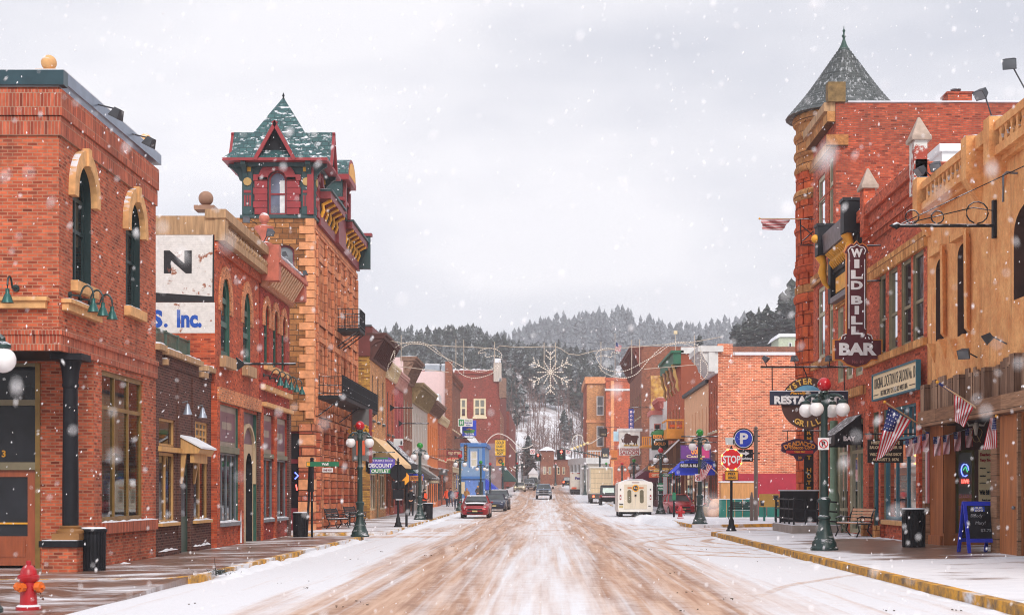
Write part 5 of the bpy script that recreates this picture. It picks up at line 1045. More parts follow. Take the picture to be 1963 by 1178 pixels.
for k in range(3): letters(mb, ('floats & malts', 'open all day', 'cones')[k], q(11.91, 1.4-.1*k), (1, 0, 0), .05, INK, .26)
mb.build('lettering', b_)
mb = MB(); mb.fbox(f, 35.32, 35.42, -.05, 3.4, .003, .08, BEAM); mb.fbox(f, 35.45, 36.8, -.05, 3.38, .003, .06, mat('honey_boards', S(170, 104, 56), .7, 0, .3, 3, streak=True)); mb.fbox(f, 33.45, 35.25, -.05, 3.3, -.08, -.03, BLACK); p_ = mb.build('side_door', r1); MB().ball(f.P(35.6, 1.25, .1), .045, GREY, 10).build('door_knob', p_)
mb = MB(); mb.fbox(f, 42.3, 43.68, -.05, .42, .003, .07, RUSTW); mb.build('base_course', r1)
for c, d, lab, a in (((10.35, 36.6, 5.2), (-.7, .2, -.5), 'dark floodlight on the stucco wall, farther from the corner of the timber fascia', (10.74, 36.4, 5.05)), ((10.4, 38.8, 5.05), (-.5, -.7, -.5), 'glass-faced floodlight low on the stucco above the barn boards', (10.74, 38.9, 4.95)), ((10.1, 42.1, 10.25), (-.7, -.2, -.6), 'pair-mounted floodlight at the low end of the baluster parapet', (10.6, 42.6, 10.1)), ((10.5, 42.0, 10.35), (-.4, -.6, -.6), 'second floodlight of the pair at the low end of the baluster parapet', (10.8, 42.4, 10.2)), ((10.4, 37.3, 11.1), (-.6, -.4, -.6), 'floodlight over the parapet piers against the dark brick wall', (10.8, 37.5, 10.3)), ((10.45, 35.2, 11.25), (-.3, -.8, -.5), 'big square floodlight standing alone against the sky at the picture edge', (10.9, 35.0, 10.3))):
    flood(c, d, lab, a, .19)
t = thing('scroll_sign_bracket', 'long wrought iron sign bracket with scrolls and guy wires on the stucco wall', 'bracket', (10.74, 37.3, 7.6)); mb = MB(); mb.tube([(10.72, 37.3, 7.95), (8.45, 37.3, 7.95)], .04, IRON, 8); mb.tube([(8.45, 37.3, 7.95), (8.38, 37.3, 7.95), (8.2, 37.3, 7.95)], [.05, .09, .005], IRON, 8); mb.build('bar', t)
mb = MB(); mb.box(10.66, 10.74, 37.22, 37.38, 7.65, 8.55, IRON); mb.build('wall_plate', t)
for cx, r in ((10.3, .26), (9.35, .15), (8.75, .16)): mb = MB(); mb.tube([(cx+r*math.cos(a), 37.3, 8.0+r+r*math.sin(a)) for a in [k*.5-1.57 for k in range(13)]], .018, IRON, 6); mb.build('scroll', t)
mb = MB(); mb.tube([(8.6, 37.3, 8.0), (10.2, 37.3, 8.38), (10.7, 37.3, 8.3)], .014, IRON, 5); mb.tube([(8.5, 37.3, 8.0), (10.74, 35.0, 8.9)], .012, IRON, 5); mb.tube([(8.5, 37.3, 8.0), (10.74, 39.5, 9.2)], .012, IRON, 5); mb.build('guy_wire', t)
mb = MB(); mb.tube([(10.74, 35.6, 8.85), (10.5, 35.6, 8.87), (10.42, 35.6, 8.8), (10.42, 35.6, 8.2)], .03, GREY, 8); single(mb, 'vent_pipe', 'bent grey metal pipe on the stucco wall near the arched window', 'pipe')
# ---- red brick bar
RB = brick('bar_red_brick', S(206, 96, 62), S(176, 72, 46), S(174, 104, 80), ms=.007); RUBB = stone('rough_tan_band', S(222, 164, 102), S(190, 128, 76), S(140, 90, 60), .5, .4, .015, 1.2)
r2 = base_root('red_brick_bar', 'red brick bar building with a rough tan stone lintel band and pointed parapet posts', f, 44.1, 52.4)
wB = [(44.45, 45.7, 5.98, 8.5), (46.0, 47.2, 5.98, 8.5), (47.75, 48.9, 5.98, 8.5), (49.4, 50.3, 5.98, 8.5)]; sB = [(45.2, 49.6, .75, 4.2), (49.9, 51.2, -.1, 4.2)]
mb = MB(); shell(mb, f, 44.05, 52.4, -.1, 10.9, 12, RB, wB+sB, rd=.12, par=.3, rm=mat('olive_sash', S(132, 122, 96), .5)); mb.build('wall', r2)
mb = MB(); mb.fbox(f, 44.0, 52.4, 8.52, 8.98, .002, .1, RUBB); mb.fbox(f, 44.0, 52.4, 5.74, 5.96, .002, .13, RUBB); mb.build('stone_band', r2)
mb = MB()
for z0, z1, e in ((10.6, 10.95, .34), (10.25, 10.6, .22), (9.95, 10.25, .14)): mb.fbox(f, 44.0, 52.4, z0, z1, .002, e, RB)
mb.fbox(f, 44.0, 52.4, 10.951, 11.0, -.1, .32, WHITE_SNOW)
for k in range(42): mb.fbox(f, 44.1+k*.2, 44.2+k*.2, 9.75, 9.94, .002, .1, RB)
mb.build('cornice', r2)
for u in (44.3, 51.3):
    mb = MB(); mb.fbox(f, u-.3, u+.3, 10.0, 11.5, .003, .37, RB if u > 50 else worn('flaking_white_plaster', (.7, .68, .64), .5, S(160, 66, 50))); PST = mat('pinnacle_stone', S(172, 152, 138), .9, 0, .2, 4); mb.fbox(f, u-.4, u+.4, 11.5, 11.62, -.1, .45, PST); P = f.P; mb.loft([[P(u-.38, 11.62, -.08), P(u+.38, 11.62, -.08), P(u+.38, 11.62, .43), P(u-.38, 11.62, .43)], [P(u-.03, 12.2, .15), P(u+.03, 12.2, .15), P(u+.03, 12.2, .2), P(u-.03, 12.2, .2)]], PST, False); mb.build('parapet_post', r2)
for h in wB: window(f, r2, h, mat('olive_sash', S(132, 122, 96), .5), .1, .1, 1, (.45,))
TEALF = mat('teal_shopfront', S(42, 104, 122), .5, 0, .15)
window(f, r2, (45.2, 49.6, .75, 3.15), TEALF, .1, .1, 3, (), gl=CLEAR); goods(f, r2, (45.2, 49.6, .75, 3.15), -.2); window(f, r2, (45.2, 49.6, 3.2, 4.2), TEALF, .1, .07, 7, ()); window(f, r2, (49.9, 51.2, -.1, 3.1), TEALF, .1, .16, 1, (.3,), name='shop_door')
mb = MB(); mb.fbox(f, 44.9, 49.8, .6, .74, -.2, .12, TAN); mb.fbox(f, 44.6, 44.95, -.05, 4.2, .003, .1, RB); mb.fbox(f, 49.6, 49.88, -.05, 4.2, .003, .12, RB); mb.fbox(f, 51.3, 51.9, -.05, 4.4, .003, .14, RB)
for u in (49.6, 51.45): mb.fbox(f, u-.05, u+.35, -.05, .55, .15, .3, RUBB)
mb.build('shopfront_trim', r2)
mb = MB(); mb.box(12.3, 17.5, 48.5, 52.0, 10.6, 12.15, WHITE); mb.box(12.2, 17.6, 48.4, 52.1, 12.15, 12.38, WHITE); mb.build('roof_shed', r2)
# sign along the facade
t = thing('saloon_history_sign', 'long cream sign with a teal frame and black western lettering over the bar front', 'sign', f.P(47, 4.5, .2)); mb = MB(); mb.fbox(f, 44.15, 50.05, 4.55, 5.3, .18, .26, mat('cream_sign', S(240, 218, 178), .6, 0, .05)); b_ = mb.build('board', t); mb = MB(); a, b, e = 44.15, 50.05, .05
for q in ((a-e, b+e, 5.3, 5.3+e), (a-e, b+e, 4.55-e, 4.55), (a-e, a, 4.55, 5.3), (b, b+e, 4.55, 5.3)): mb.fbox(f, *q, .16, .3, TEALF)
mb.build('sign_frame', b_); mb = MB(); letters(mb, 'ORIGINAL LOCATION OF SALOON No. 10', f.P(47.1, 5.03, .265), (0, -1, 0), .34, INK, 5.5, bold=0, ext=.003); letters(mb, 'HISTORIC SPOT OF THE OLD WEST 1876', f.P(47.1, 4.69, .265), (0, -1, 0), .16, INK, 3.6, bold=0, ext=.003)
for u in (44.7, 49.6): mb.fbox(f, u-.35, u+.35, 4.665, 4.69, .261, .27, INK)
mb.build('lettering', b_)
t = board_sign('history_plaque', 'small black wooden plaque with white lettering hanging beside the big flag', 9.28, 10.3, 45.0, 2.45, 3.12, mat('black_board', S(40, 34, 34), .7), None, [('HISTORIC SITE', .86, .13, CREAM, .8), ('SALOON NUMBER 10', .66, .13, CREAM, .9), ('WILD BILL WAS SHOT', .36, .13, CREAM, .9), ('AUGUST 2 1876', .14, .13, CREAM, .75)]); mb = MB(); mb.tube([(10.74, 45.04, 3.28), (9.2, 45.04, 3.28)], .025, IRON, 6); mb.tube([(9.5, 45.04, 3.28), (9.5, 45.04, 3.12)], .012, IRON, 5); mb.tube([(10.1, 45.04, 3.28), (10.1, 45.04, 3.12)], .012, IRON, 5); mb.build('bracket', t)
# ---- oyster bar front with black and gold cornice
r3 = base_root('black_cornice_building', 'red brick shop with a projecting black cornice trimmed in gold scrolls', f, 52.4, 57.9)
wC = [(53.0, 54.1, 5.6, 8.3), (54.7, 55.8, 5.6, 8.3), (56.4, 57.4, 5.6, 8.3)]; sC = [(52.9, 55.2, .2, 4.1), (55.6, 57.5, .2, 4.1)]
mb = MB(); shell(mb, f, 52.41, 57.89, -.1, 10.9, 12, RB, wC+sC, rd=.12, par=.3, rm=mat('sage_shopfront', S(176, 168, 140), .5, 0, .1)); mb.fbox(f, 52.5, 57.8, 8.32, 8.55, .002, .08, RUBB); mb.fbox(f, 52.45, 57.85, 4.9, 5.2, .002, .16, RUBB); mb.build('wall', r3)
SAGE = mat('sage_shopfront', S(176, 168, 140), .5, 0, .1)
for h in wC: window(f, r3, h, SAGE, .1, .14, 1, (.5,))
window(f, r3, sC[0], SAGE, .1, .14, 2, (.72,), name='shop_door', gl=CLEAR); window(f, r3, sC[1], SAGE, .1, .12, 2, (.2, .72), gl=CLEAR); drape(f, r3, sC[1], -.4, (0, .2, .5, .7), BLINDS[2])
mb = MB(); P = f.P
mb.loft([[P(52.45, 10.35, .0), P(57.85, 10.35, .0), P(57.85, 11.1, .0), P(52.45, 11.1, .0)], [P(52.45, 10.35, .55), P(57.85, 10.35, .55), P(57.85, 11.0, .6), P(52.45, 11.0, .6)]], mat('worn_black', S(104, 94, 98), .5, 0, .4, 4, snow=.3), False)
for u in (52.35, 57.35): mb.fbox(f, u, u+.6, 10.3, 11.35, .002, .76, BLACK); mb.fbox(f, u-.03, u+.63, 11.35, 11.45, .002, .8, mat('snowy_black', (.02, .02, .025), .5, 0, .1, 3, snow=.5)); mb.fbox(f, u+.05, u+.55, 8.55, 10.3, .002, .28, BLACK)
mb.fbox(f, 52.96, 57.34, 8.7, 9.6, .002, .12, BLACK); mb.fbox(f, 53.2, 57.1, 8.85, 9.4, .121, .15, GOLD); mb.fbox(f, 52.9, 57.4, 8.5, 8.7, .002, .3, mat('worn_black', (0, 0, 0))); mb.fbox(f, 52.96, 57.34, 9.6, 10.34, .002, .2, BLACK); c_ = mb.build('cornice', r3)
for k in range(13): u = 53.15+k*.33; mb = MB(); mb.tube([P(u, 9.75, .22), P(u, 9.95, .34), P(u, 10.1, .3), P(u, 10.3, .5)], [.03, .06, .05, .07], GOLD, 8); mb.build('gold_bracket', c_)
for u in (52.65, 57.65): mb = MB(); mb.tube([P(u, 9.1, .3), P(u, 9.3, .45), P(u, 9.7, .55), P(u, 10.0, .5), P(u, 10.3, .62)], [.05, .1, .16, .13, .2], GOLD, 10); mb.build('gold_scroll', c_)
MB().ball(P(57.5, 10.9, .82), .16, GOLD, 10).build('gold_rosette', c_)
aw = awning(r3, f, 53.0, 55.6, 4.25, 3.55, .95, mat('striped_snowy_canvas', S(120, 120, 120), .8, 0, .5, 8, snow=.3), BLACK, .35, BLACK); mb = MB(); letters(mb, 'OYSTER BAY', f.P(54.3, 3.38, .96), (0, -1, 0), .22, WHITE, 1.5); letters(mb, 'BAY', (10.3, 52.97, 3.42), (1, 0, 0), .16, WHITE); mb.build('lettering', aw)
mb = MB(); mb.lathe((10.35, 56.1, .16), [(.34, 0), (.34, .12), (.28, .18), (.3, .5), (.22, .6), (.2, 1.3), (.14, 1.5), (.14, 4.0)], mat('sage_column', S(120, 148, 124), .5), 16); mb.build('column', r3)
# ---- turret block
XT = stone('red_rockface', S(212, 102, 58), S(186, 78, 46), S(130, 58, 42), .9, .5, .02, 1.3); TTAN = stone('tan_rockface', S(206, 152, 98), S(170, 112, 66), S(110, 76, 52), .9, .45, .02, 1.2)
DBR = brick('old_red_brick', S(192, 86, 56), S(158, 62, 44), S(146, 90, 72), sa=.5)
r4 = base_root('turret_building', 'three-storey old red brick building with a stone corner turret under a green conical roof', f, 58, 66, depth=4)
wD = [(60.1, 61.7, 11.6, 13.9), (58.4, 59.3, 11.6, 14.2), (60.1, 61.7, 6.8, 9.6), (58.4, 59.3, 6.8, 9.6), (60.1, 61.7, .6, 4.2), (58.4, 59.3, .2, 4.2)]
mb = MB(); shell(mb, f, 57.91, 62.7, -.1, 16.0, 16, RB, wD, side=DBR, rd=.12, par=.3)
mb.box(13.2, 26, 62.7, 67.5, -.1, 15.9, DBR)
mb.build('wall', r4)
for h in wD: window(f, r4, h, SAGE, .1, .16, 1, (.62,))
mb = MB()
for z0, z1, e, m in ((15.3, 15.7, .3, TTAN), (15.7, 16.02, .42, STONE_B), (12.95, 13.0, .02, RB), (14.35, 14.75, .16, TTAN), (9.75, 10.15, .14, TTAN), (5.1, 5.4, .14, TTAN), (6.45, 6.75, .12, TTAN)): mb.fbox(f, 57.95, 62.69, z0, z1, .003, e, m)
mb.box(10.45, 11.1, 57.8, 58.3, 16.021, 16.75, mat('mossy_block', S(122, 98, 62), .9, 0, .4, 6, snow=.4)); mb.box(10.4, 11.2, 57.78, 57.909, 14.4, 14.8, TTAN); mb.box(11.2, 26, 57.85, 58.1, 16.021, 16.06, WHITE_SNOW); mb.build('stone_band', r4)
mb = MB(); mb.box(14.95, 15.85, 58.1, 59, 15.8, 16.4, DBR); mb.box(14.9, 15.9, 58.05, 59.05, 16.4, 16.46, DBR); ch = mb.build('chimney', r4); MB().lathe((15.35, 58.5, 16.46), [(.12, 0), (.12, .1), (.2, .14), (.2, .18)], GREY, 10).build('flue_cap', ch)
TC = (12.6, 66.0); mb = MB(); prof = []
def ring(z0, z1, r, m): mb.lathe((TC[0], TC[1], 0), [(r-.3, z0), (r, z0), (r, z1), (r-.3, z1)], m, 40, False)
def bulge(z, h, r, m): mb.lathe((TC[0], TC[1], z), [(r-.3, -h/2)]+[(r+h*.26*math.cos(a), h/2*math.sin(a)) for a in [-1.57+k*.314 for k in range(11)]]+[(r-.3, h/2)], m, 40)
for a in range(0, 36):   # rock-faced blocks in courses, each pushed in or out a little
    pass
z = -.2; k = 0
while z < 14.9:
    h = .55; m = XT
    if 4.6 < z < 5.2 or 9.5 < z < 10.2: m = TTAN
    n = 16
    for q in range(n):
        a0 = 2*math.pi*(q+(.5 if k % 2 else 0))/n+.012; a1 = a0+2*math.pi/n-.024; r = 1.97+R.uniform(0, .05); am = (a0+a1)/2
        if math.cos(am) > .75: continue
        pts = [[(TC[0]+rr*math.cos(a), TC[1]+rr*math.sin(a), zz) for zz in (z+.015, z+h-.015)] for rr, a in ((1.85, a0), (r, a0+.02), (r+.03, am), (r, a1-.02), (1.85, a1))]
        vs = [p[0] for p in pts]+[p[1] for p in pts]; mb.add(vs, [(i, (i+1) % 5, 5+(i+1) % 5, 5+i) for i in range(5)]+[(4, 3, 2, 1, 0), (5, 6, 7, 8, 9)], m)
    z += h; k += 1
ring(-.2, 15.0, 1.93, XT); tu = mb.build('turret', r4); mb = MB()
for z, h, r, m in ((15.1, .3, 2.0, TTAN), (15.75, .3, 2.02, TTAN), (14.0, .45, 2.0, TTAN), (12.6, .3, 2.0, XT), (10.9, .35, 2.02, XT), (9.7, .4, 2.0, XT), (5.3, .4, 2.0, TTAN)): bulge(z, h, r, m)
mb.build('stone_ring', tu); mb = MB(); ring(14.95, 17.3, 2.0, TTAN); bulge(16.5, .28, 2.03, TTAN); bulge(17.2, .4, 2.05, TTAN); mb.build('stone_ring', tu)
t = NT('slate_cone'); g = t.objco(); n = t.noise(t.mapv(t.pos(), (2, 2, 1)), 1.6, 6, .7); nn = t.n('NewGeometry'); sp = t.n('SeparateXYZ'); t.l(nn.outputs['Position'], sp.inputs[0])
band = t.math('FRACT', t.math('MULTIPLY', sp.outputs[2], 3.2)); c = t.mix(t.rng(n, .35, .65), S(44, 50, 50), S(84, 88, 88)); c = t.mix(t.rng(band, 0, .22, .65, 0), c, S(24, 30, 30)); c = t.mix(t.rng(t.noise(t.mapv(t.pos(), (3.6, 3.6, .3)), 2.2, 5, .7), .54, .66, 0, .6), c, (.66, .67, .7))
CONE = t.done(c, .6)
mb = MB(); n = 56; rings = []
for k in range(24):
    t_ = k/23; rb = 2.42*(1-t_)+.14*t_; rb *= 1-.06*math.sin(math.pi*t_); zz = 17.35+2.95*t_
    for q in ((0, 1.0), (.1, .97)): rings.append([(TC[0]+(rb*q[1]+(.03 if i % 2 else 0)*(1-t_*.7))*math.cos(2*math.pi*i/n), TC[1]+(rb*q[1]+(.03 if i % 2 else 0)*(1-t_*.7))*math.sin(2*math.pi*i/n), zz+q[0]) for i in range(n)])
mb.loft(rings, CONE, False); co_ = mb.build('turret_roof', r4)
MB().lathe((TC[0], TC[1], 20.3), [(.26, -.1), (.13, .15), (.06, .36), (.05, .44), (.1, .52), (.04, .6), (.035, .68), (.065, .74), (.02, .82), (.01, .95)], mat('copper_green', S(46, 74, 66), .5, .2), 12).build('roof_finial', co_)
# ---- far corner: brick with a big side wall, and the rest of the east side
BRL = brick('salmon_brick', S(222, 124, 86), S(202, 98, 66), S(232, 190, 160), ms=.014, bw=.3, bh=.1); PEACH = mat('peach_stucco', S(232, 178, 136), .8, 0, .08)
f = FR(10.6)
r5 = facade('salmon_brick_corner', 'salmon brick corner building with a broad plain side wall painted deep red along its base', f, 96, 101.5, 10.0, BRR, [(5.4, 8.2)], 4, .5, CREAM, depth=16, shop=(BROWNW, 3.5), side=BRL, par=.6)
mb = MB(); mb.box(10.9, 27, 95.92, 95.99, .2, 2.75, mat('crimson_wall_paint', S(160, 30, 52), .7, 0, .12)); mb.build('painted_band', r5)
mb = MB(); mb.box(11.6, 16.4, 95.85, 96.3, 10.0, 10.18, WHITE_SNOW); mb.box(16.4, 27, 95.85, 96.3, 9.75, 10.001, WHITE); mb.box(10.6, 11.5, 95.9, 96.5, 10.0, 10.7, BRL); mb.build('coping', r5)
mb = MB(); P = f.P; W8 = mat('white_tin', (.62, .62, .61), .6, 0, .12)
mb.hexa([P(95.85, 8.9, .003), P(101.4, 8.9, .003), P(101.4, 8.9, .2), P(95.85, 8.9, .2), P(95.85, 10.2, .003), P(101.4, 10.2, .003), P(101.4, 10.2, 1.1), P(95.85, 10.2, 1.1)], W8); mb.fbox(f, 95.7, 101.5, 10.2, 10.55, -.3, 1.25, W8); mb.fbox(f, 95.75, 96.7, 9.0, 10.2, .2, .6, W8)
for k in range(9): u = 96.2+k*.6; mb.tube([P(u, 9.0, .3), P(u, 9.4, .6), P(u, 9.8, .75), P(u, 10.15, 1.1)], [.08, .13, .1, .12], W8, 6)
mb.build('cornice', r5)
r6 = facade('peach_stucco_building', 'plain peach stucco building with a row of slit windows beside the white cornice', f, 101.52, 119, 8.7, PEACH, [(4.6, 7.2)], 7, .35, PEACH, shop=(BROWNW, 3.2), gl=mat('shadow_glass', (.05, .045, .04), .2))
mb = MB(); mb.fbox(f, 101.5, 119, 8.7, 8.95, -.3, .2, DGREY); mb.build('coping', r6)
r7 = facade('brown_warehouse', 'large dark brown building with a white roof edge rising behind the peach one', f, 122, 136, 12.4, BRR, [(5.2, 8.4)], 5, .9, CREAM, depth=30, shop=(DKGREEN, 3.5), side=mat('dark_brown_render', S(142, 72, 48), .85, 0, .1, .8), par=.3)
mb = MB(); mb.box(10.6, 13, 121.9, 122.4, 12.4, 12.9, W8); mb.box(13, 40, 121.85, 122.4, 12.1, 12.5, W8); mb.build('coping', r7)
mb = MB(); mb.box(14.2, 14.85, 125, 125.7, 12.0, 13.3, BRR); mb.box(14.15, 14.9, 124.95, 125.75, 13.3, 13.36, WHITE_SNOW); mb.build('chimney', r7)
GR2 = mat('bright_green_trim', S(30, 96, 70), .6, 0, .15); mb = MB()
mb.fbox(f, 122, 136, 11.6, 12.45, .002, .6, GR2); mb.fbox(f, 121.9, 136.1, 12.45, 12.65, -.2, .8, GR2); c_ = mb.build('cornice', r7)
for k in range(5): u = 122.6+k*3.1; mb = MB(); mb.tube([P(u, 9.5, .12), P(u, 9.9, .3), P(u, 10.3, .25), P(u, 10.8, .45), P(u, 11.2, .5), P(u, 11.6, .62)], [.08, .14, .1, .15, .12, .16], mat('snowy_carving', S(196, 150, 120), .8, 0, .25, 3, snow=.5) if k % 2 else mat('dull_gold', S(176, 142, 84), .6), 6); mb.build('carved_bracket', c_)
r8 = facade('white_bay_building', 'narrow white building with a pink trimmed bay window', f, 140, 147, 10.0, WHITE, [(5.5, 8)], 2, .8, mat('pink_trim', S(206, 120, 110), .6), shop=(MAROON, 3.4), corn=(mat('pink_trim', (0, 0, 0)), .9, .6), side=WHITE)
mb = MB(); mb.fbox(f, 141.5, 145.5, 4.6, 8.6, .002, .9, WHITE); mb.fbox(f, 141.3, 145.7, 8.6, 9.0, .002, 1.1, mat('pink_trim', (0, 0, 0))); by = mb.build('bay', r8); fq = FF(141.5); mb = MB(); mb.fbox(fq, 9.85, 10.45, 5.6, 7.8, .003, .03, mat('pink_trim', (0, 0, 0))); mb.fbox(fq, 9.95, 10.35, 5.7, 7.7, .031, .05, GLASS); mb.build('bay_window', by)
r8b = facade('plum_awning_shop', 'low dark plum fronted shop with a wide snowy awning', f, 147.02, 160, 7.5, mat('plum_siding', S(110, 62, 66), .8), [(4.4, 6)], 4, 1, CREAM, shop=(MAROON, 3.3)); awning(r8b, f, 147.5, 159.5, 4.4, 2.9, 2.2, mat('snowy_plum_canvas', S(110, 34, 58), .8, 0, .1, 2, snow=.35), None, .35)
MUR = None; t = NT('faded_advert'); nz = t.n('TexVoronoi'); nz.inputs['Scale'].default_value = 1.6; t.l(t.pos(), nz.inputs['Vector']); c = t.mix(t.rng(t.noise(t.pos(), 1.4, 6, .7), .4, .6), S(150, 92, 56), S(206, 160, 70)); c = t.mix(t.rng(nz.outputs[0], 0, .5, .6, 0), c, S(226, 196, 150)); MUR = t.done(c, .85)
r9 = facade('tall_brown_brick_block', 'tall brown brick block with a faded floral wall advert and heavy dark cornice', f, 172, 196, 17.6, BRB, [(6, 8.4), (10, 12.6)], 6, 1.1, CREAM, depth=30, shop=(BROWNW, 4), corn=(mat('rusty_cornice', S(110, 56, 44), .8, 0, .25), 2.4, 1.3))
mb = MB(); mb.box(11.6, 19, 171.9, 171.99, 5.6, 14.4, MUR); mb.build('wall_advert', r9)
r10 = thing('bay_hotel', 'orange brick hotel four storeys high with a rounded bay of white windows', 'building', (14, 238, 1.6)); ff = FF(236); mb = MB(); mb.quad((9.2, 236, .5), (26, 236, .5), (26, 236, 18.4), (9.2, 236, 18.4), BRR); mb.quad((9.2, 236, .5), (9.2, 266, .5), (9.2, 266, 18.4), (9.2, 236, 18.4), BRR); mb.quad((9.2, 236, 18.2), (26, 236, 18.2), (26, 266, 18.2), (9.2, 266, 18.2), SNOWROOF); mb.box(9.0, 26, 235.9, 236.3, 18.41, 18.9, BRR); mb.box(9.0, 26, 235.85, 236.3, 16.9, 17.2, W8); mb.box(9.9, 10.4, 235.9, 235.99, .5, 18.4, QUOIN); mb.build('wall', r10)
for x0, x1, y0 in ((6.4, 9.3, 240.5),):
    fb_ = FF(y0); fl_ = FR(x0); rows = [(13.4, 16.4), (8.6, 11.8), (3.6, 6.8)]; mb = MB(); h1 = [(7.9, 9.0, a, b) for a, b in rows]; h2 = [(242+k*3, 243.4+k*3, a, b) for k in range(3) for a, b in rows]
    wall(mb, fb_, x0, x1, .8, 19.0, h1, BRO, .2); wall(mb, fl_, y0, 262, .8, 19.0, h2, BRR, .2); mb.box(x0-.3, x1, y0-.3, y0-.003, 18.3, 19.3, QUOIN); mb.box(x0-.3, x0-.003, y0, 262, 18.3, 19.3, QUOIN); mb.box(x0-.12, x1, y0-.12, y0-.004, 7.3, 7.7, QUOIN); mb.box(x0-.12, x1, y0-.12, y0-.004, 12.3, 12.7, QUOIN); b_ = mb.build('bay', r10)
    for h in h1: window(fb_, r10, h, WHITE, .1, .14, 1, (.5,), gl=GLASS_L)
    for h in h2: window(fl_, r10, h, WHITE, .1, .14, 1, (.5,))
rb = thing('white_bank', 'white columned bank with a balustrade and globe lamps along its roof', 'building', (6, 226, 1.2)); mb = MB(); mb.prism([(3.9, 229, .6), (6.0, 218.5, .6), (8.9, 218.5, .6), (8.9, 234, .6), (3.9, 234, .6)], (0, 0, 5.0), mat('cream_white_stone', S(226, 220, 206), .8, 0, .08)); mb.prism([(3.4, 229, 5.6), (5.7, 218, 5.6), (9.0, 218, 5.6), (9.0, 235, 5.6), (3.4, 235, 5.6)], (0, 0, .85), W8); mb.build('wall', rb)
for k in range(5):
    x, y = 3.8+k*.46, 228.4-k*2.35; MB().lathe((x, y, 1.0), [(.3, 0), (.26, .2), (.23, 4.2), (.34, 4.58)], W8, 10).build('column', rb)
for k in range(6):
    x, y = 3.8+k*.42, 228-k*2.0; mb = MB(); mb.tube([(x, y, 6.45), (x, y, 7.7+.12*k)], .04, DGREY, 5); mb.ball((x, y, 7.85+.12*k), .2, mat('warm_globe', S(240, 210, 140), .4), 10); mb.build('roof_lamp', rb)
mb = MB()
for k in range(9): x, y = 5.9+.35*k, 218.2; mb.box(x, x+.1, y, y+.12, 6.45, 7.3, W8)
mb.box(5.8, 9, 218.1, 218.4, 7.3, 7.45, W8); mb.build('balustrade', rb)
mb = MB(); mb.box(6.6, 7.5, 218.4, 218.49, 1.5, 4.6, GLASS_L); mb.build('window', rb)
for nm, lab, x0, x1, y, z0, z1, pk in (('brick_tower_house', 'square red brick tower at the end of the street under the bare hillside', -1.0, 1.85, 330, 3, 10.4, True), ('brick_end_house', 'broad brick house with a snowy sloping roof closing the street', 1.95, 6.2, 333, 3, 8.6, False)):
    t = thing(nm, lab, 'building', ((x0+x1)/2, y, 3)); ff = FF(y); mb = MB(); hs = [(x0+.6, x0+1.2, 5.4, 7.0), (x0+1.7, x0+2.3, 5.4, 7.0)]; wall(mb, ff, x0, x1, 2.5, z1, hs, BRB, .2); mb.quad((x0, y, 2.5), (x0, y+10, 2.5), (x0, y+10, z1), (x0, y, z1), BRB); mb.quad((x1, y, 2.5), (x1, y+10, 2.5), (x1, y+10, z1), (x1, y, z1), BRB); mb.build('wall', t)
    for h in hs: window(ff, t, h, CREAM, .1, .12, 1, (.5,))
    cx = (x0+x1)/2; mb = MB(); mb.loft([[(x0-.4, y-.4, z1), (x1+.4, y-.4, z1), (x1+.4, y+10.4, z1), (x0-.4, y+10.4, z1)], [(cx-.2, y+4.8, z1+1.0), (cx+.2, y+4.8, z1+1.0), (cx+.2, y+5.2, z1+1.0), (cx-.2, y+5.2, z1+1.0)]], WHITE_SNOW, False); mb.build('roof', t)
t = thing('small_white_house', 'small white house with a snowy gable near the end of the street', 'house', (-2.5, 326, 3.2)); mb = MB(); mb.box(-3.4, -1.5, 326, 331, 2.8, 5.4, WHITE); mb.build('wall', t); mb = MB(); mb.prism([(-3.6, 325.8, 5.4), (-1.3, 325.8, 5.4), (-2.45, 325.8, 6.8)], (0, 6, 0), WHITE_SNOW); mb.build('roof', t); mb = MB(); mb.box(-2.9, -2.2, 325.9, 325.99, 3.6, 4.8, GLASS_L); mb.build('window', t)
x, z = XP(1507, 250), 24.0; t = thing('hillside_house', 'pale green sided house with a snowy roof up among the pines', 'house', (x, 250, z-4)); SG = mat('pale_green_siding', S(176, 184, 160), .8); mb = MB(); mb.box(x-1.2, x+5, 250, 258, z-6, z+2.4, SG); mb.build('wall', t); mb = MB(); mb.prism([(x-1.8, 249.6, z+2.0), (x-1.2, 249.6, z+2.9), (x+5.2, 249.6, z+2.9), (x+5.2, 249.6, z+2.4), (x-1.0, 249.6, z+2.4)], (0, 9, 0), WHITE_SNOW); mb.build('roof', t)
for a in (.4, 1.7): mb = MB(); mb.box(x+a, x+a+.5, 249.94, 249.99, z+.3, z+1.5, WHITE); mb.box(x+a+.1, x+a+.4, 249.92, 249.939, z+.4, z+1.4, GLASS); mb.build('window', t)
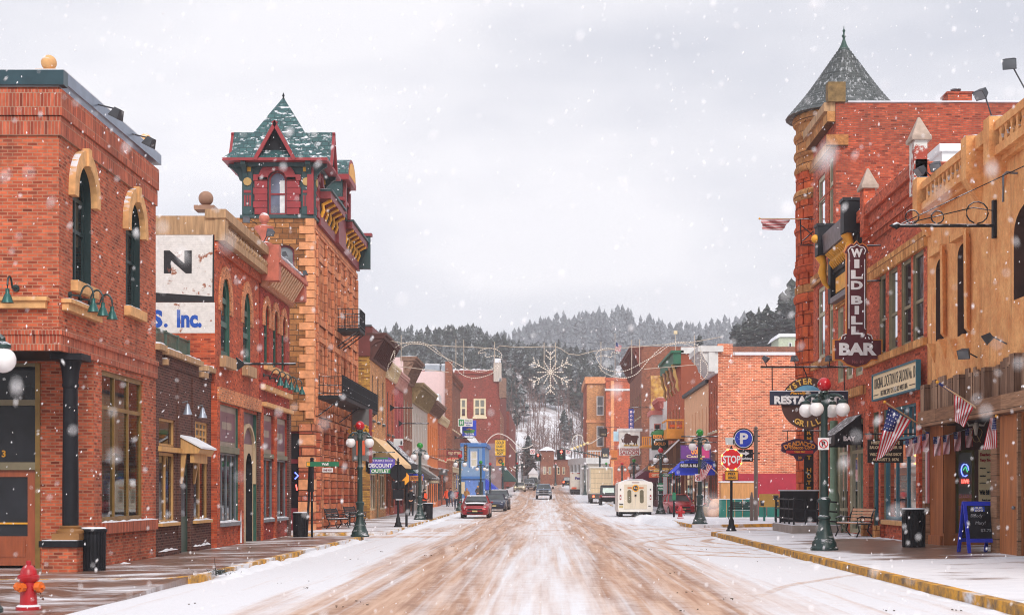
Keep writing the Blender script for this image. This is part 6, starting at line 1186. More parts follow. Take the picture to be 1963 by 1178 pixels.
# ================================================================ street lamps
GLOBE = mat('milk_glass', (.78, .76, .76), .25, 0, .03); GLRED = mat('red_globe', S(176, 14, 28), .18, 0, .12); GLGRN = mat('green_globe', S(16, 132, 34), .18, 0, .12); GLYEL = mat('warm_globe', S(240, 210, 140), .3)
def lamp_proto(offs, ball):
    t = thing('street_lamp', 'x', 'street lamp', (0, 0, 0)); mb = MB()
    mb.lathe((0, 0, 0), [(.36, 0), (.36, .06), (.32, .1), (.31, .2), (.27, .26), (.19, .5), (.145, .72), (.14, .78), (.165, .8), (.165, .86), (.13, .9), (.14, 1.2), (.17, 1.24), (.17, 1.3), (.11, 1.36)], DKGREEN, 20); mb.build('base', t)
    mb = MB(); mb.lathe((0, 0, 1.36), [(.105, 0), (.095, 1.2), (.115, 1.24), (.115, 1.3), (.09, 1.34), (.085, 2.3), (.12, 2.36), (.12, 2.44), (.08, 2.5), (.07, 2.62), (.12, 2.68), (.1, 2.72)], DKGREEN, 16); mb.build('shaft', t)
    for x, y in offs:
        mb = MB(); mb.tube([(0, 0, 3.82), (x*.35, y*.35, 3.98), (x*.75, y*.75, 3.97), (x, y, 3.9), (x, y, 3.84)], [.055, .045, .04, .045, .05], DKGREEN, 8); mb.tube([(0, 0, 3.98), (x*.4, y*.4, 3.9), (x*.7, y*.7, 3.97)], .025, DKGREEN, 6); a = mb.build('arm', t)
        MB().lathe((x, y, 3.76), [(.1, 0), (.12, .02), (.12, .06), (.06, .1)], DKGREEN, 14).build('collar', a)
        MB().ball((x, y, 3.6), .188, GLOBE, 18, .98).build('globe', t)
    b = MB().ball((0, 0, 4.25), .18, ball, 18).build('globe_finial', t)
    return t
BALLS = {}
for nm, m in (('r', GLRED), ('g', GLGRN), ('w', GLOBE)): BALLS[nm] = m
PR = {}
def lamp(x, y, ball, label, offs='2', z=None, group='globe street lamps'):
    key = offs+ball
    if key not in PR:
        o = {'2': [(.35, .06), (-.35, -.06)], '4': [(.42, -.27), (-.42, .27), (-.27, -.42), (.27, .42)]}[offs]
        c = PR[key] = lamp_proto(o, BALLS[ball])
    else: c = copy_tree(PR[key])
    c.location = (x, y, (sz(x, y) if z is None else z)); c['label'] = label; c['group'] = group
    for ch in c.children: WL[ch] = (0, 0, 0)
    return c
lamp(7.17, 40.2, 'r', 'tall green street lamp with four white globes and a red ball, before the bar', '4')
lamp(7.22, 73, 'g', 'green-topped street lamp standing before the purple sign and the flag')
lamp(7.75, 105, 'r', 'red-topped street lamp beside the white delivery van, one globe in front of the awning')
lamp(8.05, 142, 'g', 'green-topped street lamp under the bison sign')
lamp(8.6, 175, 'r', 'red-topped street lamp beyond the bison sign, next to the big cream truck')
lamp(8.4, 215, 'g', 'green-topped street lamp peeping over the roof of the cream box truck')
lamp(8.9, 250, 'r', 'red-topped street lamp behind the cream box truck')
lamp(-7.1, 60, 'r', 'red-topped street lamp at the alley corner before the rusticated sandstone wall')
lamp(-7.2, 90, 'g', 'green-topped street lamp beside the man in black')
lamp(-6.63, 122, 'r', 'red-topped street lamp behind the parked red car')
lamp(-6.25, 152, 'g', 'green-topped street lamp in front of the blue shop door')
lamp(-6.25, 178, 'r', 'red-topped street lamp at the corner of the blue shop')
lamp(-5.4, 200, 'g', 'green-topped street lamp under the round orange sign board')
lamp(-4.3, 241, 'r', 'red-topped street lamp past the yellow trading sign')
lamp(-4.05, 275, 'w', 'all-white globe street lamp near the traffic signals')
lamp(2.0, 300, 'r', 'small far street lamp before the end brick houses')
lamp(5.4, 212, 'w', 'white-globed street lamp in front of the white bank')
lamp(-8.1, 22.3, 'r', 'street lamp mostly outside the picture, one white globe showing by the brick entrance')
# ================================================================ bins, hydrants, benches
def bin_(x, y, label, r=.27, h=.93):
    z = sz(x, y); t = thing('litter_bin', label, 'bin', (x, y, z), 'black slatted litter bins'); MB().lathe((x, y, z+.04), [(r*.85, 0), (r*.9, h*.9)], BLACK, 20).build('liner', t); mb = MB()
    for k in range(22):
        a = 2*math.pi*k/22; c, s = math.cos(a), math.sin(a); q = lambda rr, zz, o: (x+rr*c-o*s, y+rr*s+o*c, z+zz)
        mb.loft([[q(r*.93, .02, -.025), q(r, .02, -.025), q(r, .02, .025), q(r*.93, .02, .025)], [q(r*.97, h*.86, -.025), q(r*1.03, h*.86, -.025), q(r*1.03, h*.86, .025), q(r*.97, h*.86, .025)], [q(r*1.05, h*.97, -.025), q(r*1.12, h*.97, -.025), q(r*1.12, h*.97, .025), q(r*1.05, h*.97, .025)]], BLACK, False)
    mb.build('slats', t); mb = MB(); mb.lathe((x, y, z+h*.94), [(r*.8, 0), (r*1.14, 0), (r*1.14, .05), (r*.8, .06)], BLACK, 22); mb.lathe((x, y, z+h*.94+.06), [(r*.5, .0), (r*1.05, 0), (r*.98, .03), (r*.5, .035)], WHITE_SNOW, 20); mb.build('rim', t); MB().lathe((x, y, z), [(r*1.0, 0), (r*1.0, .05), (r*.8, .06)], BLACK, 20).build('base', t); return t
bin_(-10.08, 34.9, 'black slatted litter bin against the plinth of the corner column'); bin_(-9.55, 61.0, 'black slatted litter bin at the alley beside the street name posts')
bin_(9.75, 41.4, 'black slatted litter bin beside the bar front, by the sandwich board', .3, 1.0); bin_(-6.75, 90.2, 'black litter bin right behind the green-topped lamp'); bin_(-6.0, 205, 'tiny far black litter bin on the pavement past the blue shop')
def hydrant(x, y, label, cap, s=1.0):
    z = sz(x, y)-(ramp(x, y) if y < 31 else 0); t = thing('fire_hydrant', label, 'hydrant', (x, y, z), 'red fire hydrants'); HR = mat('hydrant_red', S(176, 24, 36), .35, 0, .2, 6)
    MB().lathe((x, y, z), [(.19*s, 0), (.19*s, .05*s), (.135*s, .06*s), (.13*s, .1*s), (.115*s, .42*s), (.16*s, .46*s), (.165*s, .5*s), (.13*s, .52*s)], HR, 20).build('barrel', t)
    MB().lathe((x, y, z+.5*s), [(.165*s, 0), (.165*s, .03*s), (.13*s, .04*s), (.12*s, .1*s), (.08*s, .17*s), (.04*s, .19*s), (.04*s, .25*s), (.01*s, .26*s)], HR, 20).build('bonnet', t)
    for dx, dy, r in ((.17, -.05, .085), (-.05, -.17, .07), (-.16, .06, .07)):
        mb = MB(); v = Vector((dx, dy, 0)); mb.disc(Vector((x, y, z+.35*s))+v*.6*s, r*s*.8, v, .05*s, HR, 14); mb.disc(Vector((x, y, z+.35*s))+v*.8*s, r*s, v, .09*s, cap, 8); mb.disc(Vector((x, y, z+.35*s))+v*1.3*s, r*.4*s, v, .05*s, cap, 5); mb.build('outlet_cap', t)
    mb = MB()
    for k in range(9): a = math.pi*k/8; mb.ball((x+.14*s-.1*s*math.cos(a)*0+.1*s*math.sin(a), y-.12*s+.02*k*s, z+(.3-.14*math.sin(a))*s), .014*s, mat('rusty_chain', S(110, 70, 50), .7), 6)
    mb.build('chain', t); mb = MB(); mb.lathe((x, y, z+.051*s), [(.15*s, 0), (.185*s, 0), (.17*s, .02), (.14*s, .03)], WHITE_SNOW, 16); mb.build('snow_cap', t); return t
hydrant(-8.12, 24.6, 'red fire hydrant with orange caps on the wet pavement by the brick entrance', mat('hydrant_orange', S(214, 104, 30), .45), 1.02)
hydrant(7.6, 88, 'small all-red fire hydrant by the green sign post and parked red car', RED, 1.0)
def bench(x, y, ang, label, SL=None):
    z = sz(x, y); t = thing('park_bench', label, 'bench', (x, y, z)); M = Matrix.Translation((x, y, z)) @ Matrix.Rotation(ang, 4, 'Z'); SL = SL or mat('bench_slats', S(198, 150, 118), .6, 0, .2, 5)
    mb = MB()
    for k in range(5): mb.box(-.75, .75, -.24+k*.1, -.16+k*.1, .43, .46, SL)
    mb.box(-.74, .74, -.22, .2, .461, .475, WHITE_SNOW); mb.xf(M).build('seat', t); mb = MB()
    for k in range(4): q = .52+k*.105; mb.hexa([(-.75, .25+k*.03, q), (.75, .25+k*.03, q), (.75, .28+k*.03, q), (-.75, .28+k*.03, q), (-.75, .27+k*.03, q+.08), (.75, .27+k*.03, q+.08), (.75, .3+k*.03, q+.08), (-.75, .3+k*.03, q+.08)], SL)
    mb.xf(M).build('backrest', t)
    for s in (-.7, .7):
        mb = MB(); mb.tube([(s, -.28, 0), (s, -.18, .2), (s, -.24, .42), (s, .24, .42), (s, .28, .7), (s, .4, .95)], .026, IRON, 8); mb.tube([(s, .18, .42), (s, .12, .2), (s, .3, 0)], .026, IRON, 8); mb.tube([(s, .3, .62), (s, -.1, .66), (s, -.26, .6), (s, -.24, .42)], .024, IRON, 8); mb.tube([(s, -.06+.09*math.cos(a), .55+.08*math.sin(a)) for a in [k*.6 for k in range(10)]], .014, IRON, 6); mb.xf(M).build('side_frame', t)
    return t
bench(10.05, 51, math.radians(-72), 'iron park bench with pinkish slats in front of the oyster bar doors')
bench(-9.6, 72.5, math.radians(75), 'dark iron bench against the rough sandstone wall, nearer the alley', IRON); bench(-9.5, 78.5, math.radians(75), 'dark iron bench on the hotel pavement just behind the lamp post', IRON); bench(10.6, 84, math.radians(-20), 'dark iron bench before the green patio fence', IRON)
t = thing('cafe_table', 'small black round table between the hotel benches', 'table', (-9.4, 75.3, sz(-9.4, 75))); z = sz(-9.4, 75); MB().lathe((-9.4, 75.3, z+.68), [(.01, .03), (.36, .03), (.36, 0), (.01, 0)], IRON, 18).build('tabletop', t); mb = MB(); mb.lathe((-9.4, 75.3, z), [(.2, 0), (.2, .03), (.04, .06), (.035, .68)], IRON, 12); mb.build('pedestal', t)
# ================================================================ sign posts
def octo(r, a0=math.pi/8): return [(r*math.cos(a0+k*math.pi/4), r*math.sin(a0+k*math.pi/4)) for k in range(8)]
def post(t, x, y, h, m=BLACK, r=.05, base=True, top=True):
    z = sz(x, y); mb = MB(); mb.tube([(x, y, z), (x, y, z+h)], r, m, 12); mb.build('post', t)
    if base: MB().lathe((x, y, z), [(.2, 0), (.2, .05), (.16, .08), (.15, .18), (.11, .24), (.1, .4), (.06, .5)], m, 16).build('base', t)
    if top: MB().lathe((x, y, z+h), [(r, 0), (r*1.5, .02), (r*1.5, .06), (r*.7, .1), (r*1.2, .16), (.01, .28)], m, 12).build('finial', t)
SIGNR = mat('sign_red', S(214, 22, 34), .45, 0, .06); SIGNW = mat('sign_white', (.8, .8, .8), .5, 0, .03); AMB = emit('amber_light', (1, .5, .05), 4, (.6, .3, .02)); SIGNY = mat('sign_amber', S(236, 160, 36), .5)
def solar(t, x, y, z, s=.3):
    mb = MB(); mb.hexa([(x-s, y-.05, z-s*.5), (x+s*.4, y-.05, z-s*.5), (x+s*.4, y, z-s*.5), (x-s, y, z-s*.5), (x-s, y+.1, z+s*.55), (x+s*.4, y+.1, z+s*.55), (x+s*.4, y+.15, z+s*.55), (x-s, y+.15, z+s*.55)], mat('solar_housing', S(176, 176, 176), .4)); o = mb.build('solar_panel', t); mb = MB(); mb.box(x+.02, x+s*.3, y-.08, y-.02, z-.1, z+.06, DGREY); mb.build('control_box', o)
x, y = 7.14, 60; z = sz(x, y); t = thing('stop_sign', 'red stop sign ringed by amber lights over a small yellow crossing plate', 'sign', (x, y, z)); post(t, x, y, 3.0)
cz = ZP(880, y); mb = MB(); mb.prism([(x+a, y-.08, cz+b) for a, b in octo(.44)], (0, .015, 0), SIGNW); b_ = mb.build('board', t); mb = MB(); mb.prism([(x+a, y-.092, cz+b) for a, b in octo(.405)], (0, .008, 0), SIGNR); mb.build('sign_face', b_)
mb = MB(); letters(mb, 'STOP', (x, y-.1, cz), (1, 0, 0), .3, SIGNW, .68, bold=.03); mb.build('lettering', b_)
for a, b in octo(.4): MB().ball((x+a, y-.1, cz+b), .035, AMB, 8).build('warning_light', b_)
solar(t, x+.04, y, ZP(845, y), .26)
mb = MB(); c2 = ZP(911, y); mb.box(x-.26, x+.26, y-.085, y-.07, c2-.19, c2+.19, BLACK); o = mb.build('plate', t); mb = MB(); mb.box(x-.235, x+.235, y-.095, y-.086, c2-.165, c2+.165, SIGNY); mb.build('plate_face', o); mb = MB(); letters(mb, 'PED', (x, y-.1, c2+.075), (1, 0, 0), .1, INK, .26); letters(mb, 'XING', (x, y-.1, c2-.075), (1, 0, 0), .1, INK, .3); mb.build('lettering', o)
x, y = -6.95, 74; z = sz(x, y); t = thing('stop_sign', 'stop sign seen from behind, black octagon on a black post with a grey solar box', 'sign', (x, y, z)); post(t, x, y, 3.0); cz = ZP(905, y); mb = MB(); mb.prism([(x+a, y+.06, cz+b) for a, b in octo(.41)], (0, .02, 0), BLACK); mb.build('board', t); solar(t, x+.1, y, ZP(847, y), .32)
mb = MB(); mb.prism([(x+.2+a, y+.1, cz-.27+b) for a, b in octo(.34)], (0, .01, 0), SIGNY); mb.build('yellow_plate', t); mb = MB(); mb.box(x-.3, x+.3, y+.06, y+.08, ZP(936, y), ZP(921, y), BLACK); mb.build('plate', t); mb = MB(); mb.box(x-.24, x+.26, y-.12, y+.12, ZP(956, y), ZP(937, y), BLACK); mb.box(x-.1, x+.2, y-.13, y+.1, ZP(956, y)-.04, ZP(956, y)-.001, WHITE_SNOW); mb.build('control_box', t)
x, y = -6.6, 74.5; t = thing('slim_post', 'slim black post on the kerb beside the man in black', 'post', (x, y, sz(x, y))); post(t, x, y, 2.35, BLACK, .06, False, False); MB().lathe((x, y, sz(x, y)+2.35), [(.07, 0), (.05, .05), (.01, .07)], BLACK, 10).build('cap', t)
# parking
x, y = XP(1449, 80), 80; z = sz(x, y); t = thing('parking_sign', 'round blue parking sign on a tall grey wooden post', 'sign', (x, y, z)); POSTW = mat('grey_post', S(120, 104, 96), .8, 0, .2, 4, streak=True); post(t, x, y, 4.55, POSTW, .1, False, True)
px, pz, r = XP(1425, y), ZP(840, y), .47; mb = MB(); mb.disc((px, y-.06, pz), r*1.14, (0, -1, 0), .03, BLACK, 36); b_ = mb.build('board', t); mb = MB(); mb.disc((px, y-.092, pz), r, (0, -1, 0), .008, SIGNW, 36); mb.disc((px, y-.102, pz), r*.93, (0, -1, 0), .006, mat('parking_blue', S(24, 66, 190), .4), 36); mb.build('sign_face', b_); mb = MB(); letters(mb, 'P', (px+.02, y-.112, pz), (1, 0, 0), .56, SIGNW, .42, bold=.04); mb.build('lettering', b_)
mb = MB()
for zz in (pz+.12, pz-.12, ZP(868, y), ZP(880, y)): mb.tube([(px+.4, y-.03, zz), (x+.2, y-.03, zz)], .03, BLACK, 6)
mb.build('bracket', t); x0, x1, z0, z1 = XP(1412, y), XP(1443, y), ZP(884, y), ZP(861, y); mb = MB(); mb.box(x0, x1, y-.09, y-.06, z0, z1, BLACK); o = mb.build('arrow_board', t); mb = MB(); letters(mb, 'Parking', ((x0+x1)/2+.06, y-.1, z0+.14), (1, 0, 0), .17, SIGNW, .6); cz = z1-.2; mb.prism([(x0+.15+a, y-.1, cz+b) for a, b in ((0, -.05), (.28, -.05), (.28, -.13), (.5, 0), (.28, .13), (.28, .05), (0, .05))], (0, .006, 0), SIGNW); mb.build('lettering', o)
# street name posts
x, y = XP(598, 60.3), 60.3; z = sz(x, y); t = thing('street_name_sign', 'pair of slim black posts carrying a green street name blade at the alley', 'sign', (x, y, z)); GBL = mat('street_green', S(16, 112, 76), .45)
mb = MB(); mb.tube([(x, y, z), (x, y, z+1.75)], .045, BLACK, 8); mb.tube([(x, y, z+1.75), (x, y, z+2.95)], .075, BLACK, 8); mb.build('post', t); mb = MB(); mb.tube([(x-.25, y+.3, z), (x-.15, y+.3, z+1.75)], .045, BLACK, 8); mb.tube([(x-.15, y+.3, z+1.75), (x-.1, y+.3, z+2.9)], .075, BLACK, 8); mb.build('post', t)
MB().ball((x, y, z+3.0), .08, BLACK, 10).build('finial', t); mb = MB(); mb.box(x-.2, x+1.05, y-.1, y-.08, z+2.72, z+2.9, GBL); b_ = mb.build('blade', t); mb = MB(); letters(mb, 'Wall', (x+.52, y-.105, z+2.81), (1, 0, 0), .1, SIGNW); mb.build('lettering', b_); mb = MB(); mb.box(x-.18, x-.06, y-.105, y-.101, z+2.74, z+2.88, SIGNY); mb.build('emblem', b_); mb = MB(); mb.box(x+.42, x+.82, y-.1, y-.08, z+2.5, z+2.66, SIGNW); p_ = mb.build('small_plate', t); mb = MB(); letters(mb, 'ONE WAY', (x+.62, y-.105, z+2.58), (1, 0, 0), .08, MAROON, .34); mb.build('lettering', p_)
# no parking plate on the near lamp
def noparking(x, y, z, s, label):
    t = thing('no_parking_sign', label, 'sign', (x, y, z)); mb = MB(); mb.box(x-s*.45, x+s*.45, y-.02, y, z-s*.5, z+s*.5, SIGNW); b_ = mb.build('board', t); mb = MB(); letters(mb, 'P', (x, y-.025, z), (1, 0, 0), s*.42, INK, s*.28, bold=.03); mb.tube([(x+s*.34*math.cos(a), y-.03, z+s*.34*math.sin(a)) for a in [k*.314 for k in range(21)]], s*.04, SIGNR, 5); mb.tube([(x-s*.23, y-.035, z+s*.23), (x+s*.23, y-.035, z-s*.23)], s*.035, SIGNR, 5); mb.build('lettering', b_)
noparking(7.12, 40.05, ZP(850, 40.1), .31, 'white no-parking plate strapped to the tall four-globe lamp'); noparking(7.12, 72.8, ZP(915, 73), .34, 'white no-parking plate on the green-topped lamp beside the flag')
x, y = XP(1292, 92), 92; t = thing('meter_post', 'black post with a narrow green plate near the red hydrant', 'post', (x, y, sz(x, y))); post(t, x, y, 2.4, BLACK, .06, False); mb = MB(); mb.box(x-.1, x+.1, y-.09, y-.07, ZP(958, y), ZP(943, y), GBL); mb.build('plate', t)
x, y = 7.7, 104.7; t = thing('green_notice', 'green notice plate fixed to the lamp beside the white van', 'sign', (7.72, y, ZP(933, y))); mb = MB(); mb.box(7.55, 7.9, y-.02, y, ZP(940, y), ZP(925, y), GBL); b_ = mb.build('board', t); mb = MB(); letters(mb, 'PARK', (7.72, y-.025, ZP(930, y)), (1, 0, 0), .13, SIGNW); letters(mb, 'HERE', (7.72, y-.025, ZP(935.5, y)), (1, 0, 0), .1, SIGNW); mb.build('lettering', b_)
# ================================================================ hanging signs
Y = 50; t = thing('neon_bar_sign', 'tall maroon bar sign lettered downward over a wide lower plate, edged in orange', 'sign', (9.95, Y, ZP(705, Y))); OX = mat('oxblood_sign', S(86, 20, 34), .4, 0, .12); X = lambda px: XP(px, Y); Zf = lambda py: ZP(py, Y)
def outline(pts, y, th, m): return MB().prism([(X(a), y, Zf(b)) for a, b in pts], (0, th, 0), m)
PT = [(1622, 640), (1622, 484), (1617, 482), (1623, 471), (1631, 465), (1636, 468), (1642, 461), (1648, 468), (1653, 465), (1662, 471), (1667, 482), (1662, 484), (1662, 640), (1672, 645), (1676, 650), (1692, 650), (1692, 690), (1672, 690), (1662, 699), (1642, 705), (1622, 699), (1612, 690), (1597, 690), (1597, 650), (1608, 650), (1612, 645)]
cx = sum(p[0] for p in PT)/len(PT); outline(PT, Y, .16, mat('orange_edge', S(214, 130, 50), .5)).build('sign_edge', t)
PI = [(1642+(a-1642)*.93, b+(2 if b < 600 else -2 if b > 688 else 2 if b == 650 else 0)) for a, b in PT]; b_ = outline(PI, Y-.03, .025, OX).build('board', t)
mb = MB()
for k, ch in enumerate('WILD'): letters(mb, ch, (X(1642), Y-.045, Zf(485+k*20.6)), (1, 0, 0), .28, SIGNW, .38 if ch != 'I' else .16, bold=.05)
for k, ch in enumerate('BILL'): letters(mb, ch, (X(1642), Y-.045, Zf(575+k*19.4)), (1, 0, 0), .27, SIGNW, .36 if ch != 'I' else .14, bold=.05)
letters(mb, 'BAR', (X(1644), Y-.045, Zf(669)), (1, 0, 0), .4, SIGNW, 1.2, bold=.05); letters(mb, 'No. 10', (X(1644), Y-.045, Zf(693)), (1, 0, 0), .1, mat('dim_rose', S(150, 80, 84), .5), .36); mb.build('lettering', b_)
mb = MB(); NW = mat('white_tube', (.75, .75, .75), .3)
for pts in ([(1627, 630), (1627, 486), (1625, 480), (1630, 474), (1637, 473), (1642, 469), (1648, 473), (1655, 474), (1659, 480), (1656, 488)], [(1657, 497), (1657, 630)], [(1612, 650), (1614, 643), (1622, 640)], [(1618, 650), (1620, 645)], [(1672, 650), (1670, 643), (1662, 640)], [(1666, 650), (1664, 645)]): mb.tube([(X(a), Y-.05, Zf(b)) for a, b in pts], .018, NW, 6)
mb.build('neon_tube', b_); mb = MB()
for py in (538, 663): mb.tube([(X(1662), Y+.08, Zf(py)), (10.74, Y+.08, Zf(py)+.02)], .03, IRON, 6)
mb.tube([(X(1662), Y+.08, Zf(470)), (10.74, Y+.08, Zf(470)+.02)], .03, IRON, 6); mb.build('bracket', t)
Y = 54; t = thing('oyster_restaurant_sign', 'round brown oyster sign with a black restaurant banner across it, hung from a lit bar', 'sign', (9.1, Y, 3.7)); CXX, CZ = XP(1548, Y), ZP(772, Y)
mb = MB(); mb.disc((CXX, Y+.08, CZ), .9, (0, -1, 0), .08, mat('chocolate_board', S(74, 42, 34), .6), 40); b_ = mb.build('round_board', t); SEA = mat('sea_blue', S(104, 170, 204), .6); mb = MB(); mb.prism([(CXX+.62*math.cos(a), Y-.004, CZ+.62*math.sin(a)) for a in [math.pi*k/16 for k in range(17)]], (0, .003, 0), SEA); mb.prism([(CXX+.6*math.cos(a), Y-.008, CZ+.3+.12*math.sin(a)-.12) for a in [math.pi*k/12 for k in range(13)]], (0, .003, 0), mat('sea_deep', S(40, 96, 120), .6)); mb.ball((CXX, Y-.02, CZ+.33), .14, mat('shell_grey', S(200, 190, 176), .7), 10, .5); mb.build('sea_picture', b_)
mb = MB(); arc_letters(mb, 'OYSTER BAY', (CXX, Y-.012, CZ), .75, 155, 25, .2, mat('pale_gold', S(236, 190, 90), .5)); arc_letters(mb, 'GRILL', (CXX, Y-.012, CZ), .72, 240, 300, .2, mat('pale_gold', (0, 0, 0))); mb.build('lettering', b_)
x0, x1, z0, z1 = XP(1475, Y), XP(1625, Y), ZP(776, Y), ZP(750, Y); mb = MB(); mb.box(x0, x1, Y-.1, Y-.03, z0, z1, NAVY); mb.box(x0, x1, Y-.1, Y-.03, z1+.001, z1+.03, WHITE_SNOW); o = mb.build('banner_board', t); mb = MB(); letters(mb, 'RESTAURANT', ((x0+x1)/2, Y-.11, z0+.17), (1, 0, 0), .28, SIGNW, 2.4, bold=.05); letters(mb, 'Family', ((x0+x1)/2-.35, Y-.11, z1-.07), (1, 0, 0), .11, GOLD, .6, shear=.3); mb.build('lettering', o)
zb = ZP(703, Y); mb = MB(); mb.tube([(XP(1458, Y), Y, zb), (10.74, Y, zb)], .035, IRON, 8)
for px in (1480, 1618): mb.tube([(XP(px, Y), Y, zb), (XP(px, Y), Y-.05, z1)], .02, IRON, 5)
mb.tube([(XP(1540, Y), Y+.04, zb), (CXX, Y+.04, CZ+.88)], .02, IRON, 5); mb.build('bracket', t)
for px, lab in ((1467, 'small floodlight on the free end of the restaurant sign bar'), (1522, 'snow covered lamp standing mid-way on the restaurant sign bar'), (1588, 'snow covered lamp on the restaurant sign bar by the brick wall')): flood((XP(px, Y), Y-.1, zb+.28), (.1, -.1, -1) if px > 1500 else (.6, -.3, -.6), lab, (XP(px, Y)+.05, Y, zb), .16, 'lamps on the restaurant sign bar', mat('snowy_lamp', S(70, 74, 82), .5, .2, .2, 3, snow=.6))
Y = 58; t = thing('tobacco_sign', 'scalloped purple tobacco shop sign with gold letters on an iron bar', 'sign', (9.5, Y, 2.7)); cx, cz = XP(1533, Y), ZP(857, Y); mb = MB(); pts = []
for k in range(40): a = 2*math.pi*k/40; r = 1+.05*math.cos(7*a); pts.append((cx+.7*r*math.cos(a), Y, cz+.32*r*math.sin(a)))
mb.prism(pts, (0, .07, 0), mat('aubergine_board', S(64, 26, 60), .5)); mb.prism([(cx-.25, Y+.01, cz-.28), (cx-.1, Y+.01, cz-.5), (cx+.1, Y+.01, cz-.5), (cx+.25, Y+.01, cz-.28)], (0, .05, 0), mat('aubergine_board', (0, 0, 0))); b_ = mb.build('board', t); mb = MB(); OG = mat('orange_gold', S(236, 150, 60), .5); arc_letters(mb, 'DEADWOOD', (cx, Y-.012, cz-.95), 1.1, 117, 63, .17, OG); letters(mb, 'Tobacco Co.', (cx, Y-.012, cz+.0), (1, 0, 0), .13, OG, .8); letters(mb, 'Cigar Bar', (cx, Y-.025, cz-.16), (1, 0, 0), .08, YEL, .4); letters(mb, '20', (cx, Y-.012, cz-.38), (1, 0, 0), .1, OG); mb.build('lettering', b_); mb = MB(); mb.box(cx-.5, cx+.5, Y-.015, Y-.002, cz-.22, cz-.11, RED); mb.build('cigar_band', b_)
mb = MB(); mb.tube([(XP(1500, Y), Y+.03, ZP(825, Y)), (10.7, Y+.03, ZP(825, Y))], .025, IRON, 6)
for dx in (-.45, .45): mb.tube([(cx+dx, Y+.03, cz+.25), (cx+dx, Y+.03, ZP(825, Y))], .015, IRON, 5)
mb.build('bracket', t)
t = board_sign('vertical_hotel_sign', 'narrow black vertical hotel sign with gold letters at the foot of the turret', 10.18, 10.55, 61.5, 1.3, 4.85, mat('black_board', (0, 0, 0))); b_ = t.children[0]; mb = MB()
for k, ch in enumerate('FAIRMONT HOTEL'):
    if ch != ' ': letters(mb, ch, (10.37, 61.49, 4.68-k*.245), (1, 0, 0), .17, GOLD, .17 if ch != 'I' else .06)
mb.build('lettering', b_); mb = MB()
for z in (1.6, 4.5): mb.box(10.55, 10.75, 61.52, 61.56, z, z+.06, IRON)
mb.build('bracket', t)
def hung(name, label, x0, x1, y, z0, z1, m, wallx, frame=None, lines=(), armz=None, poly=None, cat='sign'):
    t = board_sign(name, label, x0, x1, y, z0, z1, m, frame, lines, poly=poly, cat=cat); mb = MB(); az = armz or z1+.15; a = x0 if wallx > x1 else x1
    mb.tube([(a, y+.04, az), (wallx, y+.04, az)], .03, IRON, 6)
    for q in (.2, .8): mb.tube([(x0+(x1-x0)*q, y+.04, az), (x0+(x1-x0)*q, y+.04, z1-.02)], .015, IRON, 5)
    mb.build('bracket', t); return t
def B(Y, a, b, t_, u): return XP(a, Y), XP(b, Y), Y, ZP(u, Y), ZP(t_, Y)
PUR = mat('purple_board', S(92, 76, 176), .5, 0, .12)
t = hung('outlet_shop_sign', 'purple and green discount outlet sign hanging over the pavement by the stop sign', *B(92, 701, 757, 876, 907), PUR, -10.3, None, [("PAM'S PURPLE DOOR", .8, .15, mat('lilac', S(206, 196, 226), .5), .9), ('DISCOUNT', .5, .25, SIGNW, .8), ('OUTLET', .16, .22, SIGNW, .62)], ZP(866, 92), poly=[(0, .1), (.06, .1), (.06, 0), (.94, 0), (.94, .1), (1, .1), (1, .9), (.9, .93), (.8, 1), (.2, 1), (.1, .93), (0, .9)]); b_ = t.children[0]; mb = MB(); x0, x1, y, z0, z1 = B(92, 701, 757, 876, 907); mb.box(x0+.3, x1-.2, y-.005, y-.001, z0+.02, z0+.3, mat('outlet_green', S(30, 130, 60), .5)); mb.box(x0+.4, x1-.4, y-.005, y-.001, z1-.1, z1-.02, mat('outlet_green', (0, 0, 0))); mb.build('green_band', b_)
hung('small_wood_sign', 'small orange wooden sign with snow on top, hanging behind the green-topped lamp', *B(104, 786, 810, 911, 921), mat('sign_wood', S(206, 136, 66), .6), -10.3, None, [('OUTFITTER', .5, .5, MAROON, .85)])
hung('grey_wood_sign', 'plain weathered grey board sign below the blue-edged awning', *B(116, 819, 843, 920, 926), POSTW, -10.3, None, [('ANTIQUES', .5, .6, CREAM, .8)])
HE = B(180, 878, 906, 802, 817); t = hung('hotel_express_sign', 'white hotel sign with a green square logo above the blue picture sign', *HE, mat('hotel_sign_white', (.76, .74, .72), .5), -10.2, None, (), ZP(839, 180)); b_ = t.children[0]; mb = MB(); x0, x1, y, z0, z1 = HE; h = z1-z0; mb.box(x0+.1, x0+.68, y-.01, y-.002, z0+.1*h, z1-.1*h, mat('logo_green', S(38, 140, 80), .5)); letters(mb, 'H', (x0+.4, y-.02, z0+.5*h), (1, 0, 0), h*.55, SIGNW, .36, shear=.2); letters(mb, 'Holiday Inn', (x0+1.18, y-.012, z0+.76*h), (1, 0, 0), h*.16, mat('logo_green', (0, 0, 0)), .8); letters(mb, 'Express', (x0+1.18, y-.012, z0+.48*h), (1, 0, 0), h*.26, mat('logo_blue', S(40, 66, 150), .5), .85); letters(mb, '& Suites', (x0+1.18, y-.012, z0+.2*h), (1, 0, 0), h*.17, mat('logo_blue', (0, 0, 0)), .5); mb.build('lettering', b_)
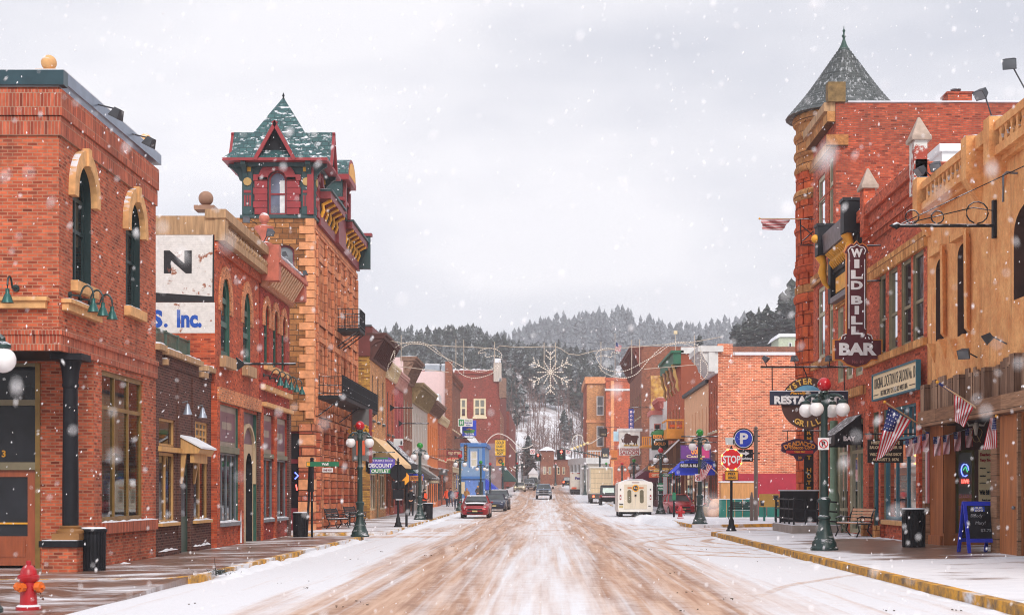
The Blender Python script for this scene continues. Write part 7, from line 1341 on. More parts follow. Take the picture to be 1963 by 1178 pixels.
HE = B(181, 886, 913, 805, 835); t = hung('blue_picture_sign', 'blue sign with a green and yellow hill picture, below the white hotel sign', *HE, BLUE, -10.2, None, (), ZP(838, 181)); b_ = t.children[0]; x0, x1, y, z0, z1 = HE; mb = MB(); mb.prism([(x0+.1, y-.006, z0+.6), (x1-.1, y-.006, z0+.75), (x1-.3, y-.006, z0+.35), (x0+.3, y-.006, z0+.3)], (0, .004, 0), mat('picture_green', S(70, 140, 60), .6)); mb.prism([(x0+.4, y-.012, z0+.75), (x0+.8, y-.012, z0+.9), (x1-.3, y-.012, z0+.72)], (0, .004, 0), YEL); letters(mb, 'Tin Lizzie', ((x0+x1)/2, y-.02, z0+.24), (1, 0, 0), .26, SIGNW, 1.1, shear=.2); mb.build('picture', b_)
HE = B(200, 949, 969, 843, 872); hung('trading_post_sign', 'yellow trading post sign with black lettering on the dark red hotel front', *HE, mat('bright_yellow', S(240, 184, 40), .5), -6.6, None, [('GOLD', .84, .2, INK, .7), ('DUST', .58, .16, INK, .7), ('TRADING', .34, .14, INK, .8), ('POST', .13, .16, INK, .55)])
HE = B(201, 951, 968, 875, 892); t = hung('round_emblem_sign', 'orange square sign with a dark round emblem under the yellow trading sign', *HE, mat('orange_board', S(236, 160, 76), .6), -6.6); b_ = t.children[0]; mb = MB(); x0, x1, y, z0, z1 = HE; mb.disc(((x0+x1)/2, y-.002, (z0+z1)/2), .3, (0, -1, 0), .01, DGREY, 16); mb.disc(((x0+x1)/2, y-.014, (z0+z1)/2), .15, (0, -1, 0), .01, YEL, 12); mb.build('emblem', b_)
HE = B(186, 889, 896, 852, 884); t = hung('dark_vertical_sign', 'narrow dark vertical sign beside the blue shop', *HE, mat('dark_wood_sign', S(58, 40, 34), .6), -10.2, None, ()); b_ = t.children[0]; mb = MB()
for k, ch in enumerate('SALOON'): letters(mb, ch, ((HE[0]+HE[1])/2, 185.98, HE[4]-.3-k*.3), (1, 0, 0), .2, OG, .2)
mb.build('lettering', b_)
hung('maroon_arch_sign', 'dark maroon shop sign with cream lettering ahead of the blue shop', *B(150, 856, 886, 863, 872), MAROON, -10.3, None, [('OLD STYLE', .5, .55, CREAM, .8)]); hung('red_ribbon_sign', 'bright red curved shop sign above the far pavement', *B(140, 853, 884, 876, 884), RED, -10.3, None, [('SALOON', .5, .6, CREAM, .8)], poly=[(0, 0), (.2, .3), (.5, .4), (.8, .3), (1, 0), (1, .6), (.8, .9), (.5, 1), (.2, .9), (0, .6)])
HE = B(140, 1187, 1227, 826, 872); t = hung('bison_sign', 'white steakhouse saloon sign with a brown bison standing in yellow grass', *HE, mat('sign_cream_white', (.74, .72, .69), .6), 10.6, None, [('STEAKHOUSE', .245, .1, mat('saloon_red', S(160, 30, 34), .5), .92), ('SALOON', .1, .17, mat('saloon_red', (0, 0, 0)), .9)]); b_ = t.children[0]; x0, x1, y, z0, z1 = HE; w, h = x1-x0, z1-z0
mb = MB(); bis = [(.1, .68), (.12, .6), (.16, .52), (.2, .5), (.24, .53), (.27, .5), (.3, .5), (.31, .4), (.35, .4), (.36, .5), (.42, .5), (.44, .4), (.48, .4), (.49, .52), (.66, .54), (.7, .5), (.69, .41), (.73, .41), (.77, .52), (.8, .5), (.81, .42), (.85, .42), (.85, .56), (.88, .66), (.9, .75), (.93, .7), (.94, .78), (.9, .82), (.84, .83), (.7, .82), (.58, .83), (.46, .9), (.36, .92), (.28, .88), (.22, .8), (.15, .78), (.13, .74)]
mb.prism([(x0+w*a, y-.02, z0+h*b) for a, b in bis], (0, .015, 0), mat('bison_brown', S(76, 38, 30), .8, 0, .3, 6)); mb.build('bison_picture', b_); mb = MB()
for k in range(26): a = .2+.66*R.random(); mb.add([(x0+w*a, y-.025, z0+h*.385), (x0+w*(a+.05), y-.025, z0+h*.385), (x0+w*(a+.02), y-.025, z0+h*(.44+.04*R.random()))], [(0, 1, 2)], mat('bright_yellow', (0, 0, 0)))
mb.build('grass_picture', b_); mb = MB(); mb.box(x0-.2, x1+.2, y-.08, y+.2, z1+.001, z1+.2, mat('sign_hood', (.72, .72, .72), .5)); mb.box(x0-.18, x1+.18, y-.06, y+.18, z1+.201, z1+.25, WHITE_SNOW); mb.build('sign_hood', b_)
HE = B(155, 1205, 1215, 783, 822); t = hung('blue_vertical_sign', 'narrow dark blue vertical sign above the bison sign', *HE, mat('sign_navy_blue', S(30, 40, 120), .5), 10.6); b_ = t.children[0]; mb = MB()
for k, ch in enumerate('BODEGA'): letters(mb, ch, ((HE[0]+HE[1])/2, 154.985, HE[4]-.3-k*.33*1.2), (1, 0, 0), .24, mat('rose_white', S(226, 196, 200), .5), .24)
mb.build('lettering', b_)
HE = B(124, 1249, 1281, 826, 862); t = hung('jewelry_sign', 'black jewellery sign with orange letters and a green arch beside the orange balcony', *HE, mat('black_green', S(30, 40, 34), .6), 10.6, None, [('BERG', .72, .2, OG, .8), ('JEWELRY', .54, .12, SIGNW, .6), ('GOLD', .34, .16, OG, .7), ('&', .14, .1, CREAM, .1)]); b_ = t.children[0]; mb = MB(); x0, x1, y, z0, z1 = HE; mb.prism([((x0+x1)/2+a*.75, y-.004, z1-.3+.42*b) for a, b in [(math.cos(math.pi*k/12), math.sin(math.pi*k/12)) for k in range(13)]], (0, .12, 0), mat('arch_green', S(40, 110, 60), .5)); mb.build('arch_board', b_)
HE = B(96.5, 1304, 1363, 852, 880); t = hung('purple_gold_sign', 'purple and magenta sign behind the globes of the green-topped lamp', *HE, mat('violet_board', S(96, 40, 124), .5), 10.6, mat('violet_edge', S(60, 30, 80), .5), [('Gold', .6, .5, OG, .3), ('Casino', .22, .18, CREAM, .6)]); b_ = t.children[0]; mb = MB(); x0, x1, y, z0, z1 = HE; mb.box(x0+1.1, x1-.1, y-.004, y-.001, z0+.1, z1-.1, mat('magenta_panel', S(180, 44, 110), .5)); mb.build('magenta_panel', b_)
HE = B(97, 1303, 1350, 887, 896); t = hung('beer_bling_sign', 'black board lettered in white above the bright blue awning', *HE, BLACK, 10.6, None, [('BEER & BLING', .5, .62, SIGNW, .92)])
o = MB(); y0 = 97.6; o.prism([(XP(1291, y0), y0, ZP(905, y0)), (XP(1318, y0), y0, ZP(880, y0)), (10.6, y0, ZP(880, y0)), (10.6, y0, ZP(905, y0))], (0, 4.5, 0), mat('royal_blue_canvas', S(24, 60, 210), .7, 0, .1)); t = thing('blue_awning', 'bright royal blue sloping awning beside the green-topped lamp', 'awning', (9.6, 99, 2.8)); o.build('canvas', t)
MB().box(XP(1291, y0), 10.59, y0-.03, y0-.002, ZP(910, y0), ZP(904, y0), mat('royal_blue_canvas', (0, 0, 0))).build('valance', t)
t = thing('sloping_gold_awning', 'brown striped awning lettered in gold beyond the red-topped lamp', 'awning', (9.5, 119, 3)); mb = MB(); y0 = 118; mb.prism([(XP(1246, y0), y0, ZP(899, y0)), (XP(1300, y0), y0, ZP(845, y0)), (10.6, y0, ZP(845, y0)), (10.6, y0, ZP(899, y0))], (0, 10, 0), planks('awning_stripes', S(120, 84, 60), S(78, 52, 42), .3, 5)); mb.build('canvas', t); mb = MB(); mb.box(XP(1246, y0), 10.6, y0-.05, y0-.002, ZP(906, y0), ZP(896, y0), mat('olive_gold', S(130, 96, 56), .6)); letters(mb, 'Black Hills Gold', (XP(1276, y0), y0-.06, ZP(900, y0)), (1, 0, 0), .3, mat('pale_gold', (0, 0, 0)), 1.8); mb.build('valance', t); mb = MB(); mb.tube([(XP(1246, y0), y0-.1, ZP(896, y0)), (XP(1302, y0), y0-.1, ZP(842, y0))], .06, WHITE_SNOW, 5); mb.build('awning_arm', t)
t = thing('orange_balcony', 'bright orange wooden balcony box high on the brown building front', 'balcony', (9.6, 121.5, 5)); ORB = mat('orange_balcony_paint', S(232, 152, 50), .6, 0, .12); x0, x1, y, z0, z1 = B(121, 1278, 1311, 803, 840); mb = MB(); mb.box(x0, x1, y, y+5, z0, z0+.35, ORB); mb.build('floor', t); mb = MB(); mb.box(x0, x1, y, y+.06, z0+.351, z0+.75, ORB); mb.box(x0, x1, y, y+.1, z1-.12, z1, ORB); mb.box(x0, x0+.08, y+.1, y+5, z0+.351, z0+.75, ORB); mb.box(x0, x0+.08, y+.1, y+5, z1-.12, z1, ORB)
for q in (x0, (x0+x1)/2, x1-.1): mb.box(q, q+.1, y+.101, y+.2, z0+.351, z1-.121, ORB)
mb.build('railing', t); mb = MB(); mb.box(x0+.3, x1-.1, y+.3, y+.5, z0+.9, z0+1.1, mat('orange_pumpkin_garland', S(220, 100, 50), .7)); mb.build('garland', t)
t = thing('yellow_wood_balcony', 'weathered yellow wooden balcony beside the bison sign', 'balcony', (9, 133, 4.5)); x0, x1, y, z0, z1 = B(132, 1231, 1256, 836, 856); mb = MB(); mb.box(x0, x1+.6, y, y+4, z0, z0+.15, ORB); mb.build('floor', t); mb = MB(); mb.box(x0, x1+.6, y, y+.08, z1-.1, z1, ORB)
for k in range(8): mb.box(x0+k*.16, x0+.1+k*.16, y+.01, y+.06, z0+.151, z1-.101, ORB)
mb.build('railing', t)
for nm, lab, HE, m, ln, wx in (('round_gold_sign', 'round dark sign hanging in front of the bay hotel', B(190, 1149, 1164, 820, 837), mat('dark_wood_sign', (0, 0, 0)), [('1903', .3, .2, CREAM, .6)], 9.0), ('light_blue_poster', 'pale blue framed picture panel beside the bison sign', B(165, 1176, 1186, 826, 845), mat('pale_blue_panel', S(170, 200, 214), .6), [], 10.4), ('dark_arch_sign', 'dark shop sign with a lit edge above the cream truck', B(175, 1153, 1168, 858, 878), DGREY, [('BAR', .3, .3, CREAM, .6)], 10.4), ('orange_rooster_sign', 'orange and black cut-out sign above the cream truck', B(170, 1170, 1184, 862, 882), mat('burnt_orange', S(196, 110, 46), .6), [('SALOON', .2, .2, INK, .8)], 10.4), ('orange_lit_sign', 'orange glowing shop sign behind the warm lamp globe', B(112, 1243, 1256, 893, 900), mat('orange_board', (0, 0, 0)), [('CIGARS', .5, .5, MAROON, .8)], 10.5), ('red_lower_sign', 'wide red-orange shop sign low behind the red-topped lamp', B(113, 1244, 1270, 905, 915), mat('red_orange_board', S(206, 84, 46), .6), [('GIFTS', .5, .5, CREAM, .6)], 10.5), ('green_small_sign', 'small green sign with a yellow top below the striped awning', B(108, 1266, 1288, 907, 913), GBL, [('OPEN', .5, .6, SIGNW, .5)], 10.5)):
    hung(nm, lab, *HE, m, wx, None, ln)
# ================================================================ flags
FR_, FW_, FB_ = mat('flag_red', S(186, 28, 44), .8, 0, .1), mat('flag_white', (.74, .72, .72), .8, 0, .05), mat('flag_blue', S(30, 42, 104), .8, 0, .1)
def flag(label, P, nu, nv, pole=None, group='stars and stripes flags', flip=False, canton=True, name='flag'):
    """cloth given by P(u, v) -> point, u along the stripes (canton at u=0, v=0)"""
    t = thing(name, label, 'flag', P(0, 0), group); mb = MB(); a, b = nu, 26
    for j in range(b):
        for i in range(a):
            u0, u1, v0, v1 = i/a, (i+1)/a, j/b, (j+1)/b
            m = FB_ if canton and u1 <= .45 and v1 <= .54 else (FR_ if (j//2) % 2 == 0 else FW_)
            mb.quad(P(u0, v0), P(u1, v0), P(u1, v1), P(u0, v1), m)
    mb.sm = [True]*len(mb.f); c = mb.build('cloth', t)
    if canton:
        mb = MB()
        for i in range(5):
            for j in range(4):
                u, v = .05+.08*i, .06+.125*j; p = Vector(P(u, v)); e = (Vector(P(u+.02, v))-p).normalized(); w = (Vector(P(u, v+.02))-p).normalized(); n = e.cross(w).normalized(); s = .018*(Vector(P(1, 0))-Vector(P(0, 0))).length
                for k in (-1, 1): mb.poly([tuple(p+(e*math.cos(q)+w*math.sin(q))*s*(1 if i2 % 2 else .45)+n*k*.006) for i2, q in enumerate([x*math.pi/5 for x in range(10)])], FW_)
        mb.build('stars', c)
    if pole: mb = MB(); mb.tube(pole, .022, mat('pale_pole', S(206, 170, 130), .5), 8); p_ = mb.build('pole', t); MB().ball(pole[0], .045, GOLD, 10).build('pole_tip', p_)
    return t
def bil(a, b, c, d, rip, n, ph=0):
    a, b, c, d = map(Vector, (a, b, c, d))   # corners u0v0, u1v0, u1v1, u0v1
    def P(u, v):
        p = a*(1-u)*(1-v)+b*u*(1-v)+c*u*v+d*(1-u)*v
        k = math.sin(n*(u*.8+v*.9)+ph)*rip; return (p.x+k*.3, p.y+k, p.z+k*.15)
    return P
Q = lambda px, py, Y: (XP(px, Y), Y, ZP(py, Y))
flag('big stars and stripes flag hanging from a pole at the bar front', bil(Q(1703, 779, 43.4), Q(1678, 884, 43.3), Q(1710, 862, 43.0), Q(1746, 806, 43.2), .09, 9), 14, 26, [Q(1696, 770, 43.4), Q(1783, 826, 43.9), (10.74, 44.2, 2.9)])
flag('striped flag drooping under the barn boards, its star field wrapped round the pole', bil(Q(1829, 752, 38.3), Q(1830, 806, 38.3), Q(1848, 818, 38.1), Q(1866, 780, 38.1), .07, 10, 1), 10, 26, [Q(1797, 732, 38.4), Q(1866, 777, 38.1), (10.6, 37.9, 3.5)], canton=False)
mb = MB(); mb.tube([Q(1800, 734, 38.39), Q(1828, 752, 38.3)], .035, FB_, 8); single(mb, 'rolled_flag_cloth', 'blue starred cloth rolled round the flag pole at the barn boards', 'flag')
flag('small flag hanging nearly straight by the timber post, stars at its lower side', bil(Q(1910, 800, 36.4), Q(1911, 858, 36.3), Q(1884, 862, 36.4), Q(1898, 801, 36.4), .05, 8, 2), 10, 26, [Q(1911, 797, 36.4), (10.74, 36.9, 3.6)])
flag('stars and stripes flag on the green-topped lamp past the stop sign', bil(Q(1346, 880, 72.4), Q(1340, 921, 72.4), Q(1352, 917, 72.2), Q(1365, 893, 72.2), .08, 8, 1), 12, 26, [Q(1344, 878, 72.5), Q(1377, 908, 72.6)])
flag('flag streaming sideways from an iron frame on the stone turret', bil(Q(1515, 421, 63), Q(1459, 421, 62.6), Q(1462, 440, 62.4), Q(1500, 441, 62.8), .12, 11), 16, 26, [Q(1456, 419, 63), Q(1582, 420, 63)], canton=False)
flag('small far flag on a roof pole above the bay hotel', bil(Q(1180, 655, 236), Q(1180, 673, 236), Q(1190, 674, 235.5), Q(1191, 662, 235.5), .15, 8), 12, 26, [Q(1179, 640, 236), Q(1179, 722, 236.5)])
t = thing('iron_flag_bracket', 'cross-braced iron bracket holding the flag on the turret', 'bracket', (10.4, 63, 11)); mb = MB()
for a, b in (((1534, 420), (1584, 420)), ((1534, 420), (1536, 468)), ((1536, 432), (1580, 470)), ((1580, 425), (1538, 462)), ((1534, 470), (1560, 470))): mb.tube([Q(*a, 62.7), Q(*b, 62.7)], .025, IRON, 5)
mb.build('frame', t)
ds = [(1742, 858, 43.3), (1758, 853, 43.3), (1774, 848, 43.3), (1796, 855, 42.0), (1814, 852, 42.0), (1835, 846, 42.0), (1857, 839, 42.0)]
for k, (px, py, Y) in enumerate(ds):
    w, h = .1, .26 if k > 2 else .24; x, z = XP(px, Y), ZP(py, Y)
    flag('small patriotic bunting flag, '+('first of three beside the big flag', 'middle of three beside the big flag', 'last of three, next to the hanging windsock', 'first of four under the timber beam', 'second of four under the timber beam', 'third of four under the timber beam', 'last of four, nearest the animal horns')[k], bil((x-w, Y, z+h), (x-w+.02, Y+.02, z-h), (x+w, Y-.03, z-h*.9), (x+w, Y, z+h*1.05), .035, 9, k), 8, 26, None, 'bunting flags on the string', name='bunting_flag')
mb = MB(); mb.tube([Q(a, b-17, Y) for a, b, Y in ds[:3]], .008, IRON, 4); mb.tube([Q(a, b-18, Y) for a, b, Y in ds[3:]], .008, IRON, 4); single(mb, 'bunting_string', 'thin dark string carrying the bunting flags along the bar front', 'string')
t = thing('windsock_flag', 'long narrow flag windsock, blue on top with pale red stripes below, hanging by the pier', 'flag', Q(1778, 965, 43.4)); mb = MB(); mb.lathe(Q(1778, 862, 43.4), [(.05, -.02), (.06, .2), (.055, .5)], FB_, 8); mb.build('star_band', t); mb = MB()
for k in range(5): a = k*1.25; x, y, z = Q(1778, 965, 43.4); mb.tube([(x+.04*math.cos(a), y+.04*math.sin(a), z+.02), (x+.045*math.cos(a), y+.045*math.sin(a), z+1.47)], .022, FW_ if k % 2 else mat('faded_flag_red', S(206, 120, 124), .8), 5)
mb.build('streamers', t); mb = MB(); mb.tube([Q(1778, 830, 43.4), (10.45, 43.6, 3.42)], .008, IRON, 4); mb.build('cord', t)
t = thing('animal_skull', 'white horned animal skull mounted under the timber beam', 'skull', Q(1870, 812, 41.9)); mb = MB(); c = Q(1870, 815, 41.9); mb.loft([[(c[0]+w*math.cos(a), c[1]-.05+d*math.sin(a), c[2]-z) for a in [k*math.pi/4 for k in range(8)]] for z, w, d in ((-.08, .05, .04), (0, .09, .06), (.1, .06, .05), (.26, .035, .03))], mat('bone', S(214, 204, 190), .7)); mb.build('head', t)
for s in (-1, 1): mb = MB(); mb.tube([(c[0]+s*.08, c[1]-.05, c[2]+.02), (c[0]+s*.2, c[1]-.08, c[2]+.0), (c[0]+s*.27, c[1]-.1, c[2]+.12)], [.035, .025, .005], mat('bone', (0, 0, 0)), 8); mb.build('horn', t)
mb = MB(); c = Q(1872, 832, 41.9); mb.tube([(c[0]+.14*math.cos(a)*(1+.2*math.sin(3*a)), c[1], c[2]+.2*math.sin(a)) for a in [k*.35 for k in range(19)]], .012, mat('rope', S(170, 140, 96), .9), 6); mb.tube([(c[0]-.1, c[1]-.02, c[2]+.2), (c[0]+.1, c[1]-.02, c[2]-.22)], .012, mat('rope', (0, 0, 0)), 6); single(mb, 'rope_loop', 'loop of tan rope hanging under the horned skull', 'rope')
# sandwich board
x, y = XP(1874, 37.4), 37.4; z = sz(x, y); t = thing('sandwich_board', 'blue framed chalkboard sandwich sign on the snowy pavement', 'sandwich board', (x, y, z), None); RB_ = mat('royal_frame', S(24, 52, 190), .45, 0, .1); M = Matrix.Translation((x, y, z)) @ Matrix.Rotation(math.radians(8), 4, 'Z')
for s in (1, -1):
    f0 = lambda u, zz, o=0: (u, -s*(.34-.3*zz/1.22)-s*o, zz)
    mb = MB()
    for a, b, c0, c1 in ((-.38, -.3, 0, 1.22), (.3, .38, 0, 1.22), (-.3, .3, 1.12, 1.22), (-.3, .3, .25, .34)): mb.hexa([f0(a, c0), f0(b, c0), f0(b, c0, -.04), f0(a, c0, -.04), f0(a, c1), f0(b, c1), f0(b, c1, -.04), f0(a, c1, -.04)], RB_)
    fr = mb.xf(M).build('frame', t); mb = MB(); mb.hexa([f0(-.3, .34, -.01), f0(.3, .34, -.01), f0(.3, .34, -.03), f0(-.3, .34, -.03), f0(-.3, 1.12, -.01), f0(.3, 1.12, -.01), f0(.3, 1.12, -.03), f0(-.3, 1.12, -.03)], mat('chalkboard', (.012, .014, .02), .7, 0, .4, 6)); bd = mb.xf(M).build('chalkboard', t)
    if s == 1:
        up = Vector((0, .3/1.22, 1)).normalized(); mb = MB(); CH = mat('chalk', S(150, 154, 160), .9, 0, .3); BL = mat('beer_blue', S(20, 70, 170), .5)
        p = lambda u, zz: f0(u, zz, .004)
        mb.hexa([f0(-.13, .98, -.008), f0(.14, .98, -.008), f0(.14, .98, -.009), f0(-.13, .98, -.009), f0(-.13, 1.1, .0), f0(.14, 1.1, .0), f0(.14, 1.1, -.009), f0(-.13, 1.1, -.009)], BL)
        letters(mb, 'BUD', p(.0, 1.065), (1, 0, 0), .05, SIGNW, .17, up=up, ext=.003); letters(mb, 'LIGHT', p(.0, 1.005), (1, 0, 0), .05, SIGNW, .21, up=up, ext=.003)
        letters(mb, 'Bloody', p(-.08, .87), (1, 0, 0), .1, CH, .3, up=up, ext=.003, bold=0, shear=.2); letters(mb, 'Mary!', p(.0, .7), (1, 0, 0), .1, CH, .26, up=up, ext=.003, bold=0, shear=.2); letters(mb, '$3.75', p(.12, .53), (1, 0, 0), .08, CH, .26, up=up, ext=.003, bold=0); mb.xf(M).build('lettering', bd)
# accessible ramp, patio, planters
x0, x1 = 8.75, 10.5; z = sz(9.5, 57); t = thing('entry_ramp', 'concrete entry ramp with black double rails by the turret door', 'ramp', (9.6, 58, z)); mb = MB(); mb.box(x0, x1, 55.5, 60.2, z-.1, z+.27, mat('raw_concrete', S(150, 138, 130), .85, 0, .15)); mb.box(x0+.02, x1-.02, 55.55, 60.1, z+.271, z+.3, WHITE_SNOW); mb.build('slab', t); mb = MB()
for zz in (1.2, .85, .5): mb.tube([(x0+.1, 60, z+zz), (x0+.1, 55.7, z+zz), (x1-.1, 55.7, z+zz-.1)], .03, BLACK, 6)
for k in range(5): mb.tube([(x0+.1, 55.7+k*1.07, z+.25), (x0+.1, 55.7+k*1.07, z+1.28)], .035, BLACK, 6)
for q in (.6, 1.2): mb.tube([(x0+.1+q*.7, 55.7, z+.25), (x0+.1+q*.7, 55.7, z+1.2)], .035, BLACK, 6)
mb.build('railing', t); mb = MB(); mb.box(x0+.25, x1-.05, 59.9, 60.0, z+.31, z+1.5, BLACK); mb.box(x0+.2, x1, 59.85, 60.05, z+1.501, z+1.55, WHITE_SNOW); mb.build('screen', t)
def umb(x, y, label): z = sz(x, y); t = thing('closed_umbrella', label, 'umbrella', (x, y, z)); MB().tube([(x, y, z), (x, y, z+2.7)], .03, BROWNW, 6).build('pole', t); MB().lathe((x, y, z+1.0), [(.22, 0), (.26, .1), (.2, .9), (.09, 1.55), (.02, 1.7)], mat('green_canvas', S(26, 78, 64), .8, 0, .2, 5), 9, False).build('canopy', t)
umb(12.3, 75, 'closed dark green patio umbrella beyond the entry ramp')
GF2 = mat('patio_green', S(18, 110, 98), .5, 0, .12); y = 90; t = thing('patio_fence', 'green panelled patio fence in front of the salmon brick wall', 'fence', (12, y, sz(12, y))); z = sz(12, y)
for k in range(9): x = 10.0+k*.46; mb = MB(); mb.hexa([(x, y-.06+.1*(k % 2), z-.02), (x+.42, y-.02-.1*(k % 2), z-.02), (x+.42, y+.02-.1*(k % 2), z-.02), (x, y-.02+.1*(k % 2), z-.02), (x, y-.06+.1*(k % 2), z+1.02), (x+.42, y-.02-.1*(k % 2), z+1.02), (x+.42, y+.02-.1*(k % 2), z+1.02), (x, y-.02+.1*(k % 2), z+1.02)], GF2); mb.build('panel', t)
mb = MB(); mb.box(9.98, 14.2, y-.1, y+.1, z+1.021, z+1.06, WHITE_SNOW); mb.build('snow_ledge', t)
t = thing('patio_railing', 'thin green patio railing continuing toward the ramp', 'railing', (15.5, 88, z)); mb = MB()
for zz in (.95, .15): mb.tube([(13.4, 88, z+zz), (18.5, 88, z+zz)], .025, GF2, 5)
for k in range(12): mb.tube([(13.4+k*.46, 88, z-.02), (13.4+k*.46, 88, z+.95)], .02, GF2, 5)
mb.build('rails', t); mb = MB(); mb.box(13.2, 22, 87.8, 88.3, z-.1, z+.12, mat('raw_concrete', (0, 0, 0))); mb.build('kerb_base', t)
y = 92; t = thing('wood_hut_panel', 'honey coloured wooden panel hut behind the patio fence', 'hut', (11.2, y, z)); mb = MB(); mb.box(10.35, 12.35, y, y+1, z-.05, z+2.0, mat('honey_ply', S(206, 148, 90), .7, 0, .2, 3, streak=True)); mb.build('wall', t); mb = MB(); mb.box(10.3, 12.4, y-.05, y+1.05, z+2.001, z+2.08, WHITE_SNOW); mb.build('roof', t)
t = thing('snowy_table', 'snow-topped white table behind the patio fence', 'table', (12.4, 91, z)); mb = MB(); mb.box(11.7, 13.1, 90.6, 91.3, z+.95, z+1.05, WHITE); mb.box(11.72, 13.08, 90.62, 91.28, z+1.051, z+1.1, WHITE_SNOW); mb.build('tabletop', t)
for a, b in ((11.75, 90.65), (13, 90.65), (11.75, 91.25), (13, 91.25)): mb = MB(); mb.box(a, a+.06, b, b+.06, z-.02, z+.949, WHITE); mb.build('leg', t)
y = 78; z = sz(11.5, y); t = thing('information_board', 'gold history panel with small dark pictures on two green posts', 'information board', (11.2, y, z)); x0, x1, z0, z1 = XP(1456, y), XP(1495, y), ZP(971, y), ZP(946, y); mb = MB(); mb.hexa([(x0, y, z0), (x1, y, z0), (x1, y+.05, z0), (x0, y+.05, z0), (x0, y+.15, z1), (x1, y+.15, z1), (x1, y+.2, z1), (x0, y+.2, z1)], mat('gold_panel', S(196, 152, 70), .5, 0, .12)); b_ = mb.build('board', t); mb = MB()
for a, b, c, d in ((.05, .1, .22, .5), (.7, .55, .95, .9), (.78, .1, .95, .4)): mb.hexa([(x0+(x1-x0)*a, y-.012+.15*b, z0+(z1-z0)*b), (x0+(x1-x0)*c, y-.012+.15*b, z0+(z1-z0)*b), (x0+(x1-x0)*c, y-.002+.15*b, z0+(z1-z0)*b), (x0+(x1-x0)*a, y-.002+.15*b, z0+(z1-z0)*b), (x0+(x1-x0)*a, y-.012+.15*d, z0+(z1-z0)*d), (x0+(x1-x0)*c, y-.012+.15*d, z0+(z1-z0)*d), (x0+(x1-x0)*c, y-.002+.15*d, z0+(z1-z0)*d), (x0+(x1-x0)*a, y-.002+.15*d, z0+(z1-z0)*d)], DGREY)
mb.build('pictures', b_); mb = MB()
for q in (x0+.2, x1-.25): mb = MB(); mb.box(q, q+.1, y+.06, y+.16, z-.02, z0+.1, GF2); mb.build('leg', t)
x, y = XP(1441, 79), 79; t = thing('bollard', 'short grey weathered bollard beside the parking post', 'bollard', (x, y, sz(x, y))); MB().lathe((x, y, sz(x, y)), [(.1, 0), (.09, .9), (.11, .95), (.11, 1.1), (.06, 1.3), (.04, 1.45)], POSTW, 10).build('shaft', t)
def planter(x, y, label): z = sz(x, y); t = thing('flower_planter', label, 'planter', (x, y, z)); MB().lathe((x, y, z), [(.3, 0), (.45, .3), (.5, .55), (.44, .6), (.4, .5)], mat('clay_planter', S(176, 140, 96), .8), 14).build('pot', t); mb = MB(); m1, m2 = mat('dry_leaves', S(120, 96, 60), .9, 0, .4), mat('orange_blossom', S(206, 90, 50), .8); [mb.add([(x+R.gauss(0, .2)+dx, y+R.gauss(0, .2), z+.55+abs(R.gauss(.1, .15))) for dx in (0, .08, .04)], [(0, 1, 2)], R.choice((m1, m1, m2))) for k in range(160)]; mb.build('plants', t)
planter(XP(1362, 93), 93, 'clay planter of dry plants beside the salmon brick corner')
mb = MB(); x, y = XP(1377, 92), 92; z = sz(x, y); 
for k in range(6): mb.ball((x+R.uniform(-.35, .35), y+R.uniform(-.3, .3), z+.2+k*.12), R.uniform(.28, .42), mat('pink_boulder', S(206, 160, 130), .9, 0, .2, 3, bump=.5), 10, .8)
single(mb, 'stone_pier_base', 'pile of pale rounded boulders at the foot of the salmon brick corner', 'boulders')
# pine clump lying on the kerb
t = thing('fallen_pine_branch', 'dark fallen pine sprig lying on the snowy kerb', 'branch', (-6.95, 33.2, sz(-6.9, 33.2)-.1)); mb = MB(); x, y, z = -6.98, 33.2, sz(-6.9, 33.2)-.08
mb.tube([(x, y, z), (x-.04, y, z+.4)], [.012, .005], BARK, 5); mb.build('twig', t); mb = MB()
for k in range(260):
    a = R.uniform(0, 6.28); r = abs(R.gauss(0, .17)); p = (x+.08+r*math.cos(a), y+r*math.sin(a), z+.02+.1*R.random()); d = (R.gauss(0, .07), R.gauss(0, .07), R.uniform(.0, .09)); mb.add([p, (p[0]+.012, p[1], p[2]), (p[0]+d[0], p[1]+d[1], p[2]+d[2])], [(0, 1, 2)], PINE)
mb.build('needles', t)
# ================================================================ garlands over the street
WIRE = mat('wire', S(190, 176, 160), .6); BULB = mat('frosted_bulb', (.86, .8, .72), .3, 0, .05)
def rope_light(t, pts, n, w=.035, br=.09):
    pts = [Vector(p) for p in pts]; mb = MB(); mb.tube(pts, w, WIRE, 5); o = mb.build('light_frame', t); mb = MB(); d = [0]
    for a, b in zip(pts, pts[1:]): d.append(d[-1]+(b-a).length)
    for k in range(n):
        s = d[-1]*(k+.5)/n; i = max(j for j in range(len(pts)-1) if d[j] <= s); p = pts[i].lerp(pts[i+1], (s-d[i])/max(1e-6, d[i+1]-d[i])); mb.ball(p, br, BULB, 6, .8)
    mb.build('bulbs', o)
GY = 95; g = lambda px, py: Q(px, py, GY)
def smooth(pts, n=4):
    out = []
    for i in range(len(pts)-1):
        p0, p1, p2, p3 = pts[max(0, i-1)], pts[i], pts[i+1], pts[min(len(pts)-1, i+2)]
        for k in range(n):
            t_ = k/n; out.append(tuple(.5*((2*b)+(c-a)*t_+(2*a-5*b+4*c-d)*t_*t_+(3*b-a-3*c+d)*t_**3) for a, b, c, d in zip(p0, p1, p2, p3)))
    return out+[pts[-1]]
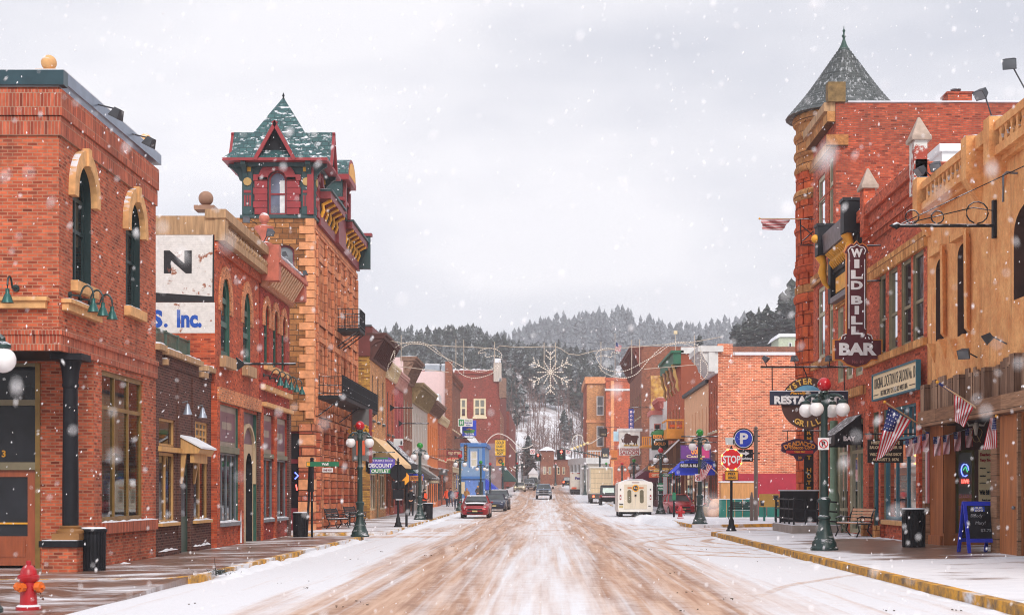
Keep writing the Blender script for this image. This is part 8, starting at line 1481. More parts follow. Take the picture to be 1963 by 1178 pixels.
TR = [[(757, 668), (772, 660), (800, 657), (825, 664), (850, 684), (872, 706)], [(770, 668), (790, 660), (815, 663), (840, 680), (870, 695), (890, 706), (905, 712), (925, 714), (948, 706), (960, 690), (961, 680), (952, 672), (938, 669), (922, 673), (917, 679), (931, 677), (932, 686), (948, 683), (960, 686)], [(872, 706), (885, 719), (905, 726), (925, 724), (945, 716), (957, 702)], [(757, 672), (755, 690), (745, 700), (744, 718), (756, 728), (757, 690)], [(748, 692), (755, 674)]]
for side, lab in ((0, 'wire horn decoration outlined in bulbs, hung from the west roofs'), (1, 'wire horn decoration outlined in bulbs, hung from the white cornice side')):
    t = thing('light_decoration', lab, 'light decoration', g(850 if not side else 1260, 700), 'wire light decorations over the street')
    for ln in TR: q = smooth([g((2100-a+(4 if a > 850 else 0)) if side else a, b-2) for a, b in ln]); rope_light(t, q, max(8, int(len(ln)*4.2)), .014, .037)
    mb = MB()
    for a, b, c in ((769, 642, 700), (874, 650, 702), (889, 651, 716), (948, 655, 712)): a = 2100-a if side else a; mb.tube([g(a, b), g(a, c)], .022, WIRE, 5)
    mb.build('hanger', t)
t = thing('light_decoration', 'wire snowflake outlined in bulbs at the middle of the street', 'light decoration', g(1055, 712), 'wire light decorations over the street'); cx, cz = 1055, 713
for k in range(6):
    a = math.pi/2+k*math.pi/3; p = lambda r, o=0: g(cx+r*math.cos(a)-o*math.sin(a), cz-r*math.sin(a)-o*math.cos(a)); rope_light(t, [p(0), p(40)], 9, .02, .05)
    for r in (24, 34):
        for s in (-1, 1): rope_light(t, [p(r), p(r+9, s*9)], 3, .016, .05)
    a += math.pi/6; rope_light(t, [p(2), p(26)], 5, .016, .05)
mb = MB()
for a in (1043, 1065): mb.tube([g(a, 656), g(a, 706)], .022, WIRE, 5)
mb.build('hanger', t)
t = thing('overhead_wire', 'pale overhead wires strung across the street with the light decorations', 'wire', g(1050, 665)); mb = MB(); mb.tube([g(*p) for p in ((735, 650), (769, 657), (872, 664), (889, 664), (952, 668), (958, 662), (985, 665), (1010, 665), (1043, 664), (1065, 664), (1075, 668), (1090, 678), (1110, 680), (1140, 672), (1212, 665), (1225, 664), (1330, 655), (1385, 645))], .022, WIRE, 5); mb.build('span_wire', t); mb = MB(); mb.tube([g(765, 702), g(860, 713)], .02, WIRE, 4); mb.tube([g(1235, 707), g(1340, 698)], .02, WIRE, 4); mb.build('tie_wire', t)
t = thing('garland', 'arched string of tiny lights far down the street by the yellow sign', 'garland', Q(960, 850, 205)); rope_light(t, smooth([Q(a, b, 205) for a, b in ((931, 852), (938, 840), (952, 831), (966, 833), (980, 842), (992, 854), (1006, 859), (1022, 852))]), 46, .03, .09); t = thing('garland', 'small looped string of lights above the white bank', 'garland', Q(1110, 835, 205)); rope_light(t, smooth([Q(a, b, 205) for a, b in ((1098, 850), (1098, 840), (1106, 833), (1116, 836), (1118, 846), (1130, 850), (1150, 838), (1168, 828))]), 40, .03, .09)
mb = MB(); mb.tube([Q(985, 660, 210), Q(1179, 655, 210), Q(1400, 640, 210)], .02, IRON, 4); single(mb, 'utility_cable', 'thin dark cable high across the far street before the hills', 'cable')
for a, b, Y, lab in (((739, 781), (792, 781), 104, 'bare iron sign bar over the pink and orange fronts'), ((745, 811), (822, 811), 110, 'longer bare iron sign bar on the pink painted front'), ((862, 838), (912, 838), 178, 'far iron sign bar under the blue picture sign')): bar_arm((-10.29, Y, ZP(a[1], Y)), (XP(b[0], Y), Y, ZP(a[1], Y)), lab)
mb = MB(); mb.tube([Q(1306, 836, 96.2), Q(1378, 836, 96.2)], .05, IRON, 6); mb.tube([Q(1378, 836, 96.2), (10.6, 97, ZP(836, 97))], .05, IRON, 6); single(mb, 'sign_rail', 'dark iron rail carrying the purple sign at the salmon brick corner', 'bracket')
# traffic signals
def signal(mx0, my, Yp, px, py, label, tail):
    t = thing('traffic_light', label, 'traffic light', (mx0, Yp, sz(mx0, Yp))); z = sz(mx0, Yp); mb = MB(); mb.tube([(mx0, Yp, z), (mx0, Yp, ZP(my, Yp)), (mx0+(XP(px, Yp)-mx0)*.1, Yp, ZP(my-2, Yp)), (XP(tail, Yp), Yp, ZP(py-14, Yp))], [.14, .12, .1, .06], DKGREEN, 8); mb.build('mast', t)
    x, zz = XP(px, Yp), ZP(py, Yp); mb = MB(); mb.box(x-.28, x+.28, Yp-.3, Yp, zz-.55, zz+.6, BLACK); mb.box(x-.55, x+.55, Yp+.001, Yp+.03, zz-.6, zz+.65, BLACK); h = mb.build('signal_head', t)
    for k, m in enumerate((emit('red_signal', (1, .06, .04), 6, (.5, .02, .02)), mat('amber_lens', (.12, .07, .01), .3), mat('green_lens', (.01, .08, .03), .3))): MB().disc((x, Yp-.301, zz+.38-.38*k), .15, (0, -1, 0), .04, m, 14).build('lens', h)
    return t
signal(-4.7, 868, 255, 1031.5, 876, 'red traffic light on a long arm reaching from the west pavement', 1020); signal(7.0, 874, 200, 1076, 871, 'red traffic light on a long arm reaching in front of the white bank', 1072)
for px, lab in ((1021, 'small no-turn plate beside the west traffic light'), (1089, 'small no-turn plate on the bank side signal arm')): noparking(XP(px, 205), 205, ZP(865, 205), .75, lab)
mb = MB(); x, z = XP(1295, 140), ZP(640, 140); mb.tube([(x, 140, z-6), (x, 140, z)], .03, WIRE, 5); mb.box(x-.16, x+.16, 139.9, 140.1, z, z+.3, CREAM); single(mb, 'roof_antenna', 'thin roof mast with a small golden box against the hills', 'antenna')
# ================================================================ vehicles (local: x right, y forward, z up)
TYRE = mat('tyre_rubber', (.018, .018, .02), .85, 0, .3, 6); RIM = mat('alloy_rim', S(150, 152, 158), .35, .6, .2); CHR = mat('chrome_trim', S(170, 172, 178), .25, .8, .1)
HEADL = mat('headlight_glass', S(196, 200, 200), .1, .1, .05); TAILR = mat('tail_lens', S(150, 16, 20), .25, 0, .1); TAILON = emit('lit_tail_light', (1, .08, .03), 5, (.5, .03, .02)); AMBL = mat('amber_reflector', S(220, 120, 30), .4); PLATE = mat('number_plate', S(200, 180, 120), .5, 0, .2)
CARGL = glass('car_glass', (.03, .036, .04), .06, .02)
class Veh:
    def __init__(s, name, label, cat, x, y, ang, group=None):
        s.M = Matrix.Translation((x, y, gz(x, y)+.01)) @ Matrix.Rotation(math.radians(ang), 4, 'Z'); s.t = thing(name, label, cat, (x, y, gz(x, y)), group)
    def put(s, mb, name, par=None): return mb.xf(s.M).build(name, par or s.t)
    def wheel(s, x, y, r=.33, w=.22):
        sg = 1 if x > 0 else -1; mb = MB(); prof = [(r*.6, -w/2), (r*.94, -w/2), (r, -w*.35), (r, w*.35), (r*.94, w/2), (r*.6, w/2)]; n = 22
        mb.loft([[(x+o, y+rr*math.cos(2*math.pi*k/n), r+rr*math.sin(2*math.pi*k/n)) for k in range(n)] for rr, o in prof], TYRE, True, True); t = s.put(mb, 'wheel'); mb = MB(); mb.disc((x+sg*w*.42, y, r), r*.62, (sg, 0, 0), w*.1, RIM, 18); s.put(mb, 'rim', t)
        return t
def ringbody(mb, st, m):
    """st: (y, half width, z bottom, z shoulder, z top, half width at top)"""
    mb.loft([[(-w*.9, y, z0), (-w, y, z0+.12), (-w, y, zs), (-wt, y, zt), (0, y, zt+.02), (wt, y, zt), (w, y, zs), (w, y, z0+.12), (w*.9, y, z0)] for y, w, z0, zs, zt, wt in st], m)
def car(name, label, cat, x, y, ang, paint, L=4.8, W=1.84, H=1.45, hood=.92, belt=.94, cab=(.9, -1.75), suv=False, snowy=None, group=None, lit=False, cabr=(.25, -1.1)):
    v = Veh(name, label, cat, x, y, ang, group); w = W/2; h = L/2; b = MB()
    st = [(h, w*.72, .36, .5, .6, w*.6), (h-.06, w*.86, .24, .58, .68, w*.72), (h-.3, w*.96, .2, .68, hood-.14, w*.8), (h-.7, w, .2, .78, hood-.05, w*.86), (cab[0], w, .2, .86, hood+.04, w*.88), (0, w, .2, .88, belt, w*.92), (cab[1], w, .2, .88, belt+.02, w*.9)]
    st += [(-h+.25, w*.98, .22, .88, belt+(.04 if not suv else .02), w*.86), (-h+.05, w*.9, .26, .8, belt-.02, w*.8), (-h, w*.78, .36, .7, belt-.2, w*.7)]
    ringbody(b, st, paint); v.put(b, 'body'); b = MB()
    r0, r1 = cabr; wt = w*.7; wb = w*.9
    b.loft([[(-wb, cab[0], belt-.02), (wb, cab[0], belt-.02), (wb, cab[1], belt-.02), (-wb, cab[1], belt-.02)], [(-wt, r0, H-.05), (wt, r0, H-.05), (wt, r1, H-.05), (-wt, r1, H-.05)]], CARGL, False); g = v.put(b, 'windows'); b = MB()
    b.loft([[(-wt-.02, r0+.06, H-.06), (wt+.02, r0+.06, H-.06), (wt+.02, r1-.06, H-.06), (-wt-.02, r1-.06, H-.06)], [(-wt*.86, r0-.1, H), (wt*.86, r0-.1, H), (wt*.86, r1+.1, H), (-wt*.86, r1+.1, H)]], snowy or paint, True)
    for sx in (-1, 1):
        for (ya, yb) in ((cab[0], r0), (cab[1], r1), ((cab[0]+cab[1])/2-.1, (r0+r1)/2)): b.tube([(sx*wb, ya, belt-.03), (sx*wt, yb, H-.05)], .045, paint, 5)
    v.put(b, 'roof')
    for sx in (-1, 1):
        for yy in (h-.85, -h+.85): v.wheel(sx*(w-.1), yy, .33 if not suv else .36)
        b = MB(); b.hexa([(sx*w*.5, h-.14, .6), (sx*w*.86, h-.3, .6), (sx*w*.88, h-.42, .62), (sx*w*.5, h-.24, .62), (sx*w*.52, h-.2, .72), (sx*w*.82, h-.36, .74), (sx*w*.86, h-.5, .75), (sx*w*.5, h-.3, .73)], HEADL if not lit else emit('warm_headlight', (1, .75, .3), 6, (.6, .5, .3))); b.disc((sx*w*.68, h-.13, .66), .09, (0, 1, 0), .05, HEADL if not lit else emit('warm_headlight', (0, 0, 0), 1), 12); v.put(b, 'headlight')
        b = MB(); b.box(min(sx*w*.6, sx*w*.88), max(sx*w*.6, sx*w*.88), -h+.0, -h+.16, .68, .84, TAILR); v.put(b, 'tail_light')
        b = MB(); b.ball((sx*(w+.1), cab[0]-.25, belt+.06), .1, paint, 8, .7); v.put(b, 'mirror')
    b = MB(); b.box(-w*.5, w*.5, h-.06, h+.005, .5, .6, BLACK); b.box(-w*.55, w*.55, h-.04, h+.015, .3, .4, BLACK); v.put(b, 'grille'); b = MB(); b.box(-.16, .16, h+.006, h+.02, .4, .49, PLATE); b.box(-.16, .16, -h-.02, -h+.0, .5, .6, PLATE); v.put(b, 'number_plate')
    if snowy:
        b = MB(); ringbody(b, [(h-.35, w*.6, hood-.13, hood-.12, hood-.1, w*.5), (h-.7, w*.72, hood-.05, hood-.03, hood-.015, w*.6), (cab[0]+.1, w*.74, hood+.03, hood+.05, hood+.07, w*.66)], WHITE_SNOW); v.put(b, 'hood_snow')
    return v
REDP = mat('maroon_car_paint', S(140, 24, 34), .25, .2, .08); BLUP = mat('navy_car_paint', S(34, 42, 66), .25, .3, .1); GRYP = mat('steel_blue_paint', S(84, 100, 124), .28, .35, .1); BLKP = mat('black_car_paint', S(26, 27, 32), .25, .3, .1); SNOWYW = mat('thin_roof_snow', (.7, .71, .74), .8, 0, .1, 4)
car('parked_car', 'red sedan with a snowy roof and hood parked at the west kerb, facing us', 'car', -4.45, 101.4, 180, REDP, snowy=SNOWYW, cabr=(.2, -1.05), group='cars parked at the kerb')
car('parked_car', 'dark navy sedan parked behind the red sedan', 'car', -4.15, 130, 180, BLUP, snowy=None, group='cars parked at the kerb')
car('parked_car', 'dark grey tall wagon with a snowy roof behind the navy sedan', 'car', -4.1, 139, 180, mat('graphite_paint', S(56, 60, 70), .3, .3, .1), L=4.9, W=1.95, H=1.78, hood=1.05, belt=1.08, cab=(.95, -2.2), suv=True, snowy=SNOWYW, group='cars parked at the kerb', cabr=(.35, -2.0))
car('parked_car', 'pale car with warm glowing headlights far down the west side', 'car', -3.95, 243, 180, mat('beige_car_paint', S(176, 168, 150), .3, .2), lit=True, group='cars parked at the kerb')
car('parked_car', 'bright red hatchback on the east pavement behind the hydrant', 'car', 9.05, 107.5, 188, mat('scarlet_car_paint', S(180, 20, 40), .25, .2, .08), L=4.2, W=1.75, group='cars parked at the kerb')
v = car('moving_car', 'dark wagon with lit red tail lights driving away beside the delivery truck', 'car', 4.3, 300, 0, BLKP, L=4.9, W=1.95, H=1.78, hood=1.05, belt=1.08, cab=(.95, -2.2), suv=True, cabr=(.35, -2.0))
for sx in (-1, 1): b = MB(); b.box(sx*.78-.14, sx*.78+.14, -2.5, -2.44, .7, .95, TAILON); v.put(b, 'brake_light')
def pickup(label, x, y, ang, paint, group):
    v = Veh('pickup_truck', label, 'pickup', x, y, ang, group); w, h = .98, 2.9; b = MB()
    ringbody(b, [(h, w*.9, .5, .95, 1.1, w*.8), (h-.15, w*.97, .42, 1.0, 1.18, w*.84), (1.3, w, .42, 1.1, 1.25, w*.88), (.9, w, .42, 1.15, 1.27, w*.9), (-.9, w, .42, 1.15, 1.27, w*.92), (-1.0, w, .45, 1.15, 1.28, w*.96), (-h, w*.97, .5, 1.1, 1.26, w*.94)], paint); v.put(b, 'body')
    b = MB(); b.loft([[(-w*.9, 1.25, 1.22), (w*.9, 1.25, 1.22), (w*.9, -.95, 1.22), (-w*.9, -.95, 1.22)], [(-w*.7, .55, 1.84), (w*.7, .55, 1.84), (w*.7, -.75, 1.84), (-w*.7, -.75, 1.84)]], CARGL, False); v.put(b, 'windows'); b = MB(); b.loft([[(-w*.73, .6, 1.83), (w*.73, .6, 1.83), (w*.73, -.8, 1.83), (-w*.73, -.8, 1.83)], [(-w*.6, .4, 1.9), (w*.6, .4, 1.9), (w*.6, -.65, 1.9), (-w*.6, -.65, 1.9)]], mat('snow_dusted_roof', S(150, 156, 168), .5, .1, .2, 4))
    for sx in (-1, 1):
        for a, c in ((1.25, .55), (-.95, -.75), (.1, .0)): b.tube([(sx*w*.9, a, 1.22), (sx*w*.71, c, 1.84)], .05, paint, 5)
    v.put(b, 'roof')
    for sx in (-1, 1):
        for yy in (1.85, -1.85): v.wheel(sx*(w-.12), yy, .39, .27)
        b = MB(); b.box(min(sx*.6, sx*.9), max(sx*.6, sx*.9), h-.1, h+.01, .88, 1.06, HEADL); v.put(b, 'headlight'); b = MB(); b.box(min(sx*1.0, sx*1.24), max(sx*1.0, sx*1.24), .85, .95, 1.25, 1.5, BLACK); v.put(b, 'mirror'); b = MB(); b.box(min(sx*.8, sx*.95), max(sx*.8, sx*.95), -h-.01, -h+.1, .8, 1.1, TAILR); v.put(b, 'tail_light')
    b = MB(); b.box(-.56, .56, h-.05, h+.03, .78, 1.12, BLACK); b.box(-.58, .58, h+.031, h+.05, .92, .98, CHR); b.box(-.04, .04, h+.031, h+.05, .8, 1.1, CHR); v.put(b, 'grille'); b = MB(); b.box(-.98, .98, h-.02, h+.16, .5, .74, CHR); b.box(-.6, .6, h+.161, h+.18, .54, .66, BLACK); v.put(b, 'bumper'); return v
pickup('steel blue pickup truck driving toward us in the middle of the road', -.16, 196, 180, GRYP, 'pickup trucks'); pickup('silver grey pickup parked facing us on the west side, behind the moving one', -2.6, 251, 180, mat('silver_paint', S(120, 126, 136), .3, .4, .1), 'pickup trucks')
car('parked_car', 'greenish tall car just behind the silver grey pickup', 'car', -2.0, 262, 180, mat('sage_car_paint', S(96, 110, 104), .3, .3), H=2.0, hood=1.2, belt=1.2, cab=(1.2, -2.2), suv=True, group='cars parked at the kerb', cabr=(.5, -2.1))
# cream delivery van seen from behind
v = Veh('delivery_van', 'cream white boxy van seen from behind, round emblem over two oval rear windows', 'van', 5.85, 101.3, 0); CRV = mat('cream_van_paint', S(232, 228, 220), .4, 0, .07, 1.2); CRD = mat('cream_door_paint', S(216, 204, 182), .45, 0, .1, 1.2, streak=True); w = 1.13
b = MB(); sec = [(-w, .32), (w, .32), (w*1.0, .6), (w*1.0, 2.02), (w*.985, 2.16), (w*.93, 2.25), (w*.4, 2.36), (-w*.4, 2.36), (-w*.93, 2.25), (-w*.985, 2.16), (-w, 2.02), (-w, .6)]
b.loft([[(x, y, z) for x, z in sec] for y in (-.02, 4.2)], CRV, False); b.loft([[(x*.9, y, min(z, zc)) for x, z in sec] for y, zc in ((4.201, 1.8), (4.9, 1.2), (5.3, 1.0))], CRV, False); v.put(b, 'body'); b = MB(); b.loft([[(x*.99, y, z) for x, z in ((-w*.8, 2.27), (-w*.4, 2.38), (w*.4, 2.38), (w*.8, 2.27), (w*.4, 2.44), (-w*.4, 2.44))] for y in (0, 4.2)], WHITE_SNOW, False); v.put(b, 'roof_snow')
for sx in (-1, 1):
    b = MB(); x0, x1 = sorted((sx*.012, sx*.74)); b.box(x0, x1, -.06, -.021, .52, 2.1, CRD); d = v.put(b, 'rear_door'); b = MB(); cx = sx*.4; b.prism([(cx+.13*math.cos(a), -.075, (1.62 if math.sin(a) > 0 else 1.02)+.13*math.sin(a)) for a in [2*math.pi*k/20 for k in range(20)]], (0, .012, 0), mat('smoky_van_glass', S(112, 106, 86), .15)); v.put(b, 'door_window', d)
    for yy in (.7, 3.9): v.wheel(sx*(w-.2), yy, .34, .26)
    b = MB(); b.box(sx*.97-.05, sx*.97+.05, -.05, -.021, 1.12, 1.42, TAILR); b.box(sx*.97-.03, sx*.97+.03, -.06, -.051, 1.2, 1.32, SIGNW); v.put(b, 'tail_light'); b = MB(); b.box(sx*.97-.04, sx*.97+.04, -.05, -.021, 1.72, 1.82, DGREY); v.put(b, 'marker_lamp')
b = MB(); b.box(-.06, .06, -.1, -.061, 1.33, 1.45, BLACK); v.put(b, 'door_handle'); b = MB(); b.box(-1.1, 1.1, -.12, -.02, .34, .5, CRV); v.put(b, 'bumper'); b = MB(); b.box(-1.05, -.8, -.05, -.021, .6, .74, PLATE); v.put(b, 'number_plate'); b = MB(); b.box(-1.05, -.8, -.05, -.021, .8, .86, DGREY); b.box(.82, .98, -.05, -.021, .68, .73, DGREY); b.box(-.24, .24, -.04, -.021, 2.2, 2.24, MAROON); v.put(b, 'badge')
b = MB(); b.disc((0, -.066, 1.86), .23, (0, -1, 0), .012, GOLD, 20); b.disc((0, -.08, 1.86), .16, (0, -1, 0), .008, NAVY, 18); b.box(-.52, -.235, -.08, -.066, 1.83, 1.93, mat('tan_ribbon', S(196, 120, 70), .6)); b.box(.235, .52, -.08, -.066, 1.83, 1.93, mat('tan_ribbon', (0, 0, 0))); b.ball((-.06, -.09, 1.87), .06, CREAM, 8); b.ball((.07, -.09, 1.85), .06, GOLD, 8); v.put(b, 'emblem'); b = MB(); b.box(-.8, .8, .1, .4, .18, .32, BLACK); b.box(-.3, .3, .5, 1.0, .16, .34, BLACK); v.put(b, 'underbody')
# box truck
v = Veh('box_truck', 'large dirty cream box truck parked behind the small utility buggy', 'truck', 6.2, 173, 0); b = MB(); DC = mat('dirty_cream_box', S(206, 184, 150), .6, 0, .16, 1.5, streak=True); b.box(-1.3, 1.3, 0, 7, 1.05, 3.95, CRV); v.put(b, 'cargo_box'); b = MB(); b.box(-1.12, 1.12, -.05, -.001, 1.15, 3.8, DC)
for z in (1.7, 2.2, 2.75, 3.3): b.box(-1.12, 1.12, -.056, -.051, z, z+.02, DGREY)
v.put(b, 'roll_door'); b = MB()
for q in ((-1.3, -1.13, 1.05, 3.95), (1.13, 1.3, 1.05, 3.95), (-1.13, 1.13, 3.81, 3.95)): b.box(q[0], q[1], -.09, -.002, q[2], q[3], mat('worn_frame', S(186, 176, 156), .6, 0, .2))
v.put(b, 'rear_frame'); b = MB(); b.box(-1.28, 1.28, -.12, 6.5, .5, 1.04, mat('dark_chassis', S(70, 62, 58), .7)); b.box(-1.1, 1.1, 7.2, 9, .5, 2.7, WHITE); v.put(b, 'chassis'); b = MB(); b.box(-1.25, 1.25, -.02, 6.9, 3.951, 4.02, WHITE_SNOW); v.put(b, 'roof_snow')
for sx in (-1, 1):
    for yy in (1.2, 7.9): v.wheel(sx*1.05, yy, .48, .3)
    b = MB(); b.disc((sx*.85, -.125, .78), .12, (0, -1, 0), .03, TAILON, 14); v.put(b, 'tail_light')
v = Veh('utility_buggy', 'small black and red utility buggy with a square rear window parked by the cream truck', 'buggy', 6.6, 163, 0); b = MB(); ringbody(b, [(0, .84, .45, .9, 1.05, .8), (.6, .88, .4, .95, 1.08, .84), (2.4, .88, .4, .95, 1.05, .8), (3.1, .7, .45, .8, .95, .6)], BLKP); v.put(b, 'body'); b = MB(); b.box(-.7, .7, -.06, -.002, .8, 1.0, mat('buggy_red', S(150, 30, 30), .4)); b.box(-.66, .66, -.1, -.061, .86, .94, WHITE_SNOW); v.put(b, 'tailgate'); b = MB(); b.loft([[(-.86, .1, 1.06), (.86, .1, 1.06), (.86, 2.3, 1.06), (-.86, 2.3, 1.06)], [(-.8, .35, 1.95), (.8, .35, 1.95), (.8, 1.8, 1.95), (-.8, 1.8, 1.95)]], BLKP, False); b.loft([[(-.84, .3, 1.951), (.84, .3, 1.951), (.84, 1.9, 1.951), (-.84, 1.9, 1.951)], [(-.7, .45, 2.1), (.7, .45, 2.1), (.7, 1.7, 2.1), (-.7, 1.7, 2.1)]], BLKP, False); c = v.put(b, 'cab'); b = MB(); b.hexa([(-.6, .1, 1.3), (.6, .1, 1.3), (.6, .2, 1.3), (-.6, .2, 1.3), (-.58, .26, 1.8), (.58, .26, 1.8), (.58, .32, 1.8), (-.58, .32, 1.8)], mat('green_tint_glass', S(110, 140, 132), .1)); v.put(b, 'rear_window', c)
for sx in (-1, 1):
    for yy in (.5, 2.5): v.wheel(sx*.78, yy, .36, .28)
    b = MB(); b.box(sx*.76-.09, sx*.76+.09, -.08, -.002, .85, 1.06, TAILR); v.put(b, 'tail_light')
v = Veh('parcel_truck', 'white parcel delivery truck seen from behind with purple and orange lettering', 'truck', 4.85, 222, 0); b = MB(); b.box(-1.28, 1.28, 0, 5.5, .75, 3.1, mat('dusty_white', S(206, 196, 184), .5, 0, .1, 1.2)); v.put(b, 'cargo_box'); b = MB(); b.box(-1.0, 1.0, -.03, -.001, 1.1, 2.85, mat('dusty_white_door', S(214, 206, 194), .5, 0, .1)); d = v.put(b, 'rear_door'); b = MB(); letters(b, 'Fed', (-.2, -.045, 2.32), (1, 0, 0), .42, mat('lettering_purple', S(60, 36, 120), .5), .84, bold=.05); letters(b, 'Ex', (.5, -.045, 2.32), (1, 0, 0), .42, mat('lettering_orange', S(236, 90, 30), .5), .56, bold=.05); v.put(b, 'lettering', d); b = MB(); b.box(-1.25, 1.25, .3, 5.3, .35, .749, DGREY); b.box(-1.1, 1.1, 5.501, 6.6, .5, 2.0, WHITE); v.put(b, 'chassis'); b = MB(); b.box(-1.25, 1.25, .02, 5.4, 3.101, 3.17, WHITE_SNOW); v.put(b, 'roof_snow')
for sx in (-1, 1):
    for yy in (1.2, 5.7): v.wheel(sx*1.02, yy, .42, .3)
    b = MB(); b.box(sx*.75-.35, sx*.75+.35, -.05, -.001, .78, 1.02, mat('orange_lens', S(226, 96, 50), .4)); v.put(b, 'tail_light'); b = MB(); b.box(sx*.95-.1, sx*.95+.1, -.04, -.001, 2.95, 3.05, TAILR); v.put(b, 'marker_lamp')
b = MB(); b.box(-.3, .3, -.04, -.001, 2.95, 3.05, TAILR); v.put(b, 'marker_lamp')
# ================================================================ people
SKIN = mat('skin', S(206, 150, 124), .6, 0, .06); SHOE = mat('shoe_leather', S(36, 30, 28), .6); 
def person(label, x, y, ang, coat, trous, pose='stand', hat=None, hair=None, h=1.76, vest=None):
    z = sz(x, y); t = thing('person', label, 'person', (x, y, z), None); s = h/1.76; M = Matrix.Translation((x, y, z)) @ Matrix.Rotation(math.radians(ang), 4, 'Z') @ Matrix.Scale(s, 4)
    st = {'stand': 0, 'walk': .2}[pose]; V = []; E = []; Rr = []
    def v(p, r, par=None): V.append(p); Rr.append(r if isinstance(r, tuple) else (r, r)); (E.append((par, len(V)-1)) if par is not None else None); return len(V)-1
    pel = v((0, 0, .97), (.165, .125)); sp = v((0, 0, 1.15), (.16, .125), pel); ch = v((0, .01, 1.33), (.19, .135), sp); nb = v((0, 0, 1.47), (.08, .075), ch); nk = v((0, .01, 1.54), (.058, .06), nb); hd = v((0, .025, 1.62), (.078, .092), nk); cr = v((0, .015, 1.7), (.075, .09), hd); v((0, .01, 1.745), (.045, .055), cr); hands = []
    for sx in (-1, 1):
        sh = v((sx*.17, 0, 1.42), .085, ch); ua = v((sx*.225, -.01, 1.27), .068, sh); el = v((sx*.26, -.02+st*sx*.3, 1.12), .058, ua)
        wr = (sx*.1, .22, 1.0) if pose == 'stand' else (sx*.27, .08+st*sx*.7, .9); w_ = v(wr, .04, el); d = (Vector(wr)-Vector(V[el])).normalized(); pm = Vector(wr)+d*.06; v(tuple(pm), (.042, .028), w_); hands.append((Vector(wr), pm, d, sx))
        hip = v((sx*.095, 0, .86), .105, pel); kn = v((sx*.105, .03+st*sx*-.5, .5), .075, hip); an = v((sx*.11, -.01+st*sx*-1.0, .1), .052, kn); v((sx*.125, .14+st*sx*-1.0, .045), (.05, .036), an)
    me = bpy.data.meshes.new('p'); me.from_pydata(V, E, []); ob = bpy.data.objects.new('p', me); COL.objects.link(ob); md = ob.modifiers.new('s', 'SKIN'); sd = ob.modifiers.new('u', 'SUBSURF'); sd.levels = 2; sd.render_levels = 2
    for i, q in enumerate(me.skin_vertices[0].data): q.radius = Rr[i]; q.use_root = i == 0
    dg = bpy.context.evaluated_depsgraph_get(); m2 = bpy.data.meshes.new_from_object(ob.evaluated_get(dg)); vs = [v_.co.copy() for v_ in m2.vertices]; fs = [tuple(p.vertices) for p in m2.polygons]; bpy.data.objects.remove(ob); bpy.data.meshes.remove(me); bpy.data.meshes.remove(m2)
    b = MB(); by = {}
    for f_ in fs:
        c = sum((vs[i] for i in f_), Vector())/len(f_); hd_ = any((c-pm).length < .075 or (c-w_).length < .035 for w_, pm, _, _ in hands)
        m = SKIN if c.z > 1.5 or hd_ else (coat if c.z > .86 else (trous if c.z > .12 else SHOE)); by.setdefault(m, []).append(f_)
    b.ms = list(by); b.v = [tuple(q) for q in vs]
    for i, m in enumerate(b.ms):
        for f_ in by[m]: b.f.append(list(f_)); b.mi.append(i); b.sm.append(True)
    for w_, pm, d, sx in hands:   # four fingers and a thumb, curled
        side = Vector((sx, 0, 0)); side = (side-d*side.dot(d)).normalized(); cu = Vector((-sx*.5, .6, -.6)); cu = (cu-d*cu.dot(d)).normalized()
        for k, l in enumerate((.055, .07, .075, .062)): o = pm+d*.025+side*(.028-.018*k); b.tube([tuple(o), tuple(o+d*l*.55+cu*.008), tuple(o+d*l*.85+cu*.035)], [.0095, .009, .0075], SKIN, 6)
        o = w_+d*.03-side*.03; b.tube([tuple(o), tuple(o-side*.03+d*.03), tuple(o-side*.03+d*.06+cu*.02)], [.011, .01, .008], SKIN, 6)
    for sx in (-1, 1): b.ball((sx*.03, .107, 1.645), .011, SIGNW, 8); b.ball((sx*.03, .116, 1.645), .006, BLACK, 6); b.ball((sx*.083, .02, 1.63), .022, SKIN, 8, 1.5)
    b.loft([[(-.012, .108, 1.65), (.012, .108, 1.65), (0, .1, 1.655)], [(-.02, .112, 1.605), (.02, .112, 1.605), (0, .138, 1.61)]], SKIN); b.box(-.026, .026, .098, .108, 1.572, 1.58, mat('lip', S(150, 80, 76), .6)); b.xf(M).build('body', t)
    b = MB(); b.lathe((0, .0, 1.5), [(.12, 0), (.13, .03), (.1, .05)], coat, 12); b.lathe((0, 0, .8), [(.2, 0), (.195, .1), (.175, .2)], coat, 14); b.xf(M @ Matrix.Diagonal((1, .8, 1, 1))).build('coat_hem', t)
    if vest: b = MB(); b.loft([[(rx*math.cos(a), ry*math.sin(a)+.005, zz) for a in [k*math.pi/8 for k in range(16)]] for zz, rx, ry in ((.93, .205, .165), (1.15, .2, .165), (1.33, .225, .17), (1.45, .17, .12))], vest); b.xf(M).build('vest', t)
    b = MB()
    if hat: b.lathe((0, .01, 1.685), [(.1, 0), (.104, .03), (.095, .075), (.05, .11), (.01, .115)], hat, 14); b.prism([(-.07, .08, 1.69), (.07, .08, 1.69), (.05, .18, 1.68), (-.05, .18, 1.68)], (0, 0, .012), hat); b.xf(M).build('cap', t)
    else: b.loft([[(r*math.cos(a), o+r*1.15*math.sin(a), zz) for a in [k*math.pi/7 for k in range(14)]] for zz, r, o in ((1.6, .082, -.03), (1.68, .092, -.01), (1.74, .08, .0), (1.785, .03, .0))], hair or mat('dark_hair', S(50, 36, 30), .8)); b.xf(M).build('hair', t)
    return t
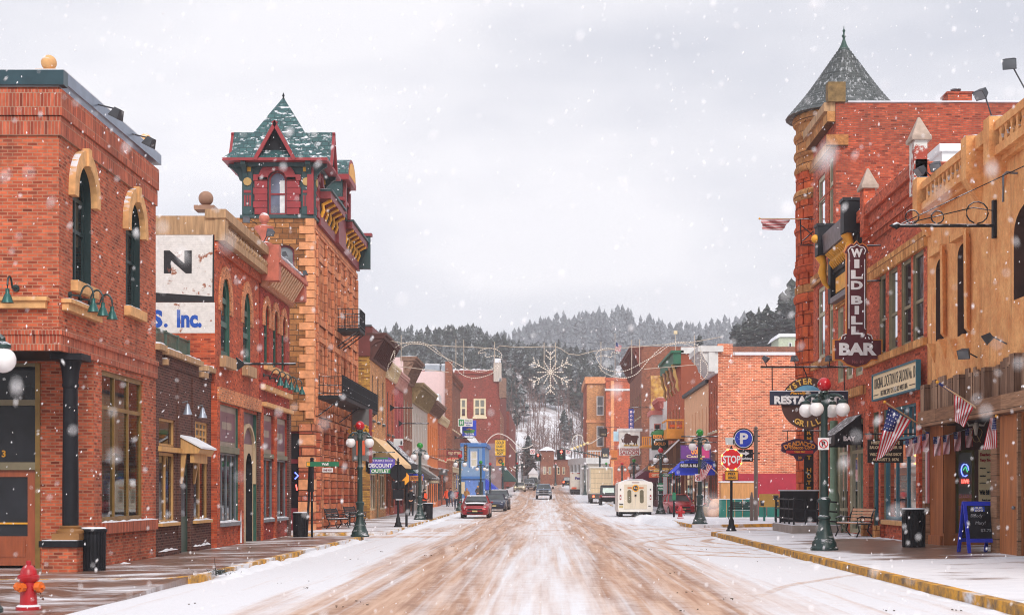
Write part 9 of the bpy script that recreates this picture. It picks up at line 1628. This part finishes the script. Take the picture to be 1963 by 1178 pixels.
BK = mat('black_coat', S(30, 31, 36), .8, 0, .2); JN = mat('dark_jeans', S(44, 50, 70), .85, 0, .2); ORC = mat('hi_vis_orange', S(236, 84, 36), .7, 0, .08); RDC = mat('red_jacket', S(170, 34, 40), .8); TNC = mat('tan_coat', S(160, 116, 66), .85, 0, .15); GYC = mat('grey_coat', S(80, 80, 88), .85)
person('man in black coat and cap standing with hands together beside the green-topped lamp', XP(788, 100), 100, 180, BK, BK, hat=mat('navy_cap', S(40, 50, 74), .8), h=1.8)
person('person in a bright orange vest behind the green-topped lamp and litter bin', XP(814, 106), 106, 250, BK, BK, vest=ORC)
person('person in an orange jacket walking under the striped awning', XP(857, 150), 150, 160, ORC, JN, 'walk')
person('person in a dark coat walking just behind the orange jacket', XP(864, 148), 148, 20, JN, JN, 'walk', hat=BK)
person('person in a red shirt and dark coat beside the red-topped lamp near the red sedan', XP(875, 126), 126, 180, GYC, JN, vest=RDC)
person('person in a tan coat behind the parked red sedan', XP(895, 150), 150, 180, TNC, JN, hair=mat('fair_hair', S(150, 116, 80), .8))
person('person in a dark coat and yellow hat by the blue shop door', XP(916, 176), 176, 180, mat('brown_coat', S(70, 58, 48), .85), JN, hat=YEL)
# ================================================================ air
mb = MB(); mb.box(-700, 700, -80, 1200, -3, 135, None)
t = NT('haze_air'); t.t.nodes.remove(t.b); v = t.n('VolumePrincipled'); v.inputs['Color'].default_value = (.92, .92, .97, 1); v.inputs['Density'].default_value = .00042; v.inputs['Anisotropy'].default_value = .2
t.l(v.outputs[0], t.t.nodes['Material Output'].inputs['Volume']); mb.ms = [t.m]
structure(mb, 'haze', 'stuff')
mb = MB()
FLK = mat('falling_snow', (.9, .9, .93), .8, 0, .02)
def flake(x, y, z, r):
    a = R.uniform(0, 6.28); dx, dz = R.gauss(.35, .5)*r, r*R.uniform(.8, 2.4)
    c, s = math.cos(a)*r, math.sin(a)*r
    mb.add([(x+c, y+s, z), (x-c, y-s, z), (x-s*.7, y+c*.7, z), (x+s*.7, y-c*.7, z), (x+dx, y, z+dz), (x-dx, y, z-dz)], [(0, 2, 4), (2, 1, 4), (1, 3, 4), (3, 0, 4), (2, 0, 5), (1, 2, 5), (3, 1, 5), (0, 3, 5)], FLK)
def air(n, ya, yb, ra, rb, pw):
    for k in range(n):
        y = (ya**pw+(yb**pw-ya**pw)*R.random())**(1/pw)
        flake(R.uniform(-.46, .42)*y, y, EYE+R.uniform(-.085, .34)*y, R.uniform(ra, rb))
air(900, 1.5, 10, .0036, .0064, 2.1); air(1500, 9, 24, .005, .009, 2.2); air(5000, 20, 75, .007, .0125, 1.6)
structure(mb, 'falling_snow', 'stuff')
